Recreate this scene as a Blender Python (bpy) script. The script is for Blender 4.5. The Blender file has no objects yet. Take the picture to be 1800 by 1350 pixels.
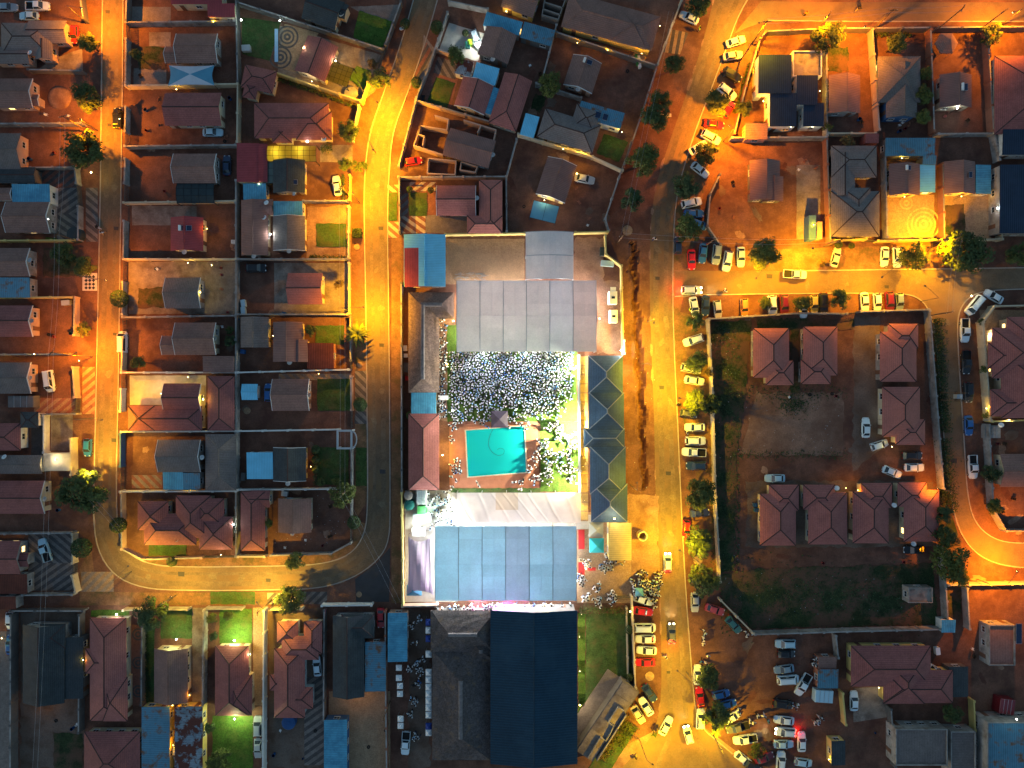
import bpy, bmesh, math, random
from mathutils import Vector, Matrix
R = math.radians
random.seed(7)
scn = bpy.context.scene
COL = scn.collection

# ------------------------------------------------------------------ camera, sky, sun, exposure
CAM_H = 152.0          # drone height in metres
SC = 8.0               # map scale: 8 map units = 1 m on the ground
cam_d = bpy.data.cameras.new('camera'); cam = bpy.data.objects.new('camera', cam_d); COL.objects.link(cam)
cam.location = (0, 0, CAM_H); cam.rotation_euler = (0, 0, 0)
cam_d.sensor_width = 36; cam_d.lens = 36 * CAM_H / 225.0; cam_d.clip_end = 3000
scn.camera = cam
w = bpy.data.worlds.new('World'); scn.world = w; w.use_nodes = True
wn = w.node_tree.nodes; wl = w.node_tree.links
sky = wn.new('ShaderNodeTexSky'); sky.sky_type = 'NISHITA'; sky.sun_disc = False
sky.sun_elevation = R(4.0); sky.sun_rotation = R(250); sky.ozone_density = 2.0; sky.dust_density = .2; sky.air_density = 1.0
wn['Background'].inputs['Strength'].default_value = 0.135
wl.new(sky.outputs['Color'], wn['Background'].inputs['Color'])
sun_d = bpy.data.lights.new('sun', 'SUN'); sun_d.energy = 0.06; sun_d.angle = R(25); sun_d.color = (1, .82, .7)
sun = bpy.data.objects.new('sun', sun_d); COL.objects.link(sun); sun.rotation_euler = (R(62), 0, R(-70))
vs = scn.view_settings; vs.view_transform = 'Standard'; vs.look = 'None'; vs.gamma = 1; vs.exposure = 1.2; vs.use_curve_mapping = False
scn.cycles.use_denoising = True
scn.cycles.max_bounces = 5; scn.cycles.diffuse_bounces = 2; scn.cycles.glossy_bounces = 2; scn.cycles.transparent_max_bounces = 6
scn.cycles.caustics_reflective = False; scn.cycles.caustics_refractive = False
scn.cycles.sample_clamp_indirect = 3.0
LK = 1.25               # one factor for all lamp powers

# ------------------------------------------------------------------ helpers
def P(u, v, h=0.0):
    k = (1 - h / CAM_H) / SC
    return Vector(((u - 900) * k, (675 - v) * k, h))

def link(o, parent=None):
    COL.objects.link(o)
    if parent is not None: o.parent = parent
    return o

def empty(name, loc=(0, 0, 0), rz=0.0):
    o = bpy.data.objects.new(name, None); o.location = loc; o.rotation_euler = (0, 0, rz); o.empty_display_size = .2
    return link(o)

def tag(o, label, cat, group=None):
    o['label'] = label; o['category'] = cat
    if group: o['group'] = group
    return o

def struct(o, kind='structure', label=None):
    o['kind'] = kind
    if label: o['label'] = label
    return o

class MB:
    def __init__(s): s.v = []; s.f = []; s.uv = []; s.m = []
    def face(s, pts, uv=None, m=0):
        b = len(s.v); s.v += [tuple(p) for p in pts]; s.f.append(tuple(range(b, b + len(pts)))); s.uv.append(uv); s.m.append(m)
    def box(s, x0, y0, z0, x1, y1, z1, m=0, bottom=True):
        a = [(x0,y0,z0),(x1,y0,z0),(x1,y1,z0),(x0,y1,z0),(x0,y0,z1),(x1,y0,z1),(x1,y1,z1),(x0,y1,z1)]
        s.hexa(a, m, bottom)
    def hexa(s, a, m=0, bottom=True):
        b = len(s.v); s.v += [tuple(p) for p in a]
        fs = [(4,5,6,7),(0,1,5,4),(1,2,6,5),(2,3,7,6),(3,0,4,7)]
        if bottom: fs.append((3,2,1,0))
        for f in fs: s.f.append(tuple(b + i for i in f)); s.uv.append(None); s.m.append(m)
    def obox(s, c, ax, L, W, z0, z1, m=0):           # box centred at c (xy), local x along angle ax
        dx = Vector((math.cos(ax), math.sin(ax), 0)) * L / 2; dy = Vector((-math.sin(ax), math.cos(ax), 0)) * W / 2
        c = Vector((c[0], c[1], 0)); q = [c - dx - dy, c + dx - dy, c + dx + dy, c - dx + dy]
        s.hexa([p + Vector((0,0,z0)) for p in q] + [p + Vector((0,0,z1)) for p in q], m)
    def prism(s, pts, z0, z1, m=0):                   # polygon (ccw xy list) extruded
        n = len(pts); b = len(s.v)
        s.v += [(p[0], p[1], z0) for p in pts] + [(p[0], p[1], z1) for p in pts]
        s.f.append(tuple(b + n + i for i in range(n))); s.uv.append(None); s.m.append(m)
        for i in range(n):
            j = (i + 1) % n; s.f.append((b + i, b + j, b + n + j, b + n + i)); s.uv.append(None); s.m.append(m)
    def slab(s, pts, t, uv=None, m=0):                # top polygon in 3-D, thickness t straight down
        n = len(pts); b = len(s.v); pts = [Vector(p) for p in pts]
        s.v += [tuple(p) for p in pts] + [(p.x, p.y, p.z - t) for p in pts]
        s.f.append(tuple(b + i for i in range(n))); s.uv.append(uv); s.m.append(m)
        s.f.append(tuple(b + n + n - 1 - i for i in range(n))); s.uv.append(None); s.m.append(m)
        for i in range(n):
            j = (i + 1) % n; s.f.append((b + j, b + i, b + n + i, b + n + j)); s.uv.append(None); s.m.append(m)
    def tube(s, a, c, r0, r1=None, n=6, m=0, cap=True):
        a = Vector(a); c = Vector(c); r1 = r0 if r1 is None else r1
        d = (c - a).normalized(); e = d.orthogonal().normalized(); g = d.cross(e); b = len(s.v)
        for p, r in ((a, r0), (c, r1)):
            for i in range(n):
                t = 2 * math.pi * i / n; s.v.append(tuple(p + (e * math.cos(t) + g * math.sin(t)) * r))
        for i in range(n):
            j = (i + 1) % n; s.f.append((b + i, b + j, b + n + j, b + n + i)); s.uv.append(None); s.m.append(m)
        if cap:
            s.f.append(tuple(b + n + i for i in range(n))); s.uv.append(None); s.m.append(m)
            s.f.append(tuple(b + n - 1 - i for i in range(n))); s.uv.append(None); s.m.append(m)
    def ball(s, c, r, n=8, k=5, sz=1.0, m=0, half=False):
        c = Vector(c); b = len(s.v); rows = []
        for i in range(k + 1):
            th = (math.pi / 2 if half else math.pi) * i / k
            rows.append([len(s.v) + j for j in range(n)])
            for j in range(n):
                ph = 2 * math.pi * j / n
                s.v.append((c.x + r * math.sin(th) * math.cos(ph), c.y + r * math.sin(th) * math.sin(ph), c.z + r * sz * math.cos(th)))
        for i in range(k):
            for j in range(n):
                q = (j + 1) % n; s.f.append((rows[i][j], rows[i + 1][j], rows[i + 1][q], rows[i][q])); s.uv.append(None); s.m.append(m)
    def mesh(s, name, mats, smooth=False):
        me = bpy.data.meshes.new(name); me.from_pydata(s.v, [], s.f)
        for m in (mats if isinstance(mats, (list, tuple)) else [mats]): me.materials.append(MT[m] if isinstance(m, str) else m)
        if any(x is not None for x in s.uv):
            lay = me.uv_layers.new(name='UVMap').data; i = 0
            for f, uv in zip(s.f, s.uv):
                for k in range(len(f)):
                    if uv is not None: lay[i].uv = uv[k]
                    i += 1
        if any(s.m): me.polygons.foreach_set('material_index', s.m)
        if smooth: me.polygons.foreach_set('use_smooth', [True] * len(s.f))
        me.update(); return me
    def build(s, name, mats, parent=None, loc=None, smooth=False):
        o = bpy.data.objects.new(name, s.mesh(name, mats, smooth))
        if loc is not None: o.location = loc
        return link(o, parent)

def inst(name, me, parent=None, loc=(0,0,0), rz=0.0, sc=None, mats=None):
    o = bpy.data.objects.new(name, me); o.location = loc; o.rotation_euler = (0, 0, rz)
    if sc is not None: o.scale = sc if isinstance(sc, (tuple, list)) else (sc, sc, sc)
    link(o, parent)
    if mats:
        for i, m in enumerate(mats):
            o.material_slots[i].link = 'OBJECT'; o.material_slots[i].material = MT[m]
    return o

# ------------------------------------------------------------------ materials
MT = {}
def M(key, col, rough=.85, var=.25, scale=.6, bump=0.0, bscale=None, metal=0.0, spec=.25, rib=None, spots=None, stain=None, emit=0.0, alpha=1.0, fine=0.0, coat=0.0, objvar=0.0):
    m = bpy.data.materials.new(key); m.use_nodes = True; nt = m.node_tree; N = nt.nodes; L = nt.links
    b = N['Principled BSDF']; b.inputs['Roughness'].default_value = rough; b.inputs['Metallic'].default_value = metal
    b.inputs['Specular IOR Level'].default_value = spec; b.inputs['Coat Weight'].default_value = coat
    MT[key] = m
    if emit:
        b.inputs['Base Color'].default_value = (*col, 1); b.inputs['Emission Color'].default_value = (*col, 1); b.inputs['Emission Strength'].default_value = emit
        return m
    geo = N.new('ShaderNodeNewGeometry')
    def noise(sc, det=4):
        t = N.new('ShaderNodeTexNoise'); t.inputs['Scale'].default_value = sc; t.inputs['Detail'].default_value = det
        t.inputs['Roughness'].default_value = .65; L.new(geo.outputs['Position'], t.inputs['Vector']); return t.outputs['Fac']
    def rng(src, a, bb, lo=.25, hi=.75):
        t = N.new('ShaderNodeMapRange'); t.inputs[1].default_value = lo; t.inputs[2].default_value = hi; t.inputs[3].default_value = a; t.inputs[4].default_value = bb
        L.new(src, t.inputs[0]); return t.outputs[0]
    def math_(op, a, c):
        t = N.new('ShaderNodeMath'); t.operation = op
        for i, x in enumerate((a, c)):
            if isinstance(x, (int, float)): t.inputs[i].default_value = x
            elif x is not None: L.new(x, t.inputs[i])
        return t.outputs[0]
    f = rng(noise(scale), 1 - var, 1 + var)
    f = math_('MULTIPLY', f, rng(noise(scale * .13, 3), 1 - var * .8, 1 + var * .8))
    if fine: f = math_('MULTIPLY', f, rng(noise(3.2, 2), 1 - fine, 1 + fine))
    if objvar:
        oi = N.new('ShaderNodeObjectInfo'); f = math_('MULTIPLY', f, rng(oi.outputs['Random'], 1 - objvar, 1 + objvar, 0, 1))
    hgt = None
    if rib:
        uv = N.new('ShaderNodeUVMap'); sx = N.new('ShaderNodeSeparateXYZ'); L.new(uv.outputs[0], sx.inputs[0])
        for ax, (sp, st) in enumerate(rib):
            if sp:
                s_ = math_('SINE', math_('MULTIPLY', sx.outputs[ax], 2 * math.pi / sp), None)
                s_ = math_('POWER', math_('ABSOLUTE', s_, None), 3)
                f = math_('MULTIPLY', f, rng(s_, 1 - st, 1 + st * .5, 0, 1)); hgt = s_
    v = N.new('ShaderNodeVectorMath'); v.operation = 'SCALE'; v.inputs[0].default_value = col; L.new(f, v.inputs['Scale'])
    out = v.outputs[0]
    def blend(out, fac, c2):
        mx = N.new('ShaderNodeMix'); mx.data_type = 'RGBA'; L.new(fac, mx.inputs[0]); L.new(out, mx.inputs[6]); mx.inputs[7].default_value = (*c2, 1); return mx.outputs[2]
    if stain:                       # (colour, noise scale, low, high, seed offset)
        out = blend(out, rng(noise(stain[1], 5), 0, 1, stain[2], stain[3]), stain[0])
    if spots:
        t = N.new('ShaderNodeTexVoronoi'); t.inputs['Scale'].default_value = spots[1]; L.new(geo.outputs['Position'], t.inputs['Vector'])
        out = blend(out, rng(t.outputs['Distance'], 1, 0, spots[2] * .6, spots[2]), spots[0])
    L.new(out, b.inputs['Base Color'])
    if bump:
        bp = N.new('ShaderNodeBump'); bp.inputs['Strength'].default_value = bump; bp.inputs['Distance'].default_value = .08
        L.new(hgt if hgt is not None else noise(bscale or 2.0, 4), bp.inputs['Height']); L.new(bp.outputs[0], b.inputs['Normal'])
    return m

# ground and paving
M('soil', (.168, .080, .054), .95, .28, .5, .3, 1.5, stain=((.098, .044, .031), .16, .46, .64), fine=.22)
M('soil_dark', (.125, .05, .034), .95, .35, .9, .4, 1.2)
M('soil_pale', (.29, .17, .115), .95, .28, .4, .2, 1.5, stain=((.17, .085, .055), .22, .5, .7), fine=.2)
M('verge', (.215, .112, .058), .95, .35, .5, .25, 1.6, stain=((.09, .075, .03), .3, .48, .66), fine=.25)
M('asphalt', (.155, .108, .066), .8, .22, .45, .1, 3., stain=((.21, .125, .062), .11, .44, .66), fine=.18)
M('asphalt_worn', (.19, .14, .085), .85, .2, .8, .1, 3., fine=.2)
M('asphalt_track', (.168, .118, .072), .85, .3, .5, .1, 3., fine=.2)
M('asphalt_patch', (.06, .055, .055), .8, .15, .6)
M('kerbc', (.36, .31, .26), .85, .2, 1.0)
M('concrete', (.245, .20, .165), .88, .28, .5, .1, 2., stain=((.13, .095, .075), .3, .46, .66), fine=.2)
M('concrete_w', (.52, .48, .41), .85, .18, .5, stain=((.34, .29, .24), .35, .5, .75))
M('pave_red', (.24, .10, .07), .88, .25, .9, .15, 2., fine=.2)
M('pave_dark', (.10, .085, .08), .88, .25, .9, fine=.2)
M('pave_grey', (.22, .18, .155), .88, .25, .9, fine=.2)
M('pave_tan', (.34, .22, .13), .88, .22, .8, .15, 2., fine=.2)
M('pave_cream', (.46, .37, .27), .88, .2, .7, fine=.16)
M('pave_dirt', (.17, .12, .092), .92, .3, .5, .15, 2., stain=((.105, .062, .042), .25, .44, .64), fine=.22)
M('pave_yellow', (.50, .36, .13), .85, .2, .7, fine=.15)
M('pave_ring', (.44, .30, .17), .88, .25, .8, fine=.2)
M('dust', (.225, .135, .095), .95, .3, .4, .2, 1.5, stain=((.14, .072, .048), .12, .42, .66), fine=.22)
M('tile_black', (.03, .03, .033), .5, .2, 2.); M('tile_white', (.62, .52, .46), .5, .15, 2.)
M('grass', (.045, .088, .024), .95, .4, .6, .5, 4., stain=((.085, .085, .03), .35, .48, .66), fine=.4)
M('grass_lush', (.062, .125, .018), .95, .35, .7, .5, 4., stain=((.10, .12, .025), .4, .5, .68), fine=.4)
M('grass_dark', (.030, .048, .018), .95, .45, .4, .5, 3., stain=((.11, .062, .04), .2, .43, .58), fine=.4)
M('deck', (.34, .13, .075), .85, .18, .6, fine=.06)
# walls
M('w_grey', (.30, .28, .26), .9, .3, .6, .1, stain=((.16, .13, .11), .5, .5, .7)); M('w_dark', (.13, .12, .115), .9, .2, .7)
M('w_cream', (.55, .46, .32), .88, .2, .5, stain=((.36, .28, .19), .5, .52, .72)); M('w_white', (.68, .67, .62), .85, .15, .5, stain=((.45, .42, .36), .5, .52, .72))
M('w_pink', (.48, .32, .24), .88, .15, .5); M('w_yellow', (.60, .46, .16), .88, .12, .5)
M('w_brick', (.30, .13, .08), .9, .2, .9); M('w_blue', (.05, .12, .25), .7, .15, .6); M('w_raw', (.28, .24, .21), .95, .25, 1.2, .3)
# roofs (uv: metres along the eave, metres up the slope)
T = ((.0, 0), (.74, .16)); RB = ((.72, .16), (0, 0))
M('r_red', (.36, .125, .105), .75, .16, .5, .25, rib=T, fine=.2); M('r_coral', (.45, .155, .12), .72, .13, .5, .25, rib=T, fine=.16)
M('r_maroon', (.275, .095, .085), .75, .18, .5, .25, rib=T, fine=.2)
M('r_redsheet', (.33, .055, .06), .6, .18, .5, .3, rib=RB, fine=.06)
M('r_brown', (.24, .135, .11), .82, .16, .5, .25, rib=T, fine=.2); M('r_brownsheet', (.235, .125, .105), .7, .16, .5, .3, rib=RB)
M('r_grey', (.175, .142, .13), .8, .18, .5, .25, rib=RB, fine=.2); M('r_greytile', (.205, .165, .15), .8, .18, .5, .25, rib=T, fine=.2)
M('r_dark', (.045, .055, .06), .75, .25, .5, .25, rib=T, fine=.2); M('r_navy', (.016, .032, .062), .6, .2, .5, .25, rib=((.9, .22), (0, 0)))
M('r_bluehall', (.010, .042, .072), .6, .2, .25, .3, rib=((1.1, .22), (0, 0)), stain=((.018, .055, .085), .12, .5, .7), fine=.14)
M('r_teal', (.04, .075, .12), .7, .2, .5, .3, rib=T, fine=.15)
M('r_zinc', (.10, .36, .51), .42, .2, .4, .35, rib=((.75, .2), (0, 0)), stain=((.06, .22, .34), .5, .48, .68), metal=.15)
M('r_zincw', (.20, .62, .84), .4, .12, .4, .3, rib=((.7, .12), (0, 0)), metal=.1)
M('r_zincdull', (.10, .25, .34), .5, .25, .5, .3, rib=((.8, .2), (0, 0)), stain=((.18, .09, .05), .5, .52, .66), metal=.1)
M('r_zincrust', (.22, .27, .31), .6, .3, .8, .3, rib=((.75, .18), (0, 0)), stain=((.11, .03, .02), .55, .46, .53))
M('r_rust', (.14, .035, .022), .8, .3, .6, .3, rib=((.75, .25), (0, 0)))
M('r_slab', (.25, .22, .19), .9, .25, .8, .15, stain=((.12, .10, .09), .6, .5, .66))
M('r_thatch', (.15, .105, .088), 1., .35, 1.2, .6, 3., fine=.35); M('r_thatch2', (.10, .082, .078), 1., .35, 1.4, .6, 3., stain=((.20, .13, .08), .6, .55, .75), fine=.4)
M('thatch_cap', (.19, .165, .16), 1., .35, 1.6, .4); M('cap_dark', (.05, .03, .03), .8, .2); M('cap_red', (.36, .06, .05), .7, .2); M('cap_pale', (.17, .20, .22), .7, .2)
M('barge', (.62, .62, .62), .6, .1)
# metal, cloth, glass
M('pole', (.08, .075, .07), .7, .2); M('wood', (.12, .075, .045), .9, .3, 2.); M('steel', (.45, .47, .48), .4, .1, metal=.6); M('black', (.012, .012, .014), .6, .2)
M('glass', (.02, .03, .04), .08, .1, spec=.6); M('glassy', (.10, .12, .10), .15, .2, spec=.5); M('solar', (.015, .025, .06), .15, .15, spec=.6)
M('white', (.78, .78, .76), .6, .06); M('frame', (.55, .53, .5), .7, .1); M('door', (.16, .08, .05), .7, .2)
M('lit_warm', (1., .62, .18), emit=2.2); M('lit_cool', (.85, 1., .95), emit=3.0); M('lamp_or', (1., .62, .16), emit=26); M('lamp_wh', (.9, 1., .95), emit=30); M('lamp_ye', (1., .78, .35), emit=26)
M('head_l', (1., .88, .6), emit=30); M('tail_l', (1., .02, .01), emit=14); M('purple_l', (.75, .15, 1.), emit=12); M('pink_l', (1., .3, .6), emit=6)
M('canvas_pink', (.86, .80, .75), .7, .08, .3, .1, 1., fine=.07, objvar=.05); M('canvas_white', (.86, .82, .80), .7, .06, .3, fine=.06, objvar=.04); M('canvas_mauve', (.83, .72, .66), .7, .08, .3, fine=.07, objvar=.05)
M('canvas_blue', (.62, .81, .88), .65, .09, .3, fine=.07, objvar=.06); M('canvas_blue2', (.60, .75, .82), .65, .09, .3, fine=.07, objvar=.06); M('canvas_steel', (.58, .68, .75), .65, .09, .3, fine=.07, objvar=.06)
M('tarp', (.78, .71, .66), .75, .1, .4, .15, 1.); M('tarp2', (.70, .57, .45), .75, .1, .4, .15, 1.); M('lycra', (.52, .42, .50), .7, .08, .4); M('sail_white', (.55, .6, .65), .7, .08); M('sail_blue', (.10, .30, .42), .7, .1)
M('net', (.03, .045, .05), .8, .2); M('teal_cloth', (.03, .42, .50), .7, .1); M('olive_cloth', (.36, .36, .26), .7, .1); M('navy_cloth', (.02, .05, .25), .7, .1); M('purple_cloth', (.045, .03, .05), .6, .3, 1.)
M('red_cloth', (.40, .02, .02), .8, .2); M('plastic_g', (.02, .12, .10), .5, .2); M('plastic_b', (.02, .08, .22), .5, .2); M('boards', (.50, .40, .16), .8, .15, .8, rib=((.9, .14), (0, 0)))
M('leaf', (.052, .076, .024), .8, .5, 1.4); M('leaf2', (.075, .096, .024), .8, .5, 1.4); M('leaf3', (.042, .072, .028), .8, .5, 1.4); M('bark', (.07, .05, .035), .95, .3, 3.); M('dry_leaf', (.12, .08, .03), .9, .4, 2.)
M('tyre', (.015, .015, .015), .8, .1); M('rim', (.35, .35, .36), .4, .1, metal=.6); M('head_off', (.55, .58, .6), .2, .05, spec=.6); M('tail_off', (.22, .01, .01), .3, .1)
for k, c in dict(white=(.66, .77, .81), silver=(.42, .44, .45), bluegrey=(.20, .29, .35), paleblue=(.42, .62, .70), blue=(.02, .12, .36), darkblue=(.02, .045, .10), navy=(.02, .03, .12), black=(.012, .013, .016), grey=(.10, .105, .11), red=(.50, .015, .02), maroon=(.16, .012, .018), rose=(.45, .07, .08), orange=(.50, .20, .04), yellow=(.55, .42, .08), teal=(.04, .16, .17), beige=(.45, .40, .30)).items():
    M('p_' + k, c, .28, .03, .5, spec=.5, coat=.35)
M('skin', (.12, .06, .04), .7, .1); M('hair', (.012, .01, .01), .9, .1)
for k, c in dict(white=(.60, .61, .62), blue=(.05, .16, .40), sky=(.35, .55, .75), black=(.02, .02, .025), red=(.5, .03, .03), pink=(.6, .2, .32), green=(.05, .2, .06), khaki=(.28, .22, .14), hi=(.55, .75, .05), denim=(.04, .06, .12), orange=(.6, .2, .03)).items():
    M('c_' + k, c, .9, .08, 3.)
# water: tinted see-through sheet with a fresnel gloss
m = bpy.data.materials.new('water'); m.use_nodes = True; MT['water'] = m; N = m.node_tree.nodes; L = m.node_tree.links; N.remove(N['Principled BSDF'])
tr = N.new('ShaderNodeBsdfTransparent'); tr.inputs[0].default_value = (.42, .96, .96, 1); gl = N.new('ShaderNodeBsdfGlossy'); gl.inputs['Roughness'].default_value = .08
fr = N.new('ShaderNodeFresnel'); fr.inputs[0].default_value = 1.33; mx = N.new('ShaderNodeMixShader'); nz = N.new('ShaderNodeTexNoise'); nz.inputs['Scale'].default_value = 90
bp = N.new('ShaderNodeBump'); bp.inputs['Strength'].default_value = .15; L.new(nz.outputs[0], bp.inputs['Height']); L.new(bp.outputs[0], gl.inputs['Normal'])
df = N.new('ShaderNodeBsdfDiffuse'); df.inputs[0].default_value = (.010, .47, .50, 1); m1 = N.new('ShaderNodeMixShader'); m1.inputs[0].default_value = .6; L.new(tr.outputs[0], m1.inputs[1]); L.new(df.outputs[0], m1.inputs[2])
L.new(fr.outputs[0], mx.inputs[0]); L.new(m1.outputs[0], mx.inputs[1]); L.new(gl.outputs[0], mx.inputs[2]); L.new(mx.outputs[0], N['Material Output'].inputs[0])
M('pool_tile', (.07, .72, .70), .5, .1, .3)
# tent cloth lets part of the light inside through
for k in ('canvas_pink', 'canvas_white', 'canvas_mauve', 'canvas_blue', 'canvas_blue2', 'canvas_steel', 'tarp', 'tarp2', 'lycra'):
    nt = MT[k].node_tree; b_ = nt.nodes['Principled BSDF']; tl = nt.nodes.new('ShaderNodeBsdfTranslucent'); mx = nt.nodes.new('ShaderNodeMixShader'); mx.inputs[0].default_value = .3
    src = b_.inputs['Base Color'].links[0].from_socket; nt.links.new(src, tl.inputs[0]); nt.links.new(b_.outputs[0], mx.inputs[1]); nt.links.new(tl.outputs[0], mx.inputs[2]); nt.links.new(mx.outputs[0], nt.nodes['Material Output'].inputs[0])
# glazed carport sheet
m = bpy.data.materials.new('sheet_glass'); m.use_nodes = True; MT['sheet_glass'] = m; N = m.node_tree.nodes; L = m.node_tree.links; N.remove(N['Principled BSDF'])
tr = N.new('ShaderNodeBsdfTransparent'); tr.inputs[0].default_value = (.75, .78, .5, 1); gl = N.new('ShaderNodeBsdfTranslucent'); gl.inputs[0].default_value = (.7, .72, .5, 1); mx = N.new('ShaderNodeMixShader'); mx.inputs[0].default_value = .45
L.new(tr.outputs[0], mx.inputs[1]); L.new(gl.outputs[0], mx.inputs[2]); L.new(mx.outputs[0], N['Material Output'].inputs[0])

# ------------------------------------------------------------------ labels that single things out by the nearest landmark
LAND = []           # (u, v, phrase)
USED = set()
def side(du, dv):
    if abs(du) > 1.15 * abs(dv): return 'right of' if du > 0 else 'left of'
    if abs(dv) > 1.15 * abs(du): return 'below' if dv > 0 else 'above'
    return ('below' if dv > 0 else 'above') + ' and ' + ('right of' if du > 0 else 'left of')
def lab(desc, u, v):
    for d, lu, lv, ph in sorted(((u - a) ** 2 + (v - b) ** 2, a, b, p) for a, b, p in LAND):
        s_ = '%s %s the %s' % (desc, side(u - lu, v - lv), ph)
        if s_ not in USED and len(s_.split()) <= 16:
            USED.add(s_); return s_
    return desc
ORD = ['first', 'second', 'third', 'fourth', 'fifth', 'sixth', 'seventh', 'eighth', 'ninth', 'tenth', 'eleventh', 'twelfth', 'thirteenth', 'fourteenth', 'fifteenth', 'sixteenth', 'seventeenth', 'eighteenth', 'nineteenth', 'twentieth']

# ------------------------------------------------------------------ ground, roads, yards
POOL = [(819, 757), (921, 749), (925, 830), (823, 838)]
DITCH = [(1112, 425, 7), (1116, 520, 6), (1121, 600, 7), (1126, 680, 7.5), (1128, 760, 6), (1130, 800, 7), (1132, 850, 5)]
def ditch(u, v):
    if v < 425 or v > 862: return 0
    for (a, b, r), (c, d, q) in zip(DITCH, DITCH[1:]):
        if b <= v <= d + 12:
            t = min(1, (v - b) / (d - b)); x = a + (c - a) * t; rr = r + (q - r) * t
            e = abs(u - x + 2.5 * math.sin(v * .11)) / (rr * (1 + .25 * math.sin(v * .07)))
            return (-1.4 * (1 - e * e) + .25 * math.sin(u * 1.9 + v * .7) * math.sin(v * 1.3)) if e < 1 else (.16 * abs(math.sin(v * .9 + u)) if e < 1.5 else 0)
    return 0
mb = MB(); X0, X1, Y0, Y1, ST = -138, 138, -106, 106, 0.5
nx = int((X1 - X0) / ST); ny = int((Y1 - Y0) / ST)
pc = [P(*p) for p in POOL]; px0 = min(p.x for p in pc) - 1.1; px1 = max(p.x for p in pc) + 1.1; py0 = min(p.y for p in pc) - 1.1; py1 = max(p.y for p in pc) + 1.1
for j in range(ny + 1):
    for i in range(nx + 1):
        x = X0 + i * ST; y = Y0 + j * ST; z = ditch(x * SC + 900, 675 - y * SC)
        if px0 < x < px1 and py0 < y < py1: z = -2.2
        mb.v.append((x, y, z))
for j in range(ny):
    for i in range(nx):
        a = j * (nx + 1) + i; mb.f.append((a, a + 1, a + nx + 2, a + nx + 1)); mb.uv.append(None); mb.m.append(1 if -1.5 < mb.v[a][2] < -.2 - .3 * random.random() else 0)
B = 700
c4 = [(-B, -B), (B, -B), (B, B), (-B, B)]; i4 = [(X0, Y0), (X0 + nx * ST, Y0), (X0 + nx * ST, Y0 + ny * ST), (X0, Y0 + ny * ST)]
for k in range(4):
    n_ = (k + 1) % 4; mb.face([(*c4[k], 0), (*c4[n_], 0), (*i4[n_], 0), (*i4[k], 0)])
struct(mb.build('ground', ['soil', 'soil_dark']))

def area(poly):
    return sum(a[0] * b[1] - b[0] * a[1] for a, b in zip(poly, poly[1:] + poly[:1])) / 2
def sheet(name, pts, mat, z, label=None, kind='structure', subdiv=False):
    q = [P(*p) for p in pts]; poly = [(p.x, p.y) for p in q]
    if area(poly) < 0: poly.reverse()
    bm = bmesh.new(); vs_ = [bm.verts.new((x, y, z)) for x, y in poly]
    if len(vs_) <= 4: bm.faces.new(vs_)
    else:
        es = [bm.edges.new((vs_[i], vs_[(i + 1) % len(vs_)])) for i in range(len(vs_))]
        bmesh.ops.triangle_fill(bm, edges=es, use_beauty=True)
        bmesh.ops.recalc_face_normals(bm, faces=bm.faces)
        for f in bm.faces:
            if f.normal.z < 0: f.normal_flip()
    me = bpy.data.meshes.new(name); bm.to_mesh(me); bm.free(); me.materials.append(MT[mat])
    return struct(link(bpy.data.objects.new(name, me)), kind, label)
def rect(x0, y0, x1, y1): return [(x0, y0), (x1, y0), (x1, y1), (x0, y1)]
def smooth(pl, it=2):
    for _ in range(it):
        o = [pl[0]]
        for a, b in zip(pl, pl[1:]):
            o += [(a[0] * .75 + b[0] * .25, a[1] * .75 + b[1] * .25), (a[0] * .25 + b[0] * .75, a[1] * .25 + b[1] * .75)]
        o.append(pl[-1]); pl = o
    return pl
def ribbon(name, pl, wd, z0, z1, mat, parent=None, closed=False, org=(0, 0, 0)):
    """a wall-like strip following a polyline (map units), wd in metres"""
    q = [P(*p) for p in pl]; n = len(q); mb = MB(); L_, R_ = [], []
    for i in range(n):
        a = q[max(i - 1, 0)]; b = q[min(i + 1, n - 1)]
        d0 = (q[i] - a).normalized() if i > 0 else None; d1 = (b - q[i]).normalized() if i < n - 1 else None
        d = ((d0 or d1) + (d1 or d0)).normalized(); k = 1.0
        if d0 is not None and d1 is not None: k = min(2.0, 1 / max(.4, d.dot(d0)))
        nrm = Vector((-d.y, d.x, 0)) * wd / 2 * k; L_.append(q[i] + nrm); R_.append(q[i] - nrm)
    og = Vector(org)
    for i in range(n - 1):
        a, b, c, d = R_[i], R_[i + 1], L_[i + 1], L_[i]
        mb.hexa([p - og + Vector((0, 0, z0)) for p in (a, b, c, d)] + [p - og + Vector((0, 0, z1)) for p in (a, b, c, d)])
    return mb.build(name, mat, parent)

# left road loop (left arm, bottom bend, right arm)
LO = [(181, -40), (179, 120), (178, 250), (175, 420), (172, 560), (169, 700), (166, 830), (164, 900), (170, 965), (200, 1012), (250, 1034), (320, 1038), (470, 1037), (560, 1035), (620, 1017), (665, 985), (685, 950), (686, 880), (685, 700), (683, 520), (681, 380), (684, 300), (690, 232), (716, 165), (748, 75), (780, -40)]
LI = [(217, -40), (216, 120), (214, 250), (212, 420), (210, 560), (208, 700), (205, 830), (205, 880), (208, 940), (226, 974), (266, 993), (330, 997), (470, 995), (560, 993), (615, 977), (642, 940), (647, 880), (645, 700), (643, 520), (640, 380), (641, 300), (650, 232), (674, 165), (706, 75), (738, -40)]
LOs, LIs = smooth(LO), smooth(LI)
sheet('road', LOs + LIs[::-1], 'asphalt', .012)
sheet('road', [(686, 962), (684, 1058), (626, 1058), (624, 1018), (662, 990)], 'asphalt_patch', .016)
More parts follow.
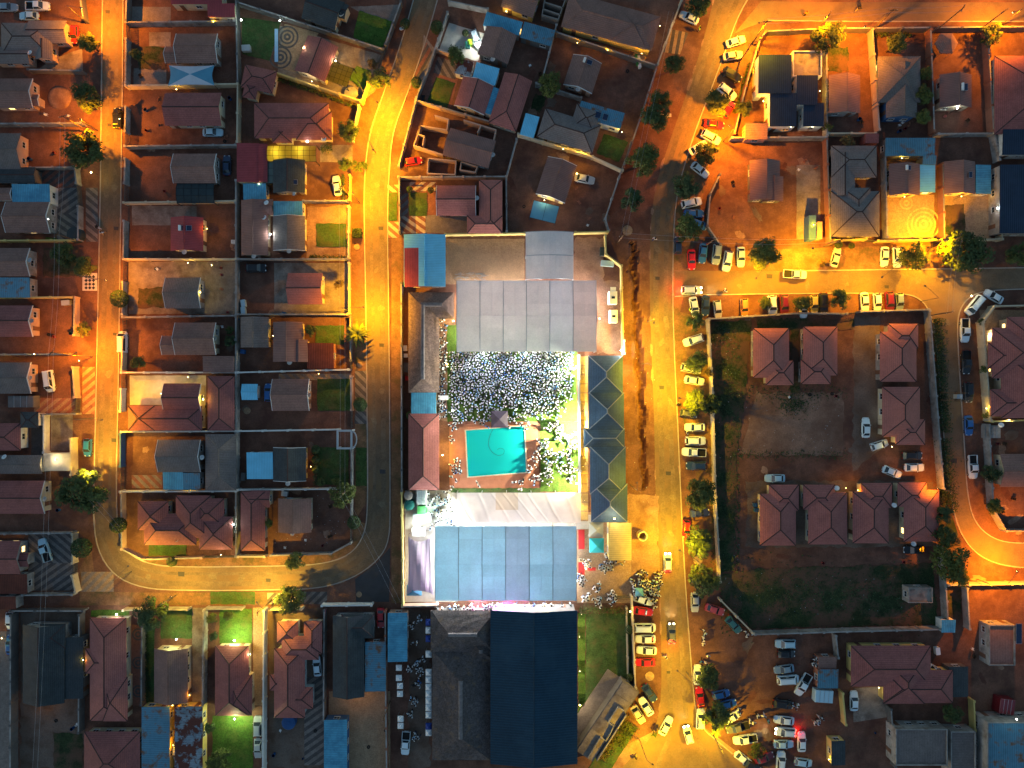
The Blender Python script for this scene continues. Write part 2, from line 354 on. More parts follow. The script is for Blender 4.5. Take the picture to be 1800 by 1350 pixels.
# main road
MW = [(1262, -40), (1250, 20), (1228, 100), (1205, 170), (1180, 240), (1160, 300), (1148, 350), (1142, 420), (1142, 520), (1146, 640), (1150, 740), (1152, 860), (1157, 960), (1160, 1050), (1162, 1130), (1163, 1230), (1150, 1290), (1110, 1330), (1060, 1390)]
ME = [(1340, -40), (1300, 20), (1275, 90), (1245, 170), (1222, 230), (1203, 290), (1190, 340), (1184, 400), (1182, 520), (1186, 640), (1191, 740), (1196, 860), (1201, 960), (1206, 1050), (1212, 1130), (1220, 1230), (1228, 1275), (1270, 1310), (1330, 1360), (1360, 1390)]
MWs, MEs = smooth(MW), smooth(ME)
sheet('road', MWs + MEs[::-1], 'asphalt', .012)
# side street to the right, lower right bend, top street
SN = [(1186, 476), (1250, 476), (1400, 476), (1560, 474), (1700, 472), (1840, 470)]
SS = [(1186, 521), (1250, 518), (1400, 516), (1560, 515), (1605, 518), (1628, 535), (1642, 570), (1650, 650), (1656, 740), (1664, 820), (1672, 880), (1684, 930), (1712, 972), (1760, 995), (1840, 1000)]
SE = [(1840, 950), (1790, 956), (1745, 948), (1712, 918), (1700, 870), (1696, 800), (1692, 740), (1686, 650), (1682, 570), (1688, 540), (1706, 520), (1735, 510), (1840, 507)]
SSs, SEs = smooth(SS), smooth(SE)
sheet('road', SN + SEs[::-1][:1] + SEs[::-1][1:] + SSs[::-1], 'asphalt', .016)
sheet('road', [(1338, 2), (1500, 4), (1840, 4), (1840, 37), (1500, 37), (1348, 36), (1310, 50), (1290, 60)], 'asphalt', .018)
sheet('dirt_track', [(1060, 1330), (1150, 1285), (1240, 1280), (1300, 1325), (1340, 1390), (1030, 1390)], 'soil_pale', .008)
for nm, pl in (('kerb', LOs), ('kerb', LIs), ('kerb', MEs), ('kerb', SN[2:]), ('kerb', SSs), ('kerb', SEs), ('kerb', [(1348, 36), (1500, 38), (1840, 38)])):
    struct(ribbon(nm, pl, .22, 0, .12, 'kerbc'))
# main road shoulders, verges
sheet('verge', MEs[6:40] + [(1262, 1010), (1256, 870), (1250, 690), (1244, 562), (1196, 548)], 'verge', .006)
sheet('verge', [(1108, 420)] + [p for p in MWs if 425 < p[1] < 1055] + [(1112, 1000), (1112, 900), (1100, 640), (1096, 480)], 'verge', .0) if False else None
sheet('verge', rect(688, 395, 706, 1060), 'verge', .006)
sheet('verge', [(624, 560), (642, 560), (645, 750), (646, 880), (624, 915)], 'verge', .006)
sheet('verge', [(222, 1000), (260, 1000), (560, 997), (612, 983), (640, 945), (644, 920), (622, 915), (620, 955), (585, 974), (420, 980), (258, 984), (220, 965), (212, 900)], 'verge', .006)
sheet('verge', [(170, 1040), (300, 1042), (560, 1040), (560, 1062), (140, 1064), (140, 1000), (160, 960)], 'verge', .006)
sheet('verge', [(1262, 476), (1640, 474), (1640, 430), (1300, 440)], 'verge', .006)
sheet('verge', [(1630, 552), (1648, 700), (1660, 860), (1690, 960), (1700, 1020), (1655, 1022), (1650, 860), (1636, 700)], 'grass_dark', .006)

def clip(poly, a, b):                       # keep the part of poly left of a->b
    out = []
    f = lambda p: (b[0] - a[0]) * (p[1] - a[1]) - (b[1] - a[1]) * (p[0] - a[0])
    for p, q in zip(poly, poly[1:] + poly[:1]):
        fp, fq = f(p), f(q)
        if fp >= 0: out.append(p)
        if fp * fq < 0: t = fp / (fp - fq); out.append((p[0] + (q[0] - p[0]) * t, p[1] + (q[1] - p[1]) * t))
    return out
def bands(base, pts, ang, wd, gap, mat, z):
    """diagonal brick bands laid across a paved yard, each band its own piece"""
    q = [P(*p) for p in pts]; poly = [(p.x, p.y) for p in q]
    if area(poly) < 0: poly.reverse()
    d = (math.cos(ang), math.sin(ang)); n = (-d[1], d[0]); s = [p[0] * n[0] + p[1] * n[1] for p in poly]; t = min(s)
    while t < max(s):
        big = [(n[0] * a + d[0] * b, n[1] * a + d[1] * b) for a, b in ((t, -400), (t, 400), (t + wd, 400), (t + wd, -400))]
        if area(big) < 0: big.reverse()
        c = big
        for a, b in zip(poly, poly[1:] + poly[:1]):
            c = clip(c, a, b)
            if len(c) < 3: break
        if len(c) >= 3 and abs(area(c)) > .15:
            mb = MB(); mb.prism(c, z - .008, z); mb.build('paving_band', mat, base)
        t += wd + gap
def rings(base, u, v, rads, mat, z):
    c = P(u, v)
    for r0, r1 in rads:
        mb = MB(); n = 28
        for i in range(n):
            a, b = 2 * math.pi * i / n, 2 * math.pi * (i + 1) / n
            mb.slab([c + Vector((r * math.cos(t), r * math.sin(t), z)) for r, t in ((r0, a), (r1, a), (r1, b), (r0, b))], .008)
        mb.build('paving_ring', mat, base)

rj = random.Random(77)
def rough(pl, step=7, j=.9):
    out = []
    for p, q in zip(pl, pl[1:] + pl[:1]):
        n = max(1, int(math.dist(p, q) / step))
        out += [(p[0] + (q[0] - p[0]) * i / n + rj.uniform(-j, j), p[1] + (q[1] - p[1]) * i / n + rj.uniform(-j, j)) for i in range(n)]
    return out
YARDS = [  # material, polygon
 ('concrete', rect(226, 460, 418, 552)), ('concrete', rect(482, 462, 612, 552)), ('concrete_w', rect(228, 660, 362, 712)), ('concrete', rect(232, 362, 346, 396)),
 ('concrete', [(492, 45), (675, 98), (660, 160), (632, 182), (488, 132)]), ('pave_tan', [(500, 42), (560, 58), (520, 128), (488, 118)]), ('pave_grey', [(615, 12), (705, 8), (690, 50), (630, 20)]),
 ('soil_pale', rect(540, 362, 612, 455)), ('concrete', rect(563, 255, 620, 285)), ('pave_grey', rect(232, 12, 300, 42)), ('concrete', rect(262, 57, 300, 82)), ('pave_grey', rect(235, 120, 292, 152)),
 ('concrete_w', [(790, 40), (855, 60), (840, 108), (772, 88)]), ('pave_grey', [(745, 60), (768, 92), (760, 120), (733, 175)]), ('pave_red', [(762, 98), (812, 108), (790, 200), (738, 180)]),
 ('pave_red', rect(704, 320, 768, 410)), ('pave_grey', rect(748, 378, 822, 410)), ('pave_tan', rect(784, 420, 922, 500)), ('soil_pale', rect(1008, 418, 1062, 500)), ('soil_pale', rect(1048, 495, 1092, 622)),
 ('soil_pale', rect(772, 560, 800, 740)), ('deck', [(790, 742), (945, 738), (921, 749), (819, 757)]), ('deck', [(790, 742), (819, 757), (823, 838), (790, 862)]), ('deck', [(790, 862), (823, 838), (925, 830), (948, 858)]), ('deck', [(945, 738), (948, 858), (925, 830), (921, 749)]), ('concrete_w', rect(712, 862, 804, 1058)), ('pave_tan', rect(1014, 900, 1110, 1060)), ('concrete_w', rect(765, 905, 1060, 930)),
 ('pave_tan', rect(1554, 342, 1642, 422)), ('pave_tan', rect(1650, 342, 1742, 422)), ('concrete', rect(1400, 290, 1442, 420)), ('pave_dirt', [(1500, 556), (1546, 556), (1556, 780), (1500, 830)]), ('dust', [(1330, 690), (1482, 690), (1482, 800), (1300, 800)]),
 ('pave_dirt', rect(1312, 845, 1640, 962)), ('pave_tan', [(1722, 545), (1840, 545), (1840, 735), (1730, 735)]), ('concrete', [(1500, 1210), (1556, 1206), (1562, 1260), (1500, 1270)]),
 ('pave_dirt', rect(36, 1075, 147, 1350)), ('pave_grey', rect(0, 1110, 24, 1350)), ('concrete', rect(338, 1068, 362, 1240)), ('pave_tan', rect(445, 1068, 466, 1240)), ('pave_tan', rect(578, 1215, 686, 1350)), ('pave_dirt', rect(718, 1070, 756, 1350)),
 ('pave_red', rect(228, 1085, 258, 1240)), ('pave_dirt', rect(472, 1070, 572, 1350)), ('concrete_w', rect(1146, 200, 1180, 206)), ('concrete', rect(56, 125, 142, 130)), ('concrete', [(90, 105), (145, 85), (146, 128), (60, 128)]),
 ('concrete', [(1300, 600), (1310, 560), (1320, 560)]), ('pave_tan', [(1110, 100), (1146, 40), (1160, 30), (1130, 118)]), ('soil_pale', [(1100, 870), (1156, 870), (1158, 1040), (1112, 1040)]), ('pave_dark', rect(55, 730, 88, 830)), ('concrete', rect(90, 728, 128, 792)),
]
for i, (m_, pl) in enumerate(YARDS): sheet('paved_yard' if m_.startswith(('p', 'c')) else 'yard', rough(pl, 9, 3.0 if m_ in ('soil_pale', 'pave_dirt', 'dust') else .5) if m_ != 'deck' else pl, m_, .008 + .0005 * i)
PV = [  # banded brick paving and one painted striped shadow: base, band, angle, polygon
 ('pave_grey', 'pave_dark', 35, rect(100, 330, 140, 376)), ('pave_grey', 'pave_dark', -35, rect(100, 376, 140, 425)), ('pave_grey', 'pave_dark', -40, rect(151, 330, 172, 425)), ('pave_red', 'pave_dark', 40, rect(64, 300, 136, 328)),
 ('pave_tan', 'pave_red', 40, rect(145, 645, 167, 728)), ('pave_red', 'pave_tan', 40, rect(60, 700, 132, 726)), ('pave_grey', 'pave_dark', -40, rect(50, 938, 132, 990)), ('pave_grey', 'pave_dark', 35, rect(50, 990, 132, 1038)),
 ('pave_tan', 'pave_grey', 45, rect(143, 1005, 200, 1040)), ('pave_tan', 'pave_grey', -45, rect(490, 657, 618, 668)), ('pave_grey', 'pave_dark', -45, rect(624, 652, 645, 745)), ('pave_grey', 'pave_dark', 45, rect(535, 1040, 575, 1062)),
 ('pave_cream', 'pave_dark', 45, rect(470, 1042, 535, 1062)), ('pave_grey', 'pave_dark', 35, rect(535, 1190, 572, 1345)), ('pave_red', 'pave_cream', -35, rect(704, 380, 748, 410)), ('pave_grey', 'pave_red', 40, rect(704, 340, 718, 380)), ('pave_red', 'pave_cream', 40, rect(720, 320, 766, 336)),
 ('pave_cream', 'pave_red', -40, rect(681, 390, 702, 418)), ('pave_cream', 'pave_red', -40, rect(681, 325, 702, 338)), ('pave_red', 'pave_dark', 60, [(750, 75), (760, 92), (735, 140), (728, 125)]), ('pave_grey', 'pave_red', -45, rect(232, 835, 285, 858)),
 ('pave_tan', 'pave_dark', 80, [(1175, 50), (1210, 58), (1195, 96), (1165, 92)]), ('pave_grey', 'pave_dark', -60, [(770, 100), (810, 112), (800, 140), (762, 128)]),  # first: striped shadow on the top verge, painted as dark bands
]
for i, (b_, s_, an, pl) in enumerate(PV):
    o = sheet('brick_paving', pl, b_, .034 + .001 * i); bands(o, pl, R(an), .72, .72, s_, .040 + .001 * i)
o = sheet('brick_paving', [(1606, 345), (1640, 345), (1640, 418), (1606, 418)], 'pave_tan', .031)
rings(o, 1623, 394, [(.5, 1.0), (1.5, 1.9), (2.4, 2.8), (3.3, 3.7)], 'pave_ring', .041); rings(o, 1593, 357, [(.3, .7), (1.1, 1.5)], 'pave_ring', .041)
o = sheet('brick_paving', [(500, 48), (555, 62), (522, 122), (492, 112)], 'pave_tan', .0302)
rings(o, 505, 65, [(.3, .8), (1.2, 1.6), (2.1, 2.5)], 'pave_dark', .041); rings(o, 493, 101, [(.3, .8), (1.2, 1.6), (2.1, 2.5)], 'pave_dark', .041)
o = sheet('brick_paving', rect(230, 1090, 256, 1236), 'pave_red', .0304)
for v_ in (1115, 1165, 1215): rings(o, 243, v_, [(.3, .7), (1.0, 1.35)], 'pave_dark', .041)
# checkerboard tiles by the left road
o = sheet('tiled_forecourt', rect(145, 480, 171, 511), 'tile_white', .030)
a0 = P(145, 480); s_ = (26 / SC) / 4
for r_ in range(9):
    for c_ in range(9):
        if (r_ + c_) % 2: continue
        x = a0.x + c_ * s_ / 2; y = a0.y - r_ * s_ / 2
        cx, cy, h_ = x, y, s_ / 2 * .96
        if not (a0.x + h_ * .9 < cx < a0.x + 26 / SC - h_ * .9 and a0.y - 31 / SC + h_ * .9 < cy < a0.y - h_ * .9): continue
        if (r_ // 1) % 2 == 0:
            mb = MB(); mb.prism([(cx - h_, cy), (cx, cy - h_), (cx + h_, cy), (cx, cy + h_)], .026, .038); mb.build('tile', 'tile_black', o)

o = sheet('walkway', rect(1019, 626, 1034, 916), 'pave_tan', .036)
for i in range(18):
    a_, b_ = P(1020, 627.5 + 16 * i), P(1033, 641.5 + 16 * i); mb = MB(); mb.box(a_.x, b_.y, .03, b_.x, a_.y, .046); mb.build('paving_slab', 'pave_yellow', o)
LAWNS = [('grass_dark', rect(244, 83, 292, 122)), ('grass', [(425, 30), (494, 40), (474, 108), (426, 95)]), ('grass_lush', [(632, 19), (690, 38), (672, 86), (621, 66)]), ('grass_lush', [(627, 116), (652, 124), (643, 160), (614, 140)]), ('grass', rect(556, 393, 609, 434)),
 ('grass', rect(558, 666, 617, 722)), ('grass', rect(557, 786, 613, 852)), ('grass', rect(626, 787, 645, 854)), ('grass', rect(555, 572, 605, 606)), ('grass_dark', rect(244, 506, 289, 541)), ('grass', [(766, 136), (800, 146), (786, 190), (751, 179)]),
 ('grass', rect(719, 339, 751, 380)), ('grass', [(1062, 235), (1104, 250), (1088, 285), (1048, 270)]), ('grass_dark', [(940, 165), (962, 172), (950, 198), (932, 192)]), ('grass', rect(682, 339, 698, 388)), ('grass', rect(283, 1069, 338, 1122)), ('grass_lush', rect(386, 1070, 443, 1131)),
 ('grass_lush', rect(374, 1258, 445, 1360)), ('grass_dark', rect(95, 1288, 146, 1360)), ('grass_lush', rect(160, 1072, 228, 1084)), ('grass', rect(262, 958, 328, 977)), ('grass', rect(370, 1040, 448, 1062)), ('grass_lush', rect(786, 572, 1014, 741)), ('grass_lush', rect(950, 741, 1016, 864)), ('grass', rect(792, 858, 950, 866)),
 ('grass', [(1030, 1078), (1108, 1078), (1110, 1195), (1022, 1260), (1030, 1200)]), ('grass_lush', rect(1016, 1078, 1029, 1262)), ('grass_dark', [(1248, 566), (1320, 562), (1310, 700), (1296, 800), (1290, 1000), (1262, 1010)]), ('grass_dark', rect(1330, 560, 1500, 580)),
 ('grass_dark', [(1262, 1012), (1330, 1000), (1640, 990), (1648, 1098), (1320, 1104), (1268, 1050)]), ('grass_dark', rect(1660, 360, 1696, 412)), ('grass_dark', rect(1452, 84, 1490, 126)), ('grass_dark', rect(76, 438, 140, 486)), ('grass_lush', [(80, 418), (100, 418), (100, 424), (80, 424)]), ('grass', rect(258, 1100, 272, 1236)),
 ('grass', [(1080, 1260), (1120, 1280), (1075, 1350), (1035, 1350)]), ('grass_dark', rect(1656, 1030, 1690, 1090)), ('grass_dark', rect(1390, 560, 1405, 690))]
for i, (m_, pl) in enumerate(LAWNS): sheet('lawn', rough(pl, 6, 2.2 if m_ == 'grass_dark' else .9), m_, .082 + .0006 * i)

rq = random.Random(31)
def blob(u, v, ru, rv, ang=0, n=14, jag=.25):
    return [(u + (ru * math.cos(t) * math.cos(ang) - rv * math.sin(t) * math.sin(ang)) * k, v + (ru * math.cos(t) * math.sin(ang) + rv * math.sin(t) * math.cos(ang)) * k) for t, k in ((2 * math.pi * i / n, 1 + rq.uniform(-jag, jag)) for i in range(n))]
CENT = [(198, y) for y in range(30, 860, 62)] + [(x, 1016) for x in range(260, 560, 55)] + [(664, y) for y in range(330, 900, 70)] + [(1164, y) for y in range(430, 700, 60)] + [(1176, y) for y in range(700, 1240, 60)] + [(x, 497) for x in range(1230, 1650, 64)] + [(1668, y) for y in range(560, 860, 60)]
for i, (u, v) in enumerate(CENT):
    u += rq.uniform(-9, 9); v += rq.uniform(-12, 12) if not (990 < v < 1040) else rq.uniform(-8, 8)
    if i % 3 == 0: q_ = rq.uniform(3, 6); sheet('road_repair', [(u - q_, v - q_ * .7), (u + q_, v - q_ * .6), (u + q_ * .9, v + q_ * .8), (u - q_ * .9, v + q_ * .7)], 'asphalt_patch', .0205 + .0001 * i)
    else: sheet('worn_patch', blob(u, v, rq.uniform(4, 9), rq.uniform(3, 6), rq.uniform(0, 3)), 'asphalt_worn', .0205 + .0001 * i)
for i, pl in enumerate((LOs, LIs, MEs, MWs, SN, SSs)):
    for j in range(0, len(pl) - 1, 2):
        if rq.random() < .45: continue
        t = rq.random(); u, v = pl[j][0] * (1 - t) + pl[j + 1][0] * t, pl[j][1] * (1 - t) + pl[j + 1][1] * t; an = math.atan2(pl[j + 1][1] - pl[j][1], pl[j + 1][0] - pl[j][0]); sheet('sand_drift', blob(u, v, rq.uniform(6, 16), rq.uniform(1.2, 2.6), an), 'soil_pale', .026 + .0004 * i + .00002 * j)
for i in range(70):      # bare and damp patches of the yards
    u, v = rq.choice(((rq.uniform(235, 415), rq.uniform(160, 980)), (rq.uniform(430, 610), rq.uniform(455, 965)), (rq.uniform(900, 1080), rq.uniform(100, 400)), (rq.uniform(1240, 1440), rq.uniform(260, 420)), (rq.uniform(1290, 1420), rq.uniform(1120, 1330)), (rq.uniform(1300, 1640), rq.uniform(690, 1000)), (rq.uniform(1700, 1790), rq.uniform(760, 1260))))
    sheet('earth_patch', blob(u, v, rq.uniform(5, 15), rq.uniform(4, 9), rq.uniform(0, 3), 16, .3), rq.choice(('soil_pale', 'soil_dark', 'pave_dirt')), .0035 + .00003 * i)

def between(A_, B_, t): return [(p[0] * (1 - t) + q_[0] * t, p[1] * (1 - t) + q_[1] * t) for p, q_ in zip(A_, B_)]
def resamp(pl, n):
    L_ = [0]
    for p, q_ in zip(pl, pl[1:]): L_.append(L_[-1] + math.dist(p, q_))
    out = []; k = 0
    for i in range(n):
        s = L_[-1] * i / (n - 1)
        while k < len(pl) - 2 and L_[k + 1] < s: k += 1
        t = (s - L_[k]) / max(1e-6, L_[k + 1] - L_[k]); out.append((pl[k][0] + (pl[k + 1][0] - pl[k][0]) * t, pl[k][1] + (pl[k + 1][1] - pl[k][1]) * t))
    return out
for A_, B_, n in ((LOs, LIs, 120), (MWs, MEs, 90)):
    A_, B_ = resamp(A_, n), resamp(B_, n)
    for t in (.27, .70):
        pl = [(p[0] + rq.uniform(-.8, .8), p[1]) for p in between(A_, B_, t)]; struct(ribbon('tyre_track', pl, rq.uniform(.5, 1.1), 0, .0195, 'asphalt_track'))
# ------------------------------------------------------------------ buildings
def GX(x0, y0, x1, y1, e=2.7, r=None, rk=None): return dict(c=((x0+x1)/2, (y0+y1)/2), L=x1-x0, W=y1-y0, a=0, k='g', e=e, r=r, rk=rk)
def GY(x0, y0, x1, y1, e=2.7, r=None, rk=None): return dict(c=((x0+x1)/2, (y0+y1)/2), L=y1-y0, W=x1-x0, a=90, k='g', e=e, r=r, rk=rk)
def HX(x0, y0, x1, y1, e=2.7, r=None, rk=None): d = GX(x0, y0, x1, y1, e, r, rk); d['k'] = 'h'; return d
def HY(x0, y0, x1, y1, e=2.7, r=None, rk=None): d = GY(x0, y0, x1, y1, e, r, rk); d['k'] = 'h'; return d
def G(cx, cy, L, W, a, e=2.7, r=None, rk=None, k='g', h0=None, h1=None): return dict(c=(cx, cy), L=L, W=W, a=a, k=k, e=e, r=r, rk=rk, h0=h0, h1=h1)
def FL(x0, y0, x1, y1, e=2.4, rk=None, k='f', ax='x'):
    d = (GX if ax == 'x' else GY)(x0, y0, x1, y1, e, .25, rk); d['k'] = k; return d
CAPS = {'r_red': 'cap_dark', 'r_coral': 'cap_dark', 'r_maroon': 'cap_dark', 'r_teal': 'cap_pale', 'r_dark': 'cap_dark', 'r_greytile': 'cap_dark', 'r_thatch': 'thatch_cap', 'r_thatch2': 'thatch_cap'}
# window meshes (frame with a recess for the pane)
def win_meshes():
    mb = MB(); w_, h_, t = .65, .5, .07
    mb.box(-w_, -.05, -h_, w_, .04, -h_ + t); mb.box(-w_, -.05, h_ - t, w_, .04, h_); mb.box(-w_, -.05, -h_ + t, -w_ + t, .04, h_ - t); mb.box(w_ - t, -.05, -h_ + t, w_, .04, h_ - t); mb.box(-.025, -.04, -h_ + t, .025, .03, h_ - t)
    mb.box(-w_ - .08, -.02, -h_ - .07, w_ + .08, .14, -h_)
    f = mb.mesh('window', 'frame'); mb = MB(); mb.box(-w_ + t, -.03, -h_ + t, w_ - t, 0, h_ - t); p = mb.mesh('pane', 'glass')
    mb = MB(); mb.box(-.45, -.04, 0, .45, .05, 2.05); mb.box(-.52, -.05, 2.05, .52, .07, 2.12); d = mb.mesh('door', 'door')
    return f, p, d
WF, WP, WD = win_meshes()
HOUSES = []
def cap_line(mb, a, b, wd=.3, up=.09):
    a = Vector(a); b = Vector(b); d = b - a; n = Vector((-d.y, d.x, 0)).normalized() * wd / 2; z = Vector((0, 0, up)); z0 = Vector((0, 0, -.03))
    mb.hexa([a - n + z0, b - n + z0, b + n + z0, a + n + z0, a - n * .5 + z, b - n * .5 + z, b + n * .5 + z, a + n * .5 + z])
def in_wing(p, wg):
    d = p - wg['_c']; a = R(wg['a']); x = d.x * math.cos(a) + d.y * math.sin(a); y = -d.x * math.sin(a) + d.y * math.cos(a)
    return abs(x) < wg['_l'] / 2 - .2 and abs(y) < wg['_w'] / 2 - .2
def house(label, rk, wk, wings, cat='house', name='house', lit=(), group=None, caps=None, barge=False, windows=True, wall=True, land=True, dz=0):
    cu = sum(g['c'][0] for g in wings) / len(wings); cv = sum(g['c'][1] for g in wings) / len(wings)
    org = P(wings[0]['c'][0], wings[0]['c'][1], wings[0]['e']); org.z = 0
    H = empty(name, org); tag(H, label, cat, group)
    if land: LAND.append((cu, cv, label)); 
    USED.add(label)
    for g in wings:
        k = (1 - g['e'] / CAM_H) / SC; g['_c'] = P(*g['c'], g['e']); g['_c'].z = 0; g['_l'] = g['L'] * k; g['_w'] = g['W'] * k
    wi = 0
    for g in wings:
        l, wd, e = g['_l'] / 2, g['_w'] / 2, g['e']; a = R(g['a']); M4 = Matrix.Translation(g['_c'] - org) @ Matrix.Rotation(a, 4, 'Z')
        T_ = lambda x, y, z: M4 @ Vector((x, y, z))
        rise = g['r'] if g['r'] is not None else wd * .40
        rmat = g['rk'] or rk; kind = g['k']; mb = MB(); cm = MB()
        if kind in 'gh':
            s = math.hypot(wd, rise)
            if kind == 'h':
                hp = wd * .95; h0 = hp if g.get('h0') is None else g['h0'] * (1 - e / CAM_H) / SC; h1 = hp if g.get('h1') is None else g['h1'] * (1 - e / CAM_H) / SC
                if h0 + h1 > 2 * l - .1: f_ = (2 * l - .1) / (h0 + h1); h0 *= f_; h1 *= f_
            else: h0 = h1 = 0
            A, B_, C, D = (-l, -wd), (l, -wd), (l, wd), (-l, wd); r0, r1 = (-l + h0, 0), (l - h1, 0)
            z0, z1 = e, e + rise
            V = lambda p, z: T_(p[0], p[1], z)
            mb.slab([V(A, z0), V(B_, z0), V(r1, z1), V(r0, z1)], .13, [(-l, 0), (l, 0), (r1[0], s), (r0[0], s)])
            mb.slab([V(C, z0), V(D, z0), V(r0, z1), V(r1, z1)], .13, [(-l, 0), (l, 0), (-r0[0], s), (-r1[0], s)])
            if h0: mb.slab([V(D, z0), V(A, z0), V(r0, z1)], .13, [(-wd, 0), (wd, 0), (0, math.hypot(h0, rise))])
            if h1: mb.slab([V(B_, z0), V(C, z0), V(r1, z1)], .13, [(-wd, 0), (wd, 0), (0, math.hypot(h1, rise))])
            th = rmat.startswith('r_thatch'); cw = .9 if th else .26
            if not th or l - h0 > 0: cap_line(cm, V((r0[0] - (.3 if th else 0), 0), z1), V((r1[0] + (.3 if th else 0), 0), z1), cw, .18 if th else .08)
            if not th:
                if h0: cap_line(cm, V(A, z0), V(r0, z1), .22, .06); cap_line(cm, V(D, z0), V(r0, z1), .22, .06)
                if h1: cap_line(cm, V(B_, z0), V(r1, z1), .22, .06); cap_line(cm, V(C, z0), V(r1, z1), .22, .06)
        elif kind == 'f':
            mb.slab([T_(-l, -wd, e), T_(l, -wd, e), T_(l, wd, e + g['r']), T_(-l, wd, e + g['r'])], .1, [(-l, 0), (l, 0), (l, 2 * wd), (-l, 2 * wd)])
        elif kind == 'p':
            mb.slab([T_(-l + .2, -wd + .2, e - .35), T_(l - .2, -wd + .2, e - .35), T_(l - .2, wd - .2, e - .3), T_(-l + .2, wd - .2, e - .3)], .15, [(-l, 0), (l, 0), (l, 2 * wd), (-l, 2 * wd)])
        if rmat.startswith('r_thatch'):      # shaggy thatch: break the flat planes up
            bm = bmesh.new(); me0 = mb.mesh('roof', rmat); bm.from_mesh(me0); bpy.data.meshes.remove(me0)
            bmesh.ops.subdivide_edges(bm, edges=bm.edges, cuts=5, use_grid_fill=True); rr = random.Random(3)
            for v_ in bm.verts: v_.co.z += rr.uniform(-.05, .07); v_.co.x += rr.uniform(-.05, .05); v_.co.y += rr.uniform(-.05, .05)
            me1 = bpy.data.meshes.new('roof'); bm.to_mesh(me1); bm.free(); me1.materials.append(MT[rmat]); ro = link(bpy.data.objects.new('roof', me1), H)
        else: ro = mb.build('roof', rmat, H)
        if cm.v: cm.build('ridge_cap', caps or CAPS.get(rmat, rmat), ro)
        if kind == 'g' and barge:
            for sx in (-1, 1):
                bmb = MB()
                for sy in (-1, 1):
                    p, q = T_(sx * l, sy * wd, e), T_(sx * l, 0, e + rise); d = T_(sx * (l + .09), sy * wd, e) - p
                    up = Vector((0, 0, .05)); dn = Vector((0, 0, -.2))
                    pts = [p + dn, q + dn, q + d + dn, p + d + dn, p + up, q + up, q + d + up, p + d + up]
                    bmb.hexa(pts)
                bmb.build('barge_board', 'barge', ro)
        if not wall: 
            pm = MB()
            for sx in (-1, 1):
                for sy in (-1, 1):
                    q = T_(sx * (l - .15), sy * (wd - .15), 0); pm.box(q.x - .06, q.y - .06, 0, q.x + .06, q.y + .06, e)
            # each post a part of its own
            for i in range(0, len(pm.v), 8):
                o_ = MB(); o_.hexa(pm.v[i:i + 8]); o_.build('post', 'pole', H)
            continue
        ins = .0 if kind == 'p' else (.12 if kind == 'f' else .42); ie = .0 if kind == 'p' else (.12 if kind == 'f' else .28 if kind == 'g' else .42)
        x, y = l - ie, wd - ins; top = e - (.16 if kind in 'gh' else .12)
        if kind == 'p':
            wm = MB(); t_ = .2
            for a0, a1, b0, b1 in ((-x, x, -y, -y + t_), (-x, x, y - t_, y), (-x, -x + t_, -y + t_, y - t_), (x - t_, x, -y + t_, y - t_)):
                wm.hexa([T_(a0, b0, 0), T_(a1, b0, 0), T_(a1, b1, 0), T_(a0, b1, 0), T_(a0, b0, e), T_(a1, b0, e), T_(a1, b1, e), T_(a0, b1, e)])
        else:
            wm = MB(); c4_ = [(-x, -y), (x, -y), (x, y), (-x, y)]; tz = top + rise * (ins / wd) if kind in 'gh' else top
            for i in range(4):
                p, q = c4_[i], c4_[(i + 1) % 4]
                if kind == 'g' and i in (1, 3):
                    wm.face([T_(*p, 0), T_(*q, 0), T_(*q, tz), T_(p[0], 0, e + rise - .15), T_(*p, tz)])
                else: wm.face([T_(*p, 0), T_(*q, 0), T_(*q, tz), T_(*p, tz)])
            if kind == 'f': wm.v = [v_ for v_ in wm.v]
        wm.build('wall', wk, H)
        if windows:
            for nx_, ny_, ln, off in ((0, -1, 2 * x, y), (1, 0, 2 * y, x), (0, 1, 2 * x, y), (-1, 0, 2 * y, x)):
                nw = M4.to_3x3() @ Vector((nx_, ny_, 0)); mid = T_(nx_ * (x if nx_ else 0), ny_ * (y if ny_ else 0), 0)
                wc = mid + org
                if nw.x * wc.x + nw.y * wc.y > -4: continue          # faces away from the nadir: never seen
                n_ = max(0, min(4, int(ln / 2.7)))
                for i in range(n_):
                    t_ = -ln / 2 + ln * (i + .5) / n_
                    q = T_(nx_ * x if nx_ else t_, ny_ * y if ny_ else t_, 0); wq = q + org; wq.z = 0
                    if any(h is not g and in_wing(wq, h) for h in wings): continue
                    az = math.atan2(nw.y, nw.x) - math.pi / 2; q = q + nw * .015
                    if i == 0 and n_ > 1 and wi % 2 == 0: inst('door', WD, H, (q.x, q.y, .02), az)
                    else:
                        wo = inst('window', WF, H, (q.x, q.y, min(1.5, e - .9)), az, (1, 1, 1)); inst('pane', WP, wo, (0, 0, 0), 0, None, ['lit_warm'] if wi in lit else None)
                    wi += 1
    HOUSES.append((H, wings)); return H

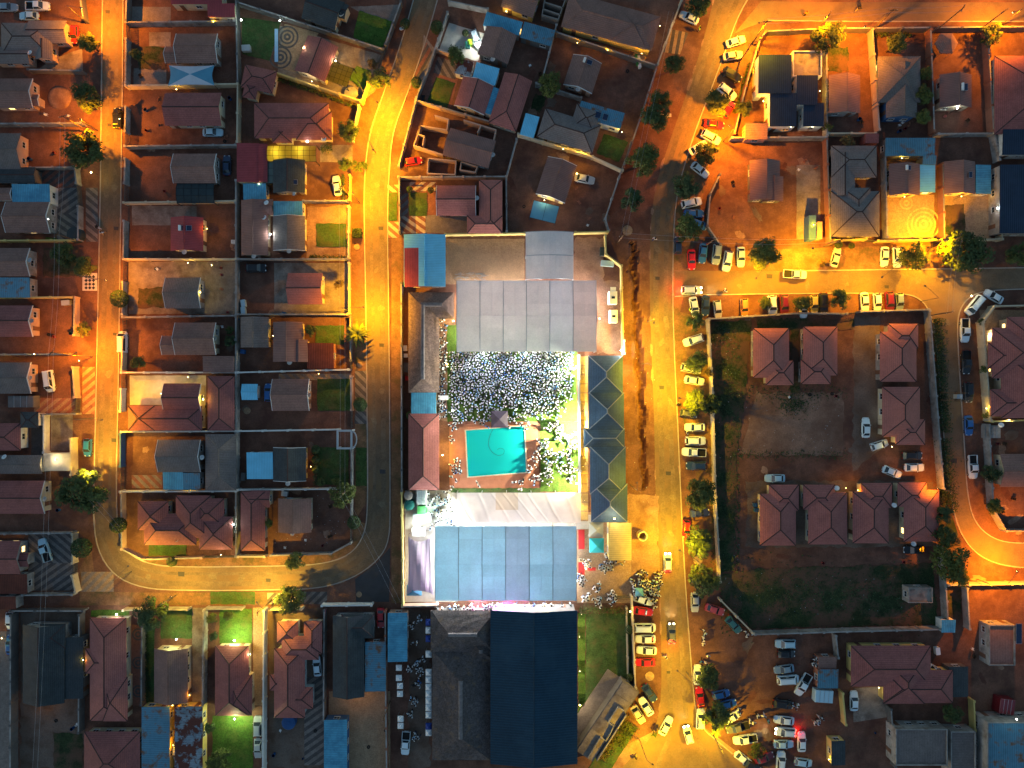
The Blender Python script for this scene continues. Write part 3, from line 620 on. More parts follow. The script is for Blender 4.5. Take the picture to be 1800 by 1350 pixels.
BL = [
 # far left column, top to bottom
 ('large grey hip-roofed house by the red car, top left', 'r_greytile', 'w_pink', [HX(2, 40, 88, 98), GX(50, 36, 117, 76), GX(-30, 82, 52, 112), GY(62, 70, 92, 104)]),
 ('brown gabled house with orange-lit gable beside a pale gravel heap', 'r_brown', 'w_pink', [GX(-30, 138, 57, 190), GX(40, 166, 68, 186, 2.4)]),
 ('grey gabled house at the left edge beside the biggest round tree', 'r_grey', 'w_pink', [GX(-40, 234, 37, 298)]),
 ('dark curved-roof carport at the left edge', 'r_dark', 'w_dark', [GX(-30, 294, 62, 322, 2.6, .5)]),
 ('bright blue metal lean-to roof at the left edge', 'r_zinc', 'w_white', [FL(22, 324, 88, 358, 2.9)]),
 ('brown gabled house below the blue lean-to, white floodlight on its gable', 'r_brown', 'w_grey', [GX(10, 355, 87, 409, 3.0), GX(-40, 330, 20, 352, 2.6)]),
 ('brown gabled house with white barge boards beside a dark hedge', 'r_brown', 'w_grey', [GX(-40, 436, 52, 486)]),
 ('flat blue-grey metal roof at the left edge above a low wall', 'r_zincdull', 'w_grey', [FL(-20, 488, 53, 523, 2.5)]),
 ('maroon gabled house with white barge boards at the left edge', 'r_maroon', 'w_pink', [GX(-40, 537, 57, 592)]),
 ('grey gabled house beside the parked white van', 'r_grey', 'w_pink', [GX(-40, 637, 54, 692)]),
 ('dark hip-roofed house with white corner walls at the left edge', 'r_dark', 'w_white', [HX(36, 724, 67, 752, 3.2), HX(-30, 744, 36, 792, 3.0, None, 'r_maroon'), GX(-40, 800, 74, 833, 2.8, None, 'r_grey')]),
 ('maroon gabled house below the lit carport', 'r_maroon', 'w_cream', [GX(-30, 845, 78, 903)]),
 ('maroon house with two lit windows beside the herringbone driveway', 'r_maroon', 'w_grey', [GX(-30, 951, 36, 1009), GX(20, 972, 50, 996, 2.5), FL(-30, 1009, 48, 1044, 2.4, 'r_rust')]),
 ('red corner roof at the left edge, above the bottom-left yards', 'r_rust', 'w_grey', [FL(-30, 1048, 28, 1071, 2.5)]),
 # left block, left column
 ('maroon flat roofs at the top edge beside the small floodlit lawn', 'r_redsheet', 'w_cream', [FL(300, -30, 390, 7, 2.9), FL(365, 7, 413, 30, 2.9)]),
 ('brown gabled house above the blue shade sail', 'r_brown', 'w_grey', [GX(310, 59, 382, 111), GX(291, 82, 330, 111, 2.5, .9)]),
 ('long brown gabled house above the pale blue sedan', 'r_maroon', 'w_cream', [GX(290, 163, 389, 221)]),
 ('brown gabled house with a dark netted carport below it', 'r_brown', 'w_grey', [GX(305, 270, 380, 322)]),
 ('maroon sheet-roofed house with a solar geyser on its roof', 'r_redsheet', 'w_cream', [GY(300, 382, 357, 441)]),
 ('small charcoal gabled house with a yellow wall lamp', 'r_grey', 'w_grey', [GX(291, 488, 352, 542)]),
 ('brown gabled house with a low left extension and herringbone yard', 'r_brown', 'w_cream', [GX(308, 567, 379, 624), GX(285, 590, 335, 624, 2.5, .9)]),
 ('low brown garden shed by the central block wall', 'r_brown', 'w_cream', [FL(357, 626, 412, 655, 2.3)]),
 ('small maroon gabled house lit by a yellow floodlight', 'r_maroon', 'w_cream', [GX(288, 674, 353, 724)]),
 ('long maroon hip-roofed outbuilding wrapped around the floodlit maroon house', 'r_maroon', 'w_cream', [HX(225, 714, 355, 757), HY(225, 713, 272, 757), HY(365, 661, 412, 757)]),
 ('grey gabled house with blue corrugated lean-to below it', 'r_grey', 'w_grey', [GX(278, 773, 352, 830), FL(287, 827, 322, 861, 2.4, 'r_zinc'), FL(322, 831, 352, 861, 2.4, 'r_zincdull')]),
 ('blue-grey hip-roofed outbuilding left of the central block wall', 'r_grey', 'w_grey', [HY(361, 763, 415, 862)]),
 ('big maroon many-hipped house on the road bend', 'r_maroon', 'w_cream', [HY(242, 881, 296, 932), HX(253, 903, 345, 958), HY(309, 871, 371, 946), HX(340, 876, 394, 926), HY(350, 908, 409, 966)]),
 # left block, right column
 ('dark roofed house above the bright green lawn, top centre left', 'r_dark', 'w_cream', [G(568, 18, 62, 52, -20), G(600, 18, 20, 26, -20)]),
 ('maroon gabled house in the circle-paved yard', 'r_maroon', 'w_cream', [G(556, 103, 66, 57, 69)]),
 ('small maroon hip-roofed cottage in the upper block', 'r_maroon', 'w_cream', [G(455, 139, 57, 40, -12, k='h'), G(440, 160, 26, 24, 78, k='h')]),
 ('wide maroon hip-roofed house above the glazed carport', 'r_maroon', 'w_cream', [HX(447, 181, 578, 243, 2.8), HX(520, 196, 583, 246, 2.7), HY(478, 222, 513, 251, 2.6)]),
 ('dark red L-shaped roof beside the glazed carport', 'r_redsheet', 'w_cream', [FL(417, 252, 455, 320, 2.9, ax='y'), FL(455, 253, 470, 320, 2.8, ax='y')]),
 ('charcoal gabled house with a blue solar panel', 'r_dark', 'w_cream', [GY(480, 281, 536, 339, 2.8)]),
 ('blue metal shed with red roof stripes', 'r_zinc', 'w_cream', [FL(428, 323, 468, 351, 2.3)]),
 ('long red sheet-roofed house with two satellite dishes', 'r_brownsheet', 'w_cream', [GY(424, 352, 471, 449), GX(440, 350, 480, 378, 2.6)]),
 ('blue corrugated patchwork roof between red and charcoal houses', 'r_zinc', 'w_cream', [FL(481, 354, 532, 381, 2.4)]),
 ('grey gabled house lit white along its left side', 'r_grey', 'w_cream', [GY(480, 380, 536, 440)]),
 ('red gabled house by the lone shrub, lit orange', 'r_red', 'w_cream', [GX(506, 480, 567, 535)]),
 ('small grey gabled cottage by the central block wall', 'r_grey', 'w_cream', [GY(423, 557, 472, 611)]),
 ('brown gabled house left of the rust-red carport', 'r_brownsheet', 'w_cream', [GY(480, 566, 532, 636), GY(512, 597, 541, 636, 2.6)]),
 ('rust-red flat carport beside the floodlit palm tree', 'r_rust', 'w_brick', [FL(540, 603, 587, 648, 2.4)]),
 ('small bright white-blue metal hut', 'r_zincw', 'w_white', [GX(425, 675, 453, 703, 2.2, .5)]),
 ('brown gabled house between the blue hatchback and a square lawn', 'r_brown', 'w_pink', [GX(479, 666, 543, 722)]),
 ('bright sky-blue flat roof left of the charcoal house', 'r_zincw', 'w_white', [FL(434, 795, 480, 842, 2.6)]),
 ('charcoal gabled house beside the arched white gatehouse', 'r_dark', 'w_yellow', [GY(480, 787, 538, 845)]),
 ('long narrow maroon hip-roofed house by the road bend', 'r_maroon', 'w_cream', [HY(423, 864, 466, 968), GX(440, 862, 475, 892, 2.6)]),
 ('brown gabled house in the bare corner plot', 'r_brown', 'w_cream', [GY(489, 876, 547, 936)]),
 # middle upper block
 ('brown gabled house at the top edge with a yellow-lit porch', 'r_brown', 'w_yellow', [G(917, -2, 60, 50, -20)]),
 ('wide brown hip-roofed house with an orange-lit veranda', 'r_brown', 'w_yellow', [G(1074, 38, 165, 62, -15, 3.0, k='h'), G(1112, 50, 60, 66, 75, 3.0, k='h')]),
 ('blue metal lean-to behind the brown house with a white-lit yard', 'r_zinc', 'w_grey', [G(884, 42, 66, 24, -16, 2.5, .25, k='f')]),
 ('rust-streaked blue metal roof at the back of the floodlit yard', 'r_zincdull', 'w_dark', [G(945, 60, 56, 28, -16, 2.5, .25, k='f')]),
 ('brown gabled house beside the white-lit yard with a white hatchback', 'r_brown', 'w_dark', [G(874, 79, 53, 56, 72)]),
 ('lone brown gabled house with a roof solar geyser in a bare yard', 'r_brown', 'w_pink', [G(1024, 130, 55, 53, 72)]),
 ('coral gabled house left of the blue roof strip', 'r_red', 'w_cream', [G(833, 168, 53, 56, 72)]),
 ('long coral hip-roofed house right of the blue roof strip', 'r_red', 'w_cream', [G(897, 179, 93, 51, 72, k='h', h0=25, h1=0)]),
 ('pale blue metal carport roof above the two coral houses', 'r_zincw', 'w_white', [G(854, 130, 42, 30, -16, 2.6, .25, k='f')]),
 ('blue metal roof strip between two coral houses', 'r_zinc', 'w_white', [G(866, 178, 48, 15, 72, 2.4, .2, k='f')]),
 ('grey and white rusty carport roof beside the dark lawn', 'r_zincrust', 'w_white', [G(816, 119, 28, 27, -16, 2.4, .2, k='f')]),
 ('bright white-blue flat metal roof in the middle block', 'r_zincw', 'w_white', [G(931, 221, 25, 38, -16, 2.6, .2, k='f')]),
 ('grey hip-roofed house with a warm-lit porch in the middle block', 'r_greytile', 'w_white', [G(1000, 230, 102, 52, -17, 2.9, k='h'), G(1030, 210, 46, 46, -17, 2.9, k='h')]),
 ('blue-grey flat-roofed annexe with two solar panels', 'r_zincdull', 'w_white', [G(1056, 202, 80, 28, -16, 3.0, .2, k='f')]),
 ('brown gabled house rising inside unroofed block walls', 'r_brownsheet', 'w_raw', [G(825, 260, 84, 50, -16, 3.0)]),
 ('brown gabled house with a white-lit gable above a teal awning', 'r_brownsheet', 'w_yellow', [G(978, 316, 68, 54, 72)]),
 ('coral gabled house inside the striped paving', 'r_red', 'w_pink', [GX(768, 326, 836, 379)]),
 ('L-shaped coral hip roof around the striped yard', 'r_coral', 'w_cream', [HY(842, 316, 883, 408), HX(821, 379, 883, 410)]),
 # event grounds
 ('half rust-red, half pale blue gabled metal shed', 'r_zincw', 'w_dark', [GY(710, 412, 783, 504, 3.2, .8)]),
 ('long brown thatched hall along the left wall of the party', 'r_thatch', 'w_yellow', [HY(718, 514, 772, 690, 3.2, 1.9), HX(722, 514, 798, 560, 3.2, 1.7)]),
 ('blue metal roof between the thatched hall and the red-tiled hall', 'r_zinc', 'w_yellow', [FL(723, 690, 767, 728, 2.9)]),
 ('long red-tiled hall left of the swimming pool', 'r_red', 'w_yellow', [HY(718, 727, 772, 861, 3.0)]),
 ('row of dark teal hipped pavilions right of the crowd', 'r_teal', 'w_cream', [HY(1034, 625, 1095, 692, 3.2), HY(1035, 690, 1097, 755, 3.2), HX(1026, 753, 1098, 787, 3.1), HY(1037, 785, 1100, 869, 3.2), HY(1039, 850, 1103, 918, 3.2)]),
 ('cream boarded entrance roof below the teal pavilions', 'boards', 'w_yellow', [FL(1070, 919, 1110, 985, 3.4, ax='y')]),
 ('huge dark blue gabled hall below the blue marquee', 'r_bluehall', 'w_dark', [GY(862, 1073, 1015, 1343, 5.0, 1.6)]),
 ('dark thatched lounge below the blue marquee', 'r_thatch2', 'w_dark', [HX(757, 1073, 872, 1146, 3.2, 2.2), HY(820, 1120, 872, 1162, 3.0, 1.4)]),
 ('dark patched thatched hall left of the blue gabled hall', 'r_thatch2', 'w_dark', [HY(760, 1143, 862, 1336, 3.0, 2.3)]),
 # bottom left
 ('charcoal gabled house between two long dark walls', 'r_dark', 'w_grey', [GY(40, 1098, 113, 1236, 2.9), HX(70, 1097, 115, 1140, 2.8)]),
 ('black ribbed carport beside the charcoal gabled house', 'r_dark', 'w_dark', [FL(115, 1120, 146, 1228, 2.4, ax='y')]),
 ('long red hip-roofed house at lower left', 'r_red', 'w_cream', [HY(158, 1086, 222, 1267), HX(150, 1140, 200, 1184, 2.6), HX(180, 1190, 224, 1268, 2.8)]),
 ('red hip-roofed house cut by the bottom edge', 'r_maroon', 'w_cream', [HX(148, 1286, 246, 1380)]),
 ('brown gabled house between two night-lit green lawns', 'r_brown', 'w_cream', [GY(271, 1140, 330, 1235)]),
 ('pale blue metal roof left of the narrow lit courtyard', 'r_zincdull', 'w_yellow', [FL(250, 1242, 298, 1380, 2.5, ax='y')]),
 ('rust-blotched metal roof right of the narrow lit courtyard', 'r_zincrust', 'w_yellow', [FL(308, 1242, 356, 1380, 2.5, ax='y')]),
 ('maroon hip-roofed house between two bright green lawns', 'r_maroon', 'w_cream', [HY(378, 1135, 437, 1258), HX(400, 1186, 443, 1258, 2.6)]),
 ('red many-hipped house beside the parked white sedan', 'r_red', 'w_white', [HY(487, 1092, 524, 1130), HY(534, 1092, 566, 1150), HX(495, 1118, 560, 1160, 2.9), HY(482, 1140, 536, 1262, 2.9), HX(505, 1208, 550, 1246), HX(474, 1186, 500, 1214, 2.5)]),
 ('black hip-roofed house by the red sedan', 'r_dark', 'w_grey', [GY(585, 1082, 640, 1225, 3.0), HX(600, 1080, 658, 1122, 2.9)]),
 ('rusty blue metal lean-to right of the black roof', 'r_zincdull', 'w_brick', [FL(642, 1128, 678, 1215, 2.4, ax='y')]),
 ('pale blue metal roof with pink edge beside the market lane', 'r_zinc', 'w_pink', [FL(682, 1077, 716, 1163, 2.6, ax='y')]),
 ('blue metal shed at the bottom edge beside a sandy yard', 'r_zinc', 'w_blue', [FL(570, 1265, 610, 1380, 2.5, ax='y')]),
 # upper right
 ('modern house with four dark navy roof panels', 'r_navy', 'w_white', [FL(1333, 97, 1391, 164, 4.2), FL(1353, 164, 1400, 222, 3.7), FL(1400, 133, 1437, 184, 3.8), FL(1412, 182, 1448, 222, 3.2), FL(1394, 89, 1445, 134, 3.2, 'r_slab', 'p')]),
 ('small brown sheet-roofed building behind the orange-lit wall', 'r_brown', 'w_pink', [FL(1310, 217, 1349, 245, 2.6)]),
 ('brown gabled house right of the navy-roofed house', 'r_brownsheet', 'w_grey', [GY(1457, 132, 1512, 199)]),
 ('blue-walled house with a grey hipped roof', 'r_grey', 'w_blue', [HX(1543, 99, 1618, 180, 3.2), GY(1558, 112, 1612, 207, 3.2)]),
 ('brown gabled house with a white porch light', 'r_brownsheet', 'w_cream', [GY(1652, 131, 1708, 189)]),
 ('big maroon hip-roofed house at the upper right edge', 'r_maroon', 'w_cream', [HY(1748, 98, 1850, 236, 3.0)]),
 ('upper of the two navy roofs at the right edge', 'r_navy', 'w_white', [FL(1762, 228, 1860, 272, 3.2)]),
 ('tall navy-roofed block with lit windows at the right edge', 'r_navy', 'w_grey', [FL(1757, 290, 1860, 410, 3.6)]),
 ('grey many-hipped house on the orange-lit side street', 'r_greytile', 'w_cream', [HX(1461, 256, 1541, 312, 3.0), GY(1461, 270, 1503, 345, 3.0), HX(1461, 336, 1546, 416, 3.1), HY(1480, 330, 1530, 400, 3.3)]),
 ('teal metal roof behind the brown cottage with blue lean-to', 'r_zincdull', 'w_dark', [FL(1556, 243, 1643, 274, 2.8), FL(1622, 274, 1645, 289, 2.7)]),
 ('brown cottage above the ring-patterned paving', 'r_brownsheet', 'w_cream', [GY(1563, 288, 1617, 343)]),
 ('bright blue lean-to of the ring-paved yard', 'r_zincw', 'w_grey', [FL(1616, 290, 1644, 338, 2.3, ax='y')]),
 ('brown cottage above the square patch of dry grass', 'r_brownsheet', 'w_cream', [GY(1660, 284, 1714, 341)]),
 ('blue lean-to right of the dry grass cottage', 'r_zinc', 'w_grey', [FL(1714, 290, 1742, 341, 2.3, ax='y')]),
 ('lone brown house in the big bare earth yard', 'r_brownsheet', 'w_dark', [GY(1318, 282, 1371, 352), GY(1340, 310, 1377, 354, 2.6)]),
 # walled estate on the right
 ('leftmost coral hip-roofed cottage, top row of the walled estate', 'r_coral', 'w_grey', [HY(1324, 577, 1387, 664), HX(1346, 634, 1395, 677, 2.6)]),
 ('second coral hip-roofed cottage, top row of the walled estate', 'r_coral', 'w_grey', [HY(1412, 574, 1472, 660), HX(1408, 632, 1460, 675, 2.6)]),
 ('rightmost coral hip-roofed cottage, top row of the walled estate', 'r_coral', 'w_grey', [HY(1547, 583, 1611, 671), HX(1561, 569, 1614, 612, 2.6)]),
 ('coral hip-roofed cottage in the middle of the estate, right side', 'r_coral', 'w_cream', [HY(1551, 680, 1617, 768), HX(1574, 737, 1626, 782, 2.6)]),
 ('leftmost red hip-roofed cottage, bottom row of the walled estate', 'r_red', 'w_cream', [HY(1336, 868, 1399, 959), HX(1352, 852, 1404, 898, 2.6)]),
 ('second red hip-roofed cottage, bottom row of the walled estate', 'r_red', 'w_cream', [HY(1421, 865, 1489, 957), HX(1412, 852, 1468, 896, 2.6)]),
 ('third red hip-roofed cottage, bottom row of the walled estate', 'r_red', 'w_cream', [HY(1499, 864, 1562, 955), HX(1513, 849, 1568, 893, 2.6)]),
 ('rightmost red hip-roofed cottage, bottom row of the walled estate', 'r_red', 'w_cream', [HY(1589, 861, 1651, 952), HX(1578, 848, 1629, 891, 2.6)]),
 ('large red hip-roofed house at the right edge behind a white wall', 'r_red', 'w_cream', [HX(1770, 557, 1880, 640, 3.0), HX(1744, 576, 1860, 665, 3.0), HX(1737, 602, 1850, 648, 2.8), HY(1760, 620, 1880, 735, 3.0), HX(1741, 684, 1860, 732, 2.8)]),
 ('brown roofed house at the right edge behind dark bushes', 'r_brown', 'w_cream', [GX(1758, 798, 1860, 856)]),
 # lower right
 ('big L-shaped maroon hip-roofed house at lower right', 'r_maroon', 'w_yellow', [HX(1496, 1135, 1636, 1207, 3.0), HX(1553, 1178, 1675, 1236, 3.0), HY(1553, 1160, 1625, 1237, 3.0)]),
 ('small blue-grey roofed shack at lower right', 'r_zincdull', 'w_brick', [FL(1437, 1176, 1473, 1210, 2.3), FL(1438, 1154, 1470, 1176, 2.2, 'r_brown')]),
 ('black flat-roofed shed right of the big maroon house', 'r_dark', 'w_dark', [FL(1667, 1172, 1702, 1225, 2.4, ax='y')]),
 ('tall brown flat-topped house with rooftop solar panels', 'r_brown', 'w_grey', [FL(1739, 1099, 1785, 1170, 3.3, None, 'p', 'y')]),
 ('grey flat-roofed house with parapet at the bottom edge', 'r_zincdull', 'w_grey', [FL(1575, 1282, 1666, 1346, 4.0, 'r_grey', 'p')]),
 ('narrow flat-roofed house at the bottom right edge', 'r_zincdull', 'w_grey', [FL(1672, 1286, 1716, 1380, 3.4, 'r_grey', 'p', 'y')]),
 ('tall blue-grey two-storey block at the bottom right corner', 'r_zincdull', 'w_grey', [FL(1736, 1270, 1860, 1400, 5.0, 'r_zincdull', 'p')]),
 ('black kiosk with a lit counter in the dirt car park', 'r_dark', 'w_yellow', [FL(1461, 1302, 1486, 1345, 2.5, ax='y')]),
 ('small white pump hut outside the estate wall corner', 'r_zinc', 'w_white', [FL(1655, 1089, 1679, 1112, 2.4)]),
 ('small unfinished block building in the estate corner', 'r_slab', 'w_raw', [FL(1597, 1033, 1640, 1060, 2.6, None, 'p')]),
]
LITW = {1: (0, 1), 5: (1,), 12: (0, 1, 2), 17: (0,), 49: (1, 2), 90: (0, 1, 2, 3), 98: (0, 2, 3), 109: (0, 1), 110: (0, 1, 2), 111: (0, 1), 112: (0,), 113: (0, 3)}
BARGE = {1, 5, 6, 8, 9, 11, 15, 17, 19, 20, 22, 24, 36, 42, 44, 52, 53, 54, 62, 63}
for i, (lb, rk, wk, wg) in enumerate(BL):
    cat = 'house'; nm = 'house'
    for kw, c_ in (('carport', 'carport'), ('lean-to', 'shed'), ('shed', 'shed'), ('hall', 'hall'), ('outbuilding', 'outbuilding'), ('hut', 'hut'), ('shack', 'shed'), ('kiosk', 'kiosk'), ('lounge', 'hall'), ('pavilions', 'pavilion'), ('metal roof', 'shed'), ('flat roof', 'shed'), ('annexe', 'outbuilding'), ('entrance roof', 'gatehouse')):
        if kw in lb and not lb.split(kw)[0].endswith(('a dark netted ', 'above the glazed ', 'beside the glazed ', 'with blue corrugated ', 'below the blue ', 'left of the rust-red ', 'below the lit ', 'with blue ')): cat = nm = c_; break
    house(lb, rk, wk, wg, cat, nm, LITW.get(i, ()), barge=(i in BARGE))
# ------------------------------------------------------------------ boundary walls
WALLS = [  # material, height, polyline
 ('w_grey', 1.9, [(0, 223), (152, 222)]), ('w_dark', 1.9, [(60, 129), (152, 131)]), ('w_dark', 2.0, [(150, 0), (156, 40)]), ('w_grey', 1.8, [(64, 299), (140, 298), (143, 326)]), ('w_grey', 1.8, [(146, 366), (146, 424)]), ('w_yellow', 1.8, [(-20, 426), (140, 425)]),
 ('w_yellow', 1.8, [(-20, 525), (138, 524)]), ('w_pink', 1.8, [(140, 524), (139, 590)]), ('w_grey', 1.8, [(-20, 624), (132, 623)]), ('w_pink', 2.0, [(138, 646), (141, 698)]), ('w_grey', 1.9, [(62, 728), (142, 727)]), ('w_white', 1.9, [(87, 730), (87, 794)]), ('w_cream', 2.4, [(136, 770), (137, 832)]),
 ('w_grey', 1.7, [(-20, 936), (134, 934)]), ('w_cream', 1.9, [(137, 936), (137, 986)]), ('w_cream', 1.9, [(136, 1008), (142, 1036)]), ('w_grey', 1.8, [(50, 1042), (136, 1041)]), ('w_dark', 1.9, [(30, 1069), (155, 1069)]), ('w_dark', 2.3, [(32, 1076), (31, 1380)]), ('w_dark', 2.0, [(149, 1076), (148, 1280)]),
 ('w_dark', 2.0, [(232, -20), (230, 44)]), ('w_grey', 1.9, [(230, 47), (418, 45)]), ('w_grey', 1.9, [(230, 76), (229, 152)]), ('w_cream', 1.9, [(229, 157), (424, 154)]), ('w_grey', 1.9, [(229, 194), (228, 236)]), ('w_grey', 1.9, [(228, 262), (420, 260)]), ('w_grey', 1.9, [(228, 284), (227, 326)]),
 ('w_cream', 1.9, [(226, 360), (420, 357)]), ('w_grey', 1.9, [(226, 392), (225, 456)]), ('w_cream', 1.9, [(226, 458), (421, 458)]), ('w_grey', 1.9, [(224, 498), (223, 554)]), ('w_grey', 1.9, [(224, 559), (421, 556)]), ('w_cream', 1.9, [(224, 594), (222, 650)]), ('w_white', 1.9, [(222, 655), (421, 655)]),
 ('w_white', 1.9, [(221, 684), (220, 722)]), ('w_white', 1.9, [(222, 758), (421, 757)]), ('w_blue', 1.9, [(220, 762), (220, 818)]), ('w_white', 1.9, [(220, 862), (421, 861)]), ('w_pink', 1.8, [(221, 864), (222, 962), (258, 980), (360, 977)]), ('w_dark', 2.0, [(421, 8), (424, 150)]), ('w_cream', 2.0, [(424, 155), (423, 255)]),
 ('w_grey', 2.0, [(421, 322), (421, 556)]), ('w_grey', 2.0, [(421, 558), (421, 760)]), ('w_grey', 2.0, [(421, 762), (421, 974)]), ('w_dark', 2.0, [(425, 13), (500, 37), (586, 65), (676, 94)]), ('w_dark', 2.0, [(707, 12), (680, 86)]), ('w_yellow', 2.0, [(488, 134), (638, 184)]), ('w_yellow', 2.0, [(650, 152), (640, 182)]), ('w_cream', 1.9, [(634, 192), (622, 250)]),
 ('w_grey', 1.9, [(538, 357), (613, 357)]), ('w_yellow', 1.5, [(618, 312), (617, 354)]), ('w_grey', 1.9, [(424, 458), (614, 458)]), ('w_cream', 1.5, [(616, 366), (615, 454)]), ('w_grey', 1.9, [(424, 554), (614, 554)]), ('w_cream', 1.5, [(616, 464), (616, 552)]), ('w_white', 1.9, [(424, 655), (616, 650)]), ('w_dark', 1.6, [(619, 558), (619, 634)]),
 ('w_pink', 1.9, [(620, 662), (621, 720)]), ('w_white', 1.9, [(424, 757), (598, 754)]), ('w_grey', 1.8, [(621, 790), (621, 856)]), ('w_white', 1.9, [(424, 859), (620, 857)]), ('w_grey', 1.9, [(621, 862), (620, 910)]), ('w_grey', 1.8, [(619, 952), (585, 970), (481, 973)]), ('w_cream', 1.8, [(424, 975), (470, 975)]),
 ('w_cream', 1.8, [(225, 1068), (262, 1067)]), ('w_grey', 1.8, [(292, 1067), (336, 1067)]), ('w_dark', 1.8, [(257, 1096), (256, 1232)]), ('w_grey', 2.0, [(365, 1068), (361, 1380)]), ('w_grey', 1.8, [(368, 1066), (430, 1066)]), ('w_white', 2.2, [(470, 1068), (468, 1380)]), ('w_cream', 1.9, [(480, 1067), (534, 1066)]), ('w_dark', 2.0, [(574, 1068), (573, 1262)]), ('w_white', 1.9, [(570, 1060), (656, 1059)]),
 ('w_brick', 2.0, [(680, 1070), (681, 1236), (683, 1380)]), ('w_dark', 2.1, [(704, 318), (705, 412)]), ('w_dark', 2.2, [(708, 500), (709, 860)]), ('w_yellow', 2.2, [(709, 864), (710, 1058)]), ('w_pink', 2.1, [(710, 1061), (768, 1060)]),
 ('w_grey', 1.9, [(788, 30), (756, 122), (734, 178)]), ('w_pink', 1.9, [(733, 182), (905, 232)]), ('w_pink', 1.7, [(768, 92), (812, 107)]), ('w_grey', 1.9, [(790, 10), (858, 24)]), ('w_grey', 1.9, [(977, 52), (952, 148)]), ('w_dark', 2.0, [(978, 65), (1060, 92), (1150, 122)]), ('w_cream', 2.0, [(1194, 10), (1153, 120)]), ('w_brick', 1.9, [(1151, 126), (1123, 213), (1094, 298)]), ('w_grey', 1.9, [(1108, 255), (1086, 316), (1062, 388), (1068, 408)]),
 ('w_grey', 1.9, [(942, 153), (1020, 178)]), ('w_cream', 1.9, [(911, 241), (1040, 280), (1092, 304)]), ('w_grey', 1.9, [(908, 250), (890, 316), (891, 410)]), ('w_pink', 2.0, [(703, 316), (890, 315)]), ('w_grey', 1.9, [(732, 186), (703, 296)]), ('w_yellow', 2.1, [(784, 415), (922, 413)]), ('w_yellow', 2.1, [(1010, 412), (1066, 411)]), ('w_yellow', 2.2, [(1062, 418), (1063, 450), (1090, 470), (1093, 622)]),
 ('w_brick', 2.0, [(1340, 64), (1331, 76), (1325, 94), (1306, 158), (1286, 240)]), ('w_dark', 2.0, [(1342, 63), (1430, 59)]), ('w_grey', 2.2, [(1282, 248), (1444, 247)]), ('w_grey', 2.2, [(1445, 92), (1446, 244)]), ('w_brick', 2.1, [(1446, 250), (1452, 427)]), ('w_dark', 2.1, [(1434, 58), (1522, 58)]), ('w_pink', 2.1, [(1525, 60), (1537, 234)]), ('w_dark', 2.1, [(1530, 58), (1624, 57)]), ('w_brick', 2.1, [(1626, 60), (1632, 236)]), ('w_dark', 2.1, [(1640, 57), (1722, 56)]), ('w_brick', 2.1, [(1725, 60), (1735, 236)]), ('w_dark', 2.1, [(1730, 56), (1840, 55)]),
 ('w_cream', 2.0, [(1448, 240), (1530, 240)]), ('w_grey', 2.0, [(1640, 241), (1738, 240), (1746, 286)]), ('w_yellow', 1.7, [(1455, 425), (1516, 423)]), ('w_yellow', 1.7, [(1536, 426), (1646, 424)]), ('w_cream', 1.7, [(1654, 426), (1746, 423)]), ('w_grey', 2.0, [(1548, 280), (1551, 420)]), ('w_brick', 2.0, [(1648, 292), (1650, 420)]), ('w_cream', 2.1, [(1747, 342), (1750, 424)]), ('w_dark', 1.6, [(1262, 310), (1245, 345), (1240, 400), (1262, 432)]),
 ('w_grey', 2.2, [(1242, 562), (1400, 552), (1480, 553)]), ('w_grey', 2.2, [(1505, 549), (1622, 546)]), ('w_cream', 2.2, [(1241, 564), (1248, 690), (1253, 870), (1261, 1018)]), ('w_cream', 2.2, [(1262, 1050), (1318, 1107)]), ('w_grey', 2.2, [(1321, 1109), (1480, 1104), (1652, 1100)]), ('w_grey', 2.2, [(1624, 548), (1641, 770), (1648, 856)]), ('w_grey', 2.2, [(1648, 958), (1656, 1098)]),
 ('w_cream', 2.3, [(1840, 538), (1737, 540), (1716, 568), (1729, 738)]), ('w_yellow', 2.2, [(1732, 740), (1840, 736)]), ('w_grey', 2.1, [(1727, 746), (1735, 892), (1757, 930), (1840, 930)]), ('w_cream', 2.0, [(1657, 1024), (1840, 1021)]), ('w_grey', 2.0, [(1690, 1030), (1694, 1100)]), ('w_grey', 2.0, [(1462, 1112), (1466, 1150)]), ('w_yellow', 2.0, [(1474, 1212), (1479, 1266)]), ('w_yellow', 1.9, [(1702, 1226), (1704, 1276)]), ('w_dark', 1.9, [(1558, 1240), (1566, 1340)]),
 ('w_cream', 2.2, [(1108, 1045), (1114, 1202), (1096, 1236)]), ('w_white', 2.4, [(1016, 626), (1018, 866)]), ('w_cream', 1.0, [(1100, 1066), (1103, 1196)]), ('w_white', 2.2, [(1094, 600), (1094, 622)]),
]
WC = {'w_grey': 'grey block', 'w_dark': 'dark', 'w_cream': 'cream plastered', 'w_white': 'white', 'w_pink': 'pinkish plastered', 'w_yellow': 'yellowish', 'w_brick': 'brown', 'w_blue': 'blue', 'w_raw': 'raw block'}
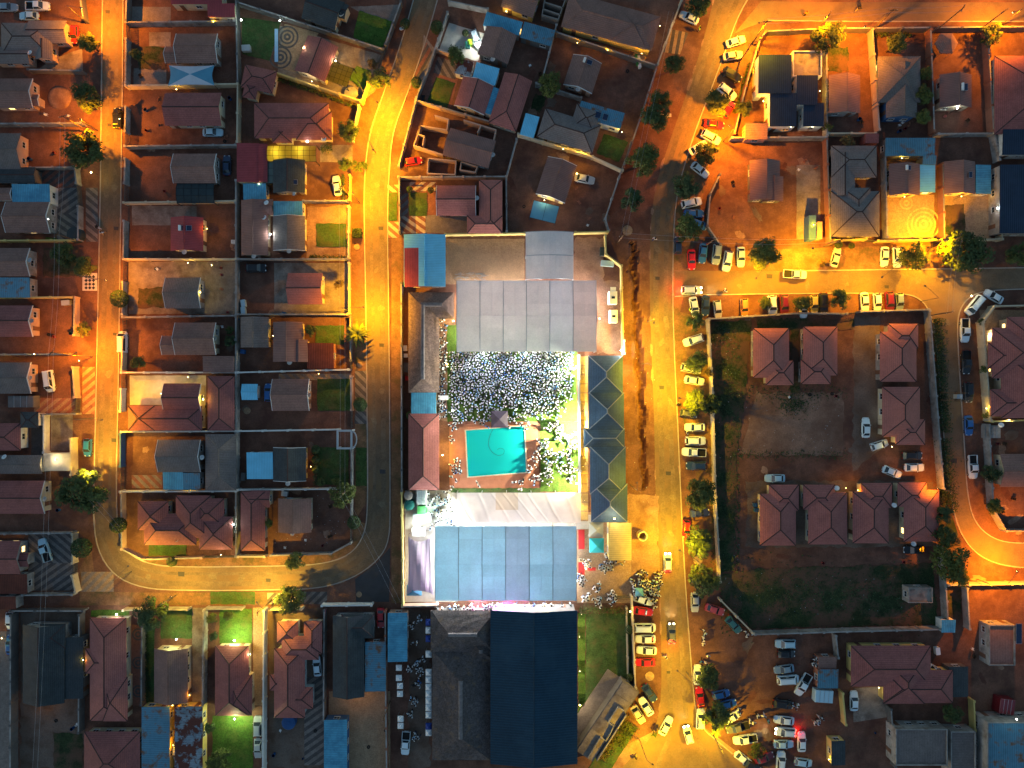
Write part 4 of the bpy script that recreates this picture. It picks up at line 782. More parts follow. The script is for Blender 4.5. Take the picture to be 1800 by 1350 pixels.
for m_, h_, pl in WALLS:
    mid = ((pl[0][0] + pl[-1][0]) / 2, (pl[0][1] + pl[-1][1]) / 2) if len(pl) != 3 else pl[1]
    o0 = P(*pl[0]); org = Vector((o0.x, o0.y, 0)); ho = empty('boundary_wall', org)
    tag(ho, lab(WC[m_] + ' boundary wall', *mid), 'wall')
    ribbon('wall_panel', pl, .2, 0, h_, m_, ho, org=org)
    ribbon('coping', pl, .3, h_, h_ + .07, 'w_grey' if m_ in ('w_dark', 'w_brick', 'w_pink') else m_, ho, org=org)
    pts = []
    for a, b in zip(pl, pl[1:]):
        A_, B_ = P(*a), P(*b); n = max(1, int((B_ - A_).length / 4.5)); pts += [A_.lerp(B_, i / n) for i in range(n)]
    pts.append(P(*pl[-1]))
    mbp = MB(); mbp.box(-.2, -.2, 0, .2, .2, h_ + .14); mbp.box(-.25, -.25, h_ + .14, .25, .25, h_ + .2); pm = mbp.mesh('pillar', m_)
    for p in pts: inst('pillar', pm, ho, p - org)

def gate(u0, v0, u1, v1, desc='dark slatted driveway gate'):
    a, b = P(u0, v0), P(u1, v1); org = a.copy(); H_ = empty('gate', org); tag(H_, lab(desc, (u0 + u1) / 2, (v0 + v1) / 2), 'gate')
    d = b - a; n = Vector((-d.y, d.x, 0)).normalized() * .04
    for z0, z1, nm in ((.1, .2, 'rail'), (1.6, 1.7, 'rail')):
        mb = MB(); mb.hexa([-n + Vector((0, 0, z0)), d - n + Vector((0, 0, z0)), d + n + Vector((0, 0, z0)), n + Vector((0, 0, z0)), -n + Vector((0, 0, z1)), d - n + Vector((0, 0, z1)), d + n + Vector((0, 0, z1)), n + Vector((0, 0, z1))]); mb.build(nm, 'pole', H_)
    k = int(d.length / .32); sm = MB(); sm.box(-.09, -.03, .2, .09, .03, 1.6); me = sm.mesh('slat', 'pole')
    for i in range(k): inst('slat', me, H_, d * ((i + .5) / k), math.atan2(d.y, d.x))
for g_ in ((143, 328, 146, 364), (229, 48, 230, 74), (228, 238, 228, 260), (227, 328, 226, 358), (225, 461, 224, 496), (223, 562, 224, 592), (221, 658, 221, 682), (220, 820, 220, 860), (142, 700, 141, 727), (680, 88, 652, 150), (618, 634, 620, 648), (620, 722, 620, 752), (619, 912, 619, 950), (137, 986, 136, 1006), (1480, 553, 1505, 549), (360, 977, 422, 976), (1516, 424, 1536, 426), (1062, 1050, 1106, 1046)): gate(*g_)

# ------------------------------------------------------------------ trees and shrubs
def crown_mesh(seed, kind, mat):
    rr = random.Random(seed); mb = MB(); cl = []
    if kind == 'ball':
        for _ in range(1500):
            d = Vector((rr.gauss(0, 1), rr.gauss(0, 1), rr.gauss(0, 1))).normalized(); cl.append((d * rr.uniform(.86, 1.0), .10, d))
    elif kind == 'palm':
        for i in range(60):
            a = rr.uniform(0, 6.28); el = rr.uniform(-.15, 1.0); d = Vector((math.cos(a), math.sin(a), 0)); L_ = rr.uniform(.75, 1.05); sd = Vector((-d.y, d.x, 0)); pr = Vector((0, 0, 0)); w0 = .09
            for s in range(1, 8):
                t = s / 7; p = d * (L_ * t) + Vector((0, 0, .55 * el * math.sin(t * 2.2) - .35 * t * t))
                w1 = .10 * (1 - t) + .015; mb.face([pr - sd * w0, p - sd * w1, p, pr]); mb.face([pr, p, p + sd * w1, pr + sd * w0]); pr = p; w0 = w1
        return mb.mesh('crown', mat)
    else:
        nb = 46 if kind == 'broad' else 26
        cs = []
        for _ in range(nb):
            d = Vector((rr.gauss(0, 1), rr.gauss(0, 1), rr.gauss(.25, .8))).normalized(); q = rr.uniform(.35, .86); cs.append((d * q * (1 if kind == 'broad' else 1.05), rr.uniform(.17, .34)))
        for c, r_ in cs:
            for _ in range(int(62 * (r_ / .25) ** 2)):
                d = Vector((rr.gauss(0, 1), rr.gauss(0, 1), rr.gauss(.2, 1))).normalized(); cl.append((c + d * r_ * rr.uniform(.55, 1.08), rr.uniform(.05, .085), (d + Vector((0, 0, .5)))))
    for p, s_, nrm in cl:
        n = (nrm + Vector((rr.uniform(-.7, .7), rr.uniform(-.7, .7), rr.uniform(-.5, .7)))).normalized(); e = n.orthogonal().normalized(); e.rotate(Matrix.Rotation(rr.uniform(0, 6.28), 3, n)); g = n.cross(e)
        mb.face([p - e * s_, p - g * s_ * .55, p + e * s_, p + g * s_ * .55])
    return mb.mesh('crown', mat)
def trunk_mesh(seed, tall):
    rr = random.Random(seed); mb = MB(); mb.tube((0, 0, 0), (.03, .02, .55), .085, .06, 7); mb.tube((.03, .02, .55), (0, .03, 1.0), .06, .035, 6)
    for i in range(6):
        a = i * 1.05 + rr.uniform(-.3, .3); z = rr.uniform(.45, .85); e = Vector((math.cos(a) * rr.uniform(.4, .6), math.sin(a) * rr.uniform(.4, .6), z + rr.uniform(.25, .55))); mb.tube((.02, .02, z), e, .035, .014, 5)
        mb.tube(e, e * 1.25 + Vector((rr.uniform(-.1, .1), rr.uniform(-.1, .1), .05)), .014, .006, 4)
    return mb.mesh('trunk', 'bark')
CR = {'broad': [crown_mesh(i, 'broad', m_) for i, m_ in enumerate(('leaf', 'leaf2', 'leaf3', 'leaf', 'leaf2'))], 'loose': [crown_mesh(20 + i, 'loose', m_) for i, m_ in enumerate(('leaf2', 'dry_leaf', 'leaf'))], 'ball': [crown_mesh(30, 'ball', 'leaf3'), crown_mesh(31, 'ball', 'leaf')], 'palm': [crown_mesh(40, 'palm', 'leaf2')]}
TM = [trunk_mesh(i, 1) for i in range(3)]
TREES = [(155, 75, 18, 'broad'), (153, 170, 23, 'broad'), (150, 263, 34, 'broad'), (110, 447, 20, 'broad'), (150, 470, 17, 'broad'), (210, 525, 13, 'ball'), (146, 578, 13, 'loose'), (141, 866, 37, 'broad'), (208, 923, 13, 'ball'), (143, 963, 15, 'ball'), (266, 1080, 27, 'broad'), (512, 1053, 25, 'broad'), (520, 988, 16, 'broad'), (302, 987, 8, 'ball'),
 (240, 95, 10, 'broad'), (665, 137, 19, 'loose'), (712, 42, 8, 'ball'), (732, 145, 9, 'ball'), (768, 48, 10, 'ball'), (613, 232, 18, 'broad'), (607, 288, 11, 'broad'), (628, 291, 12, 'loose'), (628, 588, 21, 'palm'), (546, 582, 10, 'broad'), (600, 868, 22, 'broad'), (622, 918, 11, 'ball'), (633, 711, 11, 'ball'), (595, 500, 9, 'loose'),
 (1228, 8, 20, 'broad'), (1185, 113, 16, 'broad'), (1161, 178, 18, 'broad'), (1152, 204, 23, 'broad'), (1129, 280, 27, 'broad'), (1110, 350, 18, 'broad'), (1261, 180, 23, 'broad'), (1240, 268, 19, 'broad'), (1207, 326, 22, 'broad'), (1208, 403, 22, 'broad'), (1345, 446, 27, 'broad'), (1607, 448, 23, 'broad'), (1696, 443, 36, 'broad'), (1792, 446, 20, 'broad'),
 (1345, 533, 11, 'broad'), (1411, 534, 14, 'broad'), (1476, 525, 16, 'broad'), (1222, 563, 15, 'broad'), (1226, 637, 18, 'broad'), (1225, 706, 22, 'broad'), (1248, 712, 18, 'broad'), (1230, 868, 26, 'broad'), (1228, 952, 25, 'broad'), (1235, 1022, 26, 'broad'), (1246, 1190, 21, 'broad'), (1261, 1261, 24, 'broad'), (1456, 66, 25, 'broad'), (1575, 76, 19, 'broad'), (1742, 62, 18, 'loose'), (1309, 190, 13, 'broad'),
 (1674, 985, 30, 'broad'), (1662, 945, 20, 'broad'), (1685, 1015, 18, 'broad'), (1658, 905, 15, 'broad'), (1743, 832, 15, 'broad'), (1748, 890, 14, 'broad'), (969, 147, 20, 'broad'), (1675, 1255, 17, 'broad'), (387, 1340, 19, 'broad'), (373, 1088, 9, 'broad'), (375, 1118, 8, 'broad'), (400, 1082, 9, 'broad'), (368, 1280, 9, 'broad'), (1622, 165, 15, 'broad'), (1626, 130, 12, 'broad'), (1622, 205, 13, 'broad'), (1332, 1320, 13, 'loose'), (1108, 1190, 6, 'ball'), (1106, 1107, 7, 'ball'), (800, 100, 15, 'broad'), (1455, 225, 8, 'loose'), (1490, 248, 12, 'loose'), (655, 112, 10, 'loose'), (640, 290, 7, 'broad'), (1150, 1290, 6, 'loose'), (1246, 655, 9, 'loose'), (404, 600, 9, 'broad'), (404, 580, 7, 'broad'), (242, 636, 12, 'broad'), (555, 790, 7, 'ball'), (555, 808, 6, 'ball'), (555, 826, 6, 'ball'), (565, 848, 7, 'broad'), (592, 848, 8, 'broad'), (472, 920, 8, 'broad'), (720, 333, 5, 'ball'), (757, 334, 5, 'ball'), (818, 58, 5, 'ball'), (1726, 565, 6, 'loose'), (1730, 650, 8, 'loose'), (1733, 730, 6, 'loose'), (720, 730, 6, 'ball'), (1497, 432, 5, 'ball'), (1474, 430, 6, 'ball'), (1610, 455, 8, 'loose'), (1445, 462, 9, 'loose')]
TD = {'broad': 'dense leafy tree', 'loose': 'sparse thin-leaved tree', 'ball': 'clipped round shrub', 'palm': 'spiky palm-like tree'}
for i, (u, v, r_, k) in enumerate(TREES):
    rr = random.Random(i * 13 + 1); rm = r_ / SC * 1.12
    tall = {'broad': 1.9 * rm + 1.2, 'loose': 1.8 * rm + 1.0, 'ball': 2.0 * rm + .4, 'palm': .8 * rm + .7}[k]; hc = tall - rm * .95 if k != 'palm' else tall
    b = P(u, v, hc); H_ = empty('palm_tree' if k == 'palm' else 'shrub' if (k == 'ball' or r_ < 9) else 'tree', (b.x, b.y, 0)); d_ = TD[k] if r_ >= 9 or k == 'ball' else 'small leafy garden bush'
    tag(H_, lab(('large ' if r_ > 26 else '') + d_, u, v), 'palm tree' if k == 'palm' else 'shrub' if (k == 'ball' or r_ < 9) else 'tree')
    me = rr.choice(CR[k]); zs = rr.uniform(.75, .95) if k != 'ball' else 1
    inst('crown', me, H_, (0, 0, hc), rr.uniform(0, 6.28), (rm * rr.uniform(.93, 1.08), rm * rr.uniform(.93, 1.08), rm * zs))
    inst('trunk', TM[i % 3], H_, (0, 0, 0), rr.uniform(0, 6.28), (rm * 1.0, rm * 1.0, hc))
# hedges: boxy hedge bodies made of leaf faces
def hedge(u0, v0, u1, v1, wd, h_, desc, mat='leaf', n=None):
    a, b = P(u0, v0), P(u1, v1); d = b - a; L_ = d.length; rr = random.Random(int(u0 * 7 + v0)); mb = MB(); sd = Vector((-d.y, d.x, 0)).normalized()
    for _ in range(n or int(L_ * wd * 55)):
        p = d * rr.random() + sd * rr.gauss(0, .32) * wd + Vector((0, 0, h_ * rr.uniform(.15, 1) ** .6)); s_ = rr.uniform(.10, .22)
        nn = Vector((rr.uniform(-1, 1), rr.uniform(-1, 1), rr.uniform(.2, 1.2))).normalized(); e = nn.orthogonal().normalized(); e.rotate(Matrix.Rotation(rr.uniform(0, 6.28), 3, nn)); g = nn.cross(e)
        mb.face([p - e * s_, p - g * s_ * .6, p + e * s_, p + g * s_ * .6])
    o = mb.build('hedge', mat, None, a); tag(o, lab(desc, (u0 + u1) / 2, (v0 + v1) / 2), 'hedge')
hedge(1018, 1070, 1106, 1073, 1.6, 1.2, 'leafy green hedge', 'leaf2'); hedge(555, 788, 557, 852, 1.0, 1.0, 'narrow clipped hedge', 'leaf3'); hedge(545, 452, 612, 454, .8, .7, 'low flower hedge', 'leaf'); hedge(490, 140, 632, 190, .9, .7, 'straggly hedge', 'leaf')
hedge(1645, 560, 1658, 760, 2.4, .9, 'rough green hedge', 'leaf3'); hedge(1655, 770, 1668, 900, 2.6, 1.3, 'thick dark hedge', 'leaf3'); hedge(603, 308, 606, 352, .8, .9, 'clipped driveway hedge', 'leaf3'); hedge(1290, 200, 1318, 110, .8, .6, 'straggly wall-side hedge', 'leaf'); hedge(258, 1100, 262, 1230, .8, .6, 'narrow planted strip', 'leaf3'); hedge(1095, 1250, 1050, 1330, 3.4, .6, 'rough flowering bank', 'dry_leaf'); hedge(1110, 1270, 1085, 1310, 3.0, .6, 'rough grassy bank', 'leaf2'); hedge(790, 86, 812, 96, 1.5, .9, 'dark garden hedge', 'leaf3'); hedge(565, 263, 585, 260, 1.5, .8, 'small garden hedge', 'leaf3'); hedge(1535, 62, 1600, 64, .8, .8, 'thin street-side hedge', 'leaf3')
o_ = MB(); rr = random.Random(5)          # square topiary
# scattered tufts on the rough ground of the estate: nobody could count them
mb = MB(); rr = random.Random(11)
def tuft(u, v, s_):
    p = P(u, v) + Vector((0, 0, .06))
    for _ in range(3):
        a = rr.uniform(0, 6.28); d = Vector((math.cos(a), math.sin(a), 0)) * s_; mb.face([p - d * .5 + Vector((0, 0, .0)), p + d * .5, p + d * .4 + Vector((d.y, -d.x, s_ * .7)) * .6, p - d * .4 + Vector((d.y, -d.x, s_ * .7)) * .6])
for _ in range(5200):
    z = rr.random()
    if z < .35: tuft(rr.uniform(1250, 1300), rr.uniform(566, 1005), rr.uniform(.12, .3))
    elif z < .75: tuft(rr.uniform(1266, 1645), 1050 + rr.gauss(0, 26), rr.uniform(.12, .3))
    elif z < .85: tuft(1395 + rr.gauss(0, 14), 712 + rr.gauss(0, 9), rr.uniform(.1, .22))
    else: tuft(rr.uniform(1300, 1490), rr.gauss(690, 10) if rr.random() < .5 else rr.gauss(800, 5), rr.uniform(.1, .22))
struct(mb.build('weeds', 'leaf3'), 'stuff', 'dark weeds and grass tufts scattered over the estate ground')
# ------------------------------------------------------------------ event grounds: marquees, pool, tents
def marquee(label, x0, y0, x1, y1, n, e, rise, cols, axis='x', rows=3, arch=0.0):
    org = P((x0 + x1) / 2, (y0 + y1) / 2, e); org.z = 0; H_ = empty('marquee', org); tag(H_, label, 'marquee'); LAND.append(((x0 + x1) / 2, (y0 + y1) / 2, label))
    A_, B_ = P(x0, y1, e), P(x1, y0, e); X0_, X1_, Y0_, Y1_ = A_.x - org.x, B_.x - org.x, A_.y - org.y, B_.y - org.y
    def pt(s, t):                       # s along the ridge 0..1, t across 0..1
        z = e + rise * (1 - abs(2 * t - 1)) if not arch else e + arch * math.sin(math.pi * t)
        return Vector((X0_ + (X1_ - X0_) * s, Y0_ + (Y1_ - Y0_) * t, z)) if axis == 'x' else Vector((X0_ + (X1_ - X0_) * t, Y0_ + (Y1_ - Y0_) * s, z))
    NR = rows * 2
    for i in range(n):
        for j in range(NR):
            mb = MB(); K = 4; g = .0035
            for k in range(K):
                s0, s1 = (i + (k / K)) / n, (i + (k + 1) / K) / n
                if k == 0: s0 += g / 2
                if k == K - 1: s1 -= g / 2
                t0, t1 = j / NR, (j + 1) / NR
                sag = lambda s: -.10 * math.sin(math.pi * max(0, min(1, s * n - i))) ** 2
                q = [pt(s0, t0), pt(s1, t0), pt(s1, t1), pt(s0, t1)]
                for p, s in zip(q, (s0, s1, s1, s0)): p.z += sag(s)
                if axis == 'y': q = q[::-1]
                mb.slab(q, .03)
            mb.build('roof_panel', cols[i % len(cols)] if isinstance(cols[0], str) else cols[i][j % len(cols[i])], H_)
    for i in range(n + 1):
        mb = MB()
        for j in range(NR): mb.tube(pt(i / n, j / NR) + Vector((0, 0, -.02)), pt(i / n, (j + 1) / NR) + Vector((0, 0, -.02)), .07, .07, 5)
        mb.build('beam', 'steel', H_)
        for t in (0.004, .996):
            p = pt(i / n, t); mb = MB(); mb.box(p.x - .08, p.y - .08, 0, p.x + .08, p.y + .08, p.z - .05); mb.build('leg', 'steel', H_)
    return H_
marquee('big six-bay pinkish white marquee above the crowd', 803, 493, 1048, 618, 6, 4.4, .75, ['canvas_pink', 'canvas_pink', 'canvas_pink', 'canvas_pink', 'canvas_white', 'canvas_mauve'])
marquee('small two-bay arched white marquee behind the big pinkish one', 924, 408, 1008, 491, 2, 3.6, 0, ['canvas_pink', 'canvas_pink'], 'y', 4, 1.1)
marquee('big six-bay blue marquee below the pool', 765, 925, 1013, 1056, 6, 4.4, .95, ['canvas_blue', 'canvas_blue', 'canvas_blue', 'canvas_steel', 'canvas_blue', 'canvas_blue2'])
# pool
q = [P(*p) for p in POOL]; c = sum(q, Vector()) / 4; PH = empty('swimming_pool', c); tag(PH, 'turquoise rectangular swimming pool on red paving', 'pool'); LAND.append((872, 793, 'turquoise swimming pool')); q = [p - c for p in q]
mb = MB(); bt = [p * .985 + Vector((0, 0, -1.5)) for p in q]; mb.face(bt[::-1] if area([(p.x, p.y) for p in bt]) < 0 else bt)
for i in range(4): mb.face([q[i] + Vector((0, 0, .05)), q[(i + 1) % 4] + Vector((0, 0, .05)), bt[(i + 1) % 4], bt[i]])
mb.build('basin', 'pool_tile', PH)
mb = MB(); f = [p * .998 + Vector((0, 0, -.06)) for p in q]; mb.face(f[::-1] if area([(p.x, p.y) for p in f]) < 0 else f); mb.build('water', 'water', PH)
mb = MB()
for i in range(4):
    a, b = q[i], q[(i + 1) % 4]; z0, z1 = Vector((0, 0, .0)), Vector((0, 0, .09)); mb.hexa([a + z0, b + z0, b * 1.045 + z0, a * 1.045 + z0, a + z1, b + z1, b * 1.045 + z1, a * 1.045 + z1])
mb.build('coping', 'pave_cream', PH)
mb = MB(); sc_ = P(829, 833) - c
for i, r_ in enumerate((1.9, 1.3, .7)):
    pr = [sc_ + Vector((r_ * math.cos(t * math.pi / 10), r_ * math.sin(t * math.pi / 10), 0)) for t in range(20)]; mb.prism([(p.x, p.y) for p in pr if p.length < 100], -1.2 + .3 * i, -.9 + .3 * i)
mb.build('corner_steps', 'pool_tile', PH)
mb = MB(); hp = smooth([(866, 755), (860, 768), (858, 782), (863, 794), (876, 802), (886, 798), (887, 790), (878, 787), (874, 791)])
for a, b in zip(hp, hp[1:]): mb.tube(P(*a) + Vector((0, 0, -.05)), P(*b) + Vector((0, 0, -.05)), .028, .028, 5)
tag(mb.build('hose', 'black'), 'dark hose curling in the turquoise pool', 'hose')
# wrinkled tarp roof between pool and blue marquee
def tarp(label, name, x0, y0, x1, y1, e, mats, amp, nx_=150, ny_=30, cat='canopy'):
    A_, B_ = P(x0, y1, e), P(x1, y0, e); mb = MB(); rr = random.Random(2)
    zz = lambda u, v: e + .25 * math.sin(math.pi * v) + amp * abs(math.sin((u * 27 + v * 4.2 + .9 * math.sin(v * 3 + u * 9)))) ** 24 + amp * .4 * math.sin(u * 37 - v * 6)
    for i in range(nx_):
        for j in range(ny_):
            t = [((i + a) / nx_, (j + b) / ny_) for a, b in ((0, 0), (1, 0), (1, 1), (0, 1))]
            m_ = 0
            if .31 < t[0][0] < .49 and t[0][1] > .42: m_ = 1
            mb.face([(A_.x + (B_.x - A_.x) * u, A_.y + (B_.y - A_.y) * v, zz(u, v)) for u, v in t], None, m_)
    H_ = empty(name, ((A_.x + B_.x) / 2, (A_.y + B_.y) / 2, 0)); tag(H_, label, cat); LAND.append(((x0 + x1) / 2, (y0 + y1) / 2, label)); og = Vector(H_.location)
    mb.v = [tuple(Vector(p) - og) for p in mb.v]; o = mb.build('cover', mats, H_, None, True)
    for u in (0, .2, .4, .6, .8, 1):
        for v in (.01, .99):
            x, y = A_.x + (B_.x - A_.x) * u - og.x, A_.y + (B_.y - A_.y) * v - og.y; m2 = MB(); m2.box(x - .07, y - .07, 0, x + .07, y + .07, e); m2.build('post', 'steel', H_)
tarp('wrinkled cream tarpaulin roof between pool and blue marquee', 'tarpaulin_roof', 803, 866, 1021, 919, 3.4, ['tarp', 'tarp2'], .035)
# stretch tent (pinkish lycra) at the lower left of the party
def stretch(label, ctrl, mat, e=3.0, pk=1.4, name='stretch_tent', n=14, cat='tent'):
    q = [P(*p, e) for p in ctrl]; c = sum(q, Vector()) / 4; c.z = 0; H_ = empty(name, c); tag(H_, label, cat); mb = MB()
    def pt(s, t):
        a = q[0].lerp(q[1], s); b = q[3].lerp(q[2], s); p = a.lerp(b, t); d = (Vector((.5, .5)) - Vector((s, t)))
        inw = 1 - .16 * (1 - (2 * s - 1) ** 2) * abs(2 * t - 1) ** 3 ; m0 = q[0].lerp(q[1], s).lerp(q[3].lerp(q[2], s), .5); p = m0 + (p - m0) * inw
        inw2 = 1 - .10 * (1 - (2 * t - 1) ** 2) * abs(2 * s - 1) ** 3; m1 = a.lerp(b, t); m1 = q[0].lerp(q[3], t).lerp(q[1].lerp(q[2], t), .5); p = m1 + (p - m1) * inw2
        z = e - .3 + pk * (math.exp(-((s - .4) ** 2 + (t - .3) ** 2) * 12) + math.exp(-((s - .6) ** 2 + (t - .75) ** 2) * 12)) + .05 * math.sin(s * 30 + t * 5); return Vector((p.x - c.x, p.y - c.y, z))
    for i in range(n):
        for j in range(n): mb.slab([pt(i / n, j / n), pt(i / n, (j + 1) / n), pt((i + 1) / n, (j + 1) / n), pt((i + 1) / n, j / n)][::-1], .02)
    mb.build('cover', mat, H_)
    for s, t in ((0, 0), (1, 0), (1, 1), (0, 1), (.4, .3), (.6, .75)):
        p = pt(s, t); m2 = MB(); m2.tube((p.x, p.y, 0), (p.x, p.y, p.z - .03), .05, .05, 6); m2.build('pole', 'pole', H_)
stretch('pinkish white stretch tent left of the blue marquee', [(717, 942), (756, 945), (762, 1046), (715, 1046)], 'lycra')
# blue-and-white bow-tie shade sail
A4 = [P(297, 115, 2.6), P(377, 115, 2.6), P(377, 150, 2.6), P(295, 151, 2.6)]; c = sum(A4, Vector()) / 4; c.z = 0; H_ = empty('shade_sail', c); tag(H_, 'blue and white bow-tie shade sail carport', 'shade sail'); LAND.append((336, 132, 'blue bow-tie shade sail')); m_ = sum(A4, Vector()) / 4 + Vector((0, 0, .7))
for i, mt in enumerate(('sail_white', 'sail_blue', 'sail_white', 'sail_blue')):
    a, b = A4[i], A4[(i + 1) % 4]; mb = MB(); K = 6
    for k in range(K):
        t0, t1 = k / K, (k + 1) / K; e_ = lambda t: a.lerp(b, t).lerp(m_, .10 * math.sin(math.pi * t)); mb.slab([e_(t1) - c, e_(t0) - c, m_ - c], .02)
    mb.build('sail_panel', mt, H_)
for p in A4: mb = MB(); q_ = p - c; mb.tube((q_.x, q_.y, 0), (q_.x, q_.y, 2.6), .05, .05, 6); mb.build('post', 'pole', H_)
def gazebo(label, u, v, s, mat, e=2.2, r_=.8, name='gazebo', group=None, ang=0, n=4, cat='gazebo', asp=1.0):
    b = P(u, v, e); H_ = empty(name, (b.x, b.y, 0), R(ang)); tag(H_, label, cat, group); w_ = s / SC / 2; hs = w_ * asp
    cs = [(-w_, -hs), (w_, -hs), (w_, hs), (-w_, hs)] if n == 4 else [(w_ * math.cos(6.283 * i / n), w_ * math.sin(6.283 * i / n)) for i in range(n)]
    mb = MB()
    for i in range(n):
        a, c_ = cs[i], cs[(i + 1) % n]; L_ = math.hypot(a[0] - c_[0], a[1] - c_[1]); mb.slab([(a[0], a[1], e), (c_[0], c_[1], e), (0, 0, e + r_)], .03, [(-L_ / 2, 0), (L_ / 2, 0), (0, w_ * 1.2)])
    mb.build('canopy', mat, H_)
    mb = MB()
    for i in range(n):
        a, c_ = cs[i], cs[(i + 1) % n]; mb.hexa([(a[0], a[1], e - .25), (c_[0], c_[1], e - .25), (c_[0] * .98, c_[1] * .98, e - .25), (a[0] * .98, a[1] * .98, e - .25), (a[0], a[1], e), (c_[0], c_[1], e), (c_[0] * .98, c_[1] * .98, e), (a[0] * .98, a[1] * .98, e)])
    mb.build('valance', mat, H_)
    for x, y in cs: mb = MB(); mb.tube((x * .96, y * .96, 0), (x * .96, y * .96, e), .035, .035, 5); mb.build('leg', 'steel', H_)
gazebo('teal pop-up gazebo beside the cream boarded entrance', 1049, 959, 25, 'teal_cloth'); gazebo('olive pop-up gazebo above the teal one', 1048, 931, 25, 'olive_cloth'); gazebo('dark purple stage gazebo above the pool', 878, 737, 29, 'purple_cloth'); gazebo('pinkish hexagonal thatch gazebo by the orange-lit top street', 1664, 76, 40, 'r_brown', 2.4, 1.5, n=6)
for i, (v, m_) in enumerate(((1094, 'navy_cloth'), (1108, 'white'), (1123, 'navy_cloth'), (1150, 'white'), (1182, 'white'), (1195, 'white'), (1208, 'white'), (1220, 'white'), (1232, 'white'), (1244, 'white'), (1257, 'white'), (1277, 'navy_cloth'), (1288, 'white'))):
    gazebo('%s market gazebo, %s from the top of the row beside the thatch' % ('blue' if m_ == 'navy_cloth' else 'white', ORD[i]), 753.5, v, 10.5, m_, 2.1, .45, 'market_gazebo', 'market gazebos along the thatched halls', cat='gazebo', asp=1.08)
for i, (u, v) in enumerate(((701, 1174), (701, 1192), (703, 1206), (703, 1220), (704, 1264), (704, 1276))):
    gazebo('small white market table tent, %s from the top, left of the lane' % ORD[i], u, v, 10, 'white', 2.0, .35, 'market_gazebo', 'market tents left of the lane')
gazebo('blue pop-up tent at the foot of the pink stretch tent', 728, 1038, 26, 'sail_blue', asp=.7); gazebo('small blue tent among the people at the entrance', 1124, 1041, 14, 'sail_blue', 2., .5)

def boxy(label, name, cat, u, v, L_, W_, h_, mat, ang=0, parts=()):
    """box-bodied thing (trailer, tank stand, bin) with wheels or fittings; sizes in map units"""
    b = P(u, v, h_); H_ = empty(name, (b.x, b.y, 0), R(ang)); tag(H_, label, cat); l, w_ = L_ / SC / 2, W_ / SC / 2; z0 = .45 if 'wheel' in parts else 0
    mb = MB(); c_ = .06
    mb.hexa([(-l, -w_, z0), (l, -w_, z0), (l, w_, z0), (-l, w_, z0), (-l, -w_, h_ - c_), (l, -w_, h_ - c_), (l, w_, h_ - c_), (-l, w_, h_ - c_)])
    mb.hexa([(-l, -w_, h_ - c_), (l, -w_, h_ - c_), (l, w_, h_ - c_), (-l, w_, h_ - c_), (-l + c_, -w_ + c_, h_), (l - c_, -w_ + c_, h_), (l - c_, w_ - c_, h_), (-l + c_, w_ - c_, h_)])
    mb.build('body', mat, H_)
    if 'wheel' in parts:
        for sx in (-.35, .35):
            for sy in (-1, 1): m2 = MB(); m2.tube((sx * l, sy * w_ - .1 * sy, .32), (sx * l, sy * w_ + .06 * sy, .32), .32, .32, 10); m2.build('wheel', 'tyre', H_)
        m2 = MB(); m2.tube((l, 0, .5), (l + .8, 0, .5), .04, .04, 5); m2.build('tow_bar', 'pole', H_)
    if 'vent' in parts: m2 = MB(); m2.box(-.35, -.25, h_, .35, .25, h_ + .14); m2.build('roof_vent', 'glass', H_)
    if 'hatch' in parts: m2 = MB(); m2.slab([(-l * .7, w_, h_ - .2), (l * .7, w_, h_ - .2), (l * .7, w_ + .9, h_ - .05), (-l * .7, w_ + .9, h_ - .05)], .04); m2.build('serving_hatch', mat, H_)
    if 'rail' in parts:
        for k in range(3): m2 = MB(); t = -l + (k + 1) * l / 2; m2.box(t - .03, -w_, h_, t + .03, w_, h_ + .05); m2.build('roof_rib', 'steel', H_)
    if 'lid' in parts: m2 = MB(); m2.box(-l - .04, -w_ - .04, h_, l + .04, w_ + .04, h_ + .05); m2.build('lid', mat, H_)
    return H_
boxy('white food trailer with dark roof vent, upper of two by the yellow wall', 'food_trailer', 'trailer', 1078, 523, 14, 22, 2.6, 'white', 0, ('wheel', 'vent', 'hatch'))
boxy('white food trailer, lower of two by the yellow wall', 'food_trailer', 'trailer', 1079, 556, 13, 22, 2.6, 'white', 0, ('wheel', 'vent'))
boxy('white food truck below the red-tiled hall', 'food_truck', 'truck', 741, 874, 17, 25, 2.6, 'w_white', 0, ('wheel', 'rail'))
boxy('green canopy stall beside the white floodlight', 'market_stall', 'stall', 741, 897, 14, 14, 2.2, 'c_green', 0, ('lid',)); boxy('long grey catering trailer left of the tarpaulin roof', 'catering_trailer', 'trailer', 741, 911, 31, 14, 2.4, 'p_silver', 0, ('wheel', 'rail'))
boxy('white catering trailer above the pink stretch tent', 'catering_trailer', 'trailer', 735, 936, 22, 14, 2.4, 'white', 0, ('wheel',)); boxy('white cargo trailer beside the blue-grey shack', 'cargo_trailer', 'trailer', 1449, 1225, 31, 21, 2.2, 'p_paleblue', -4, ('wheel', 'rail'))
boxy('white service box beside the thatched hall', 'service_box', 'cabinet', 779, 699, 16, 7, 2.0, 'white', 0, ('lid',)); boxy('blue ticket booth by the orange-lit vacant plot', 'ticket_booth', 'booth', 1428, 400, 12, 42, 2.6, 'w_blue', 0, ('lid',)); boxy('small food cart by the lit ticket booth', 'food_cart', 'cart', 1440, 405, 10, 30, 1.6, 'w_pink', 0, ('lid',))
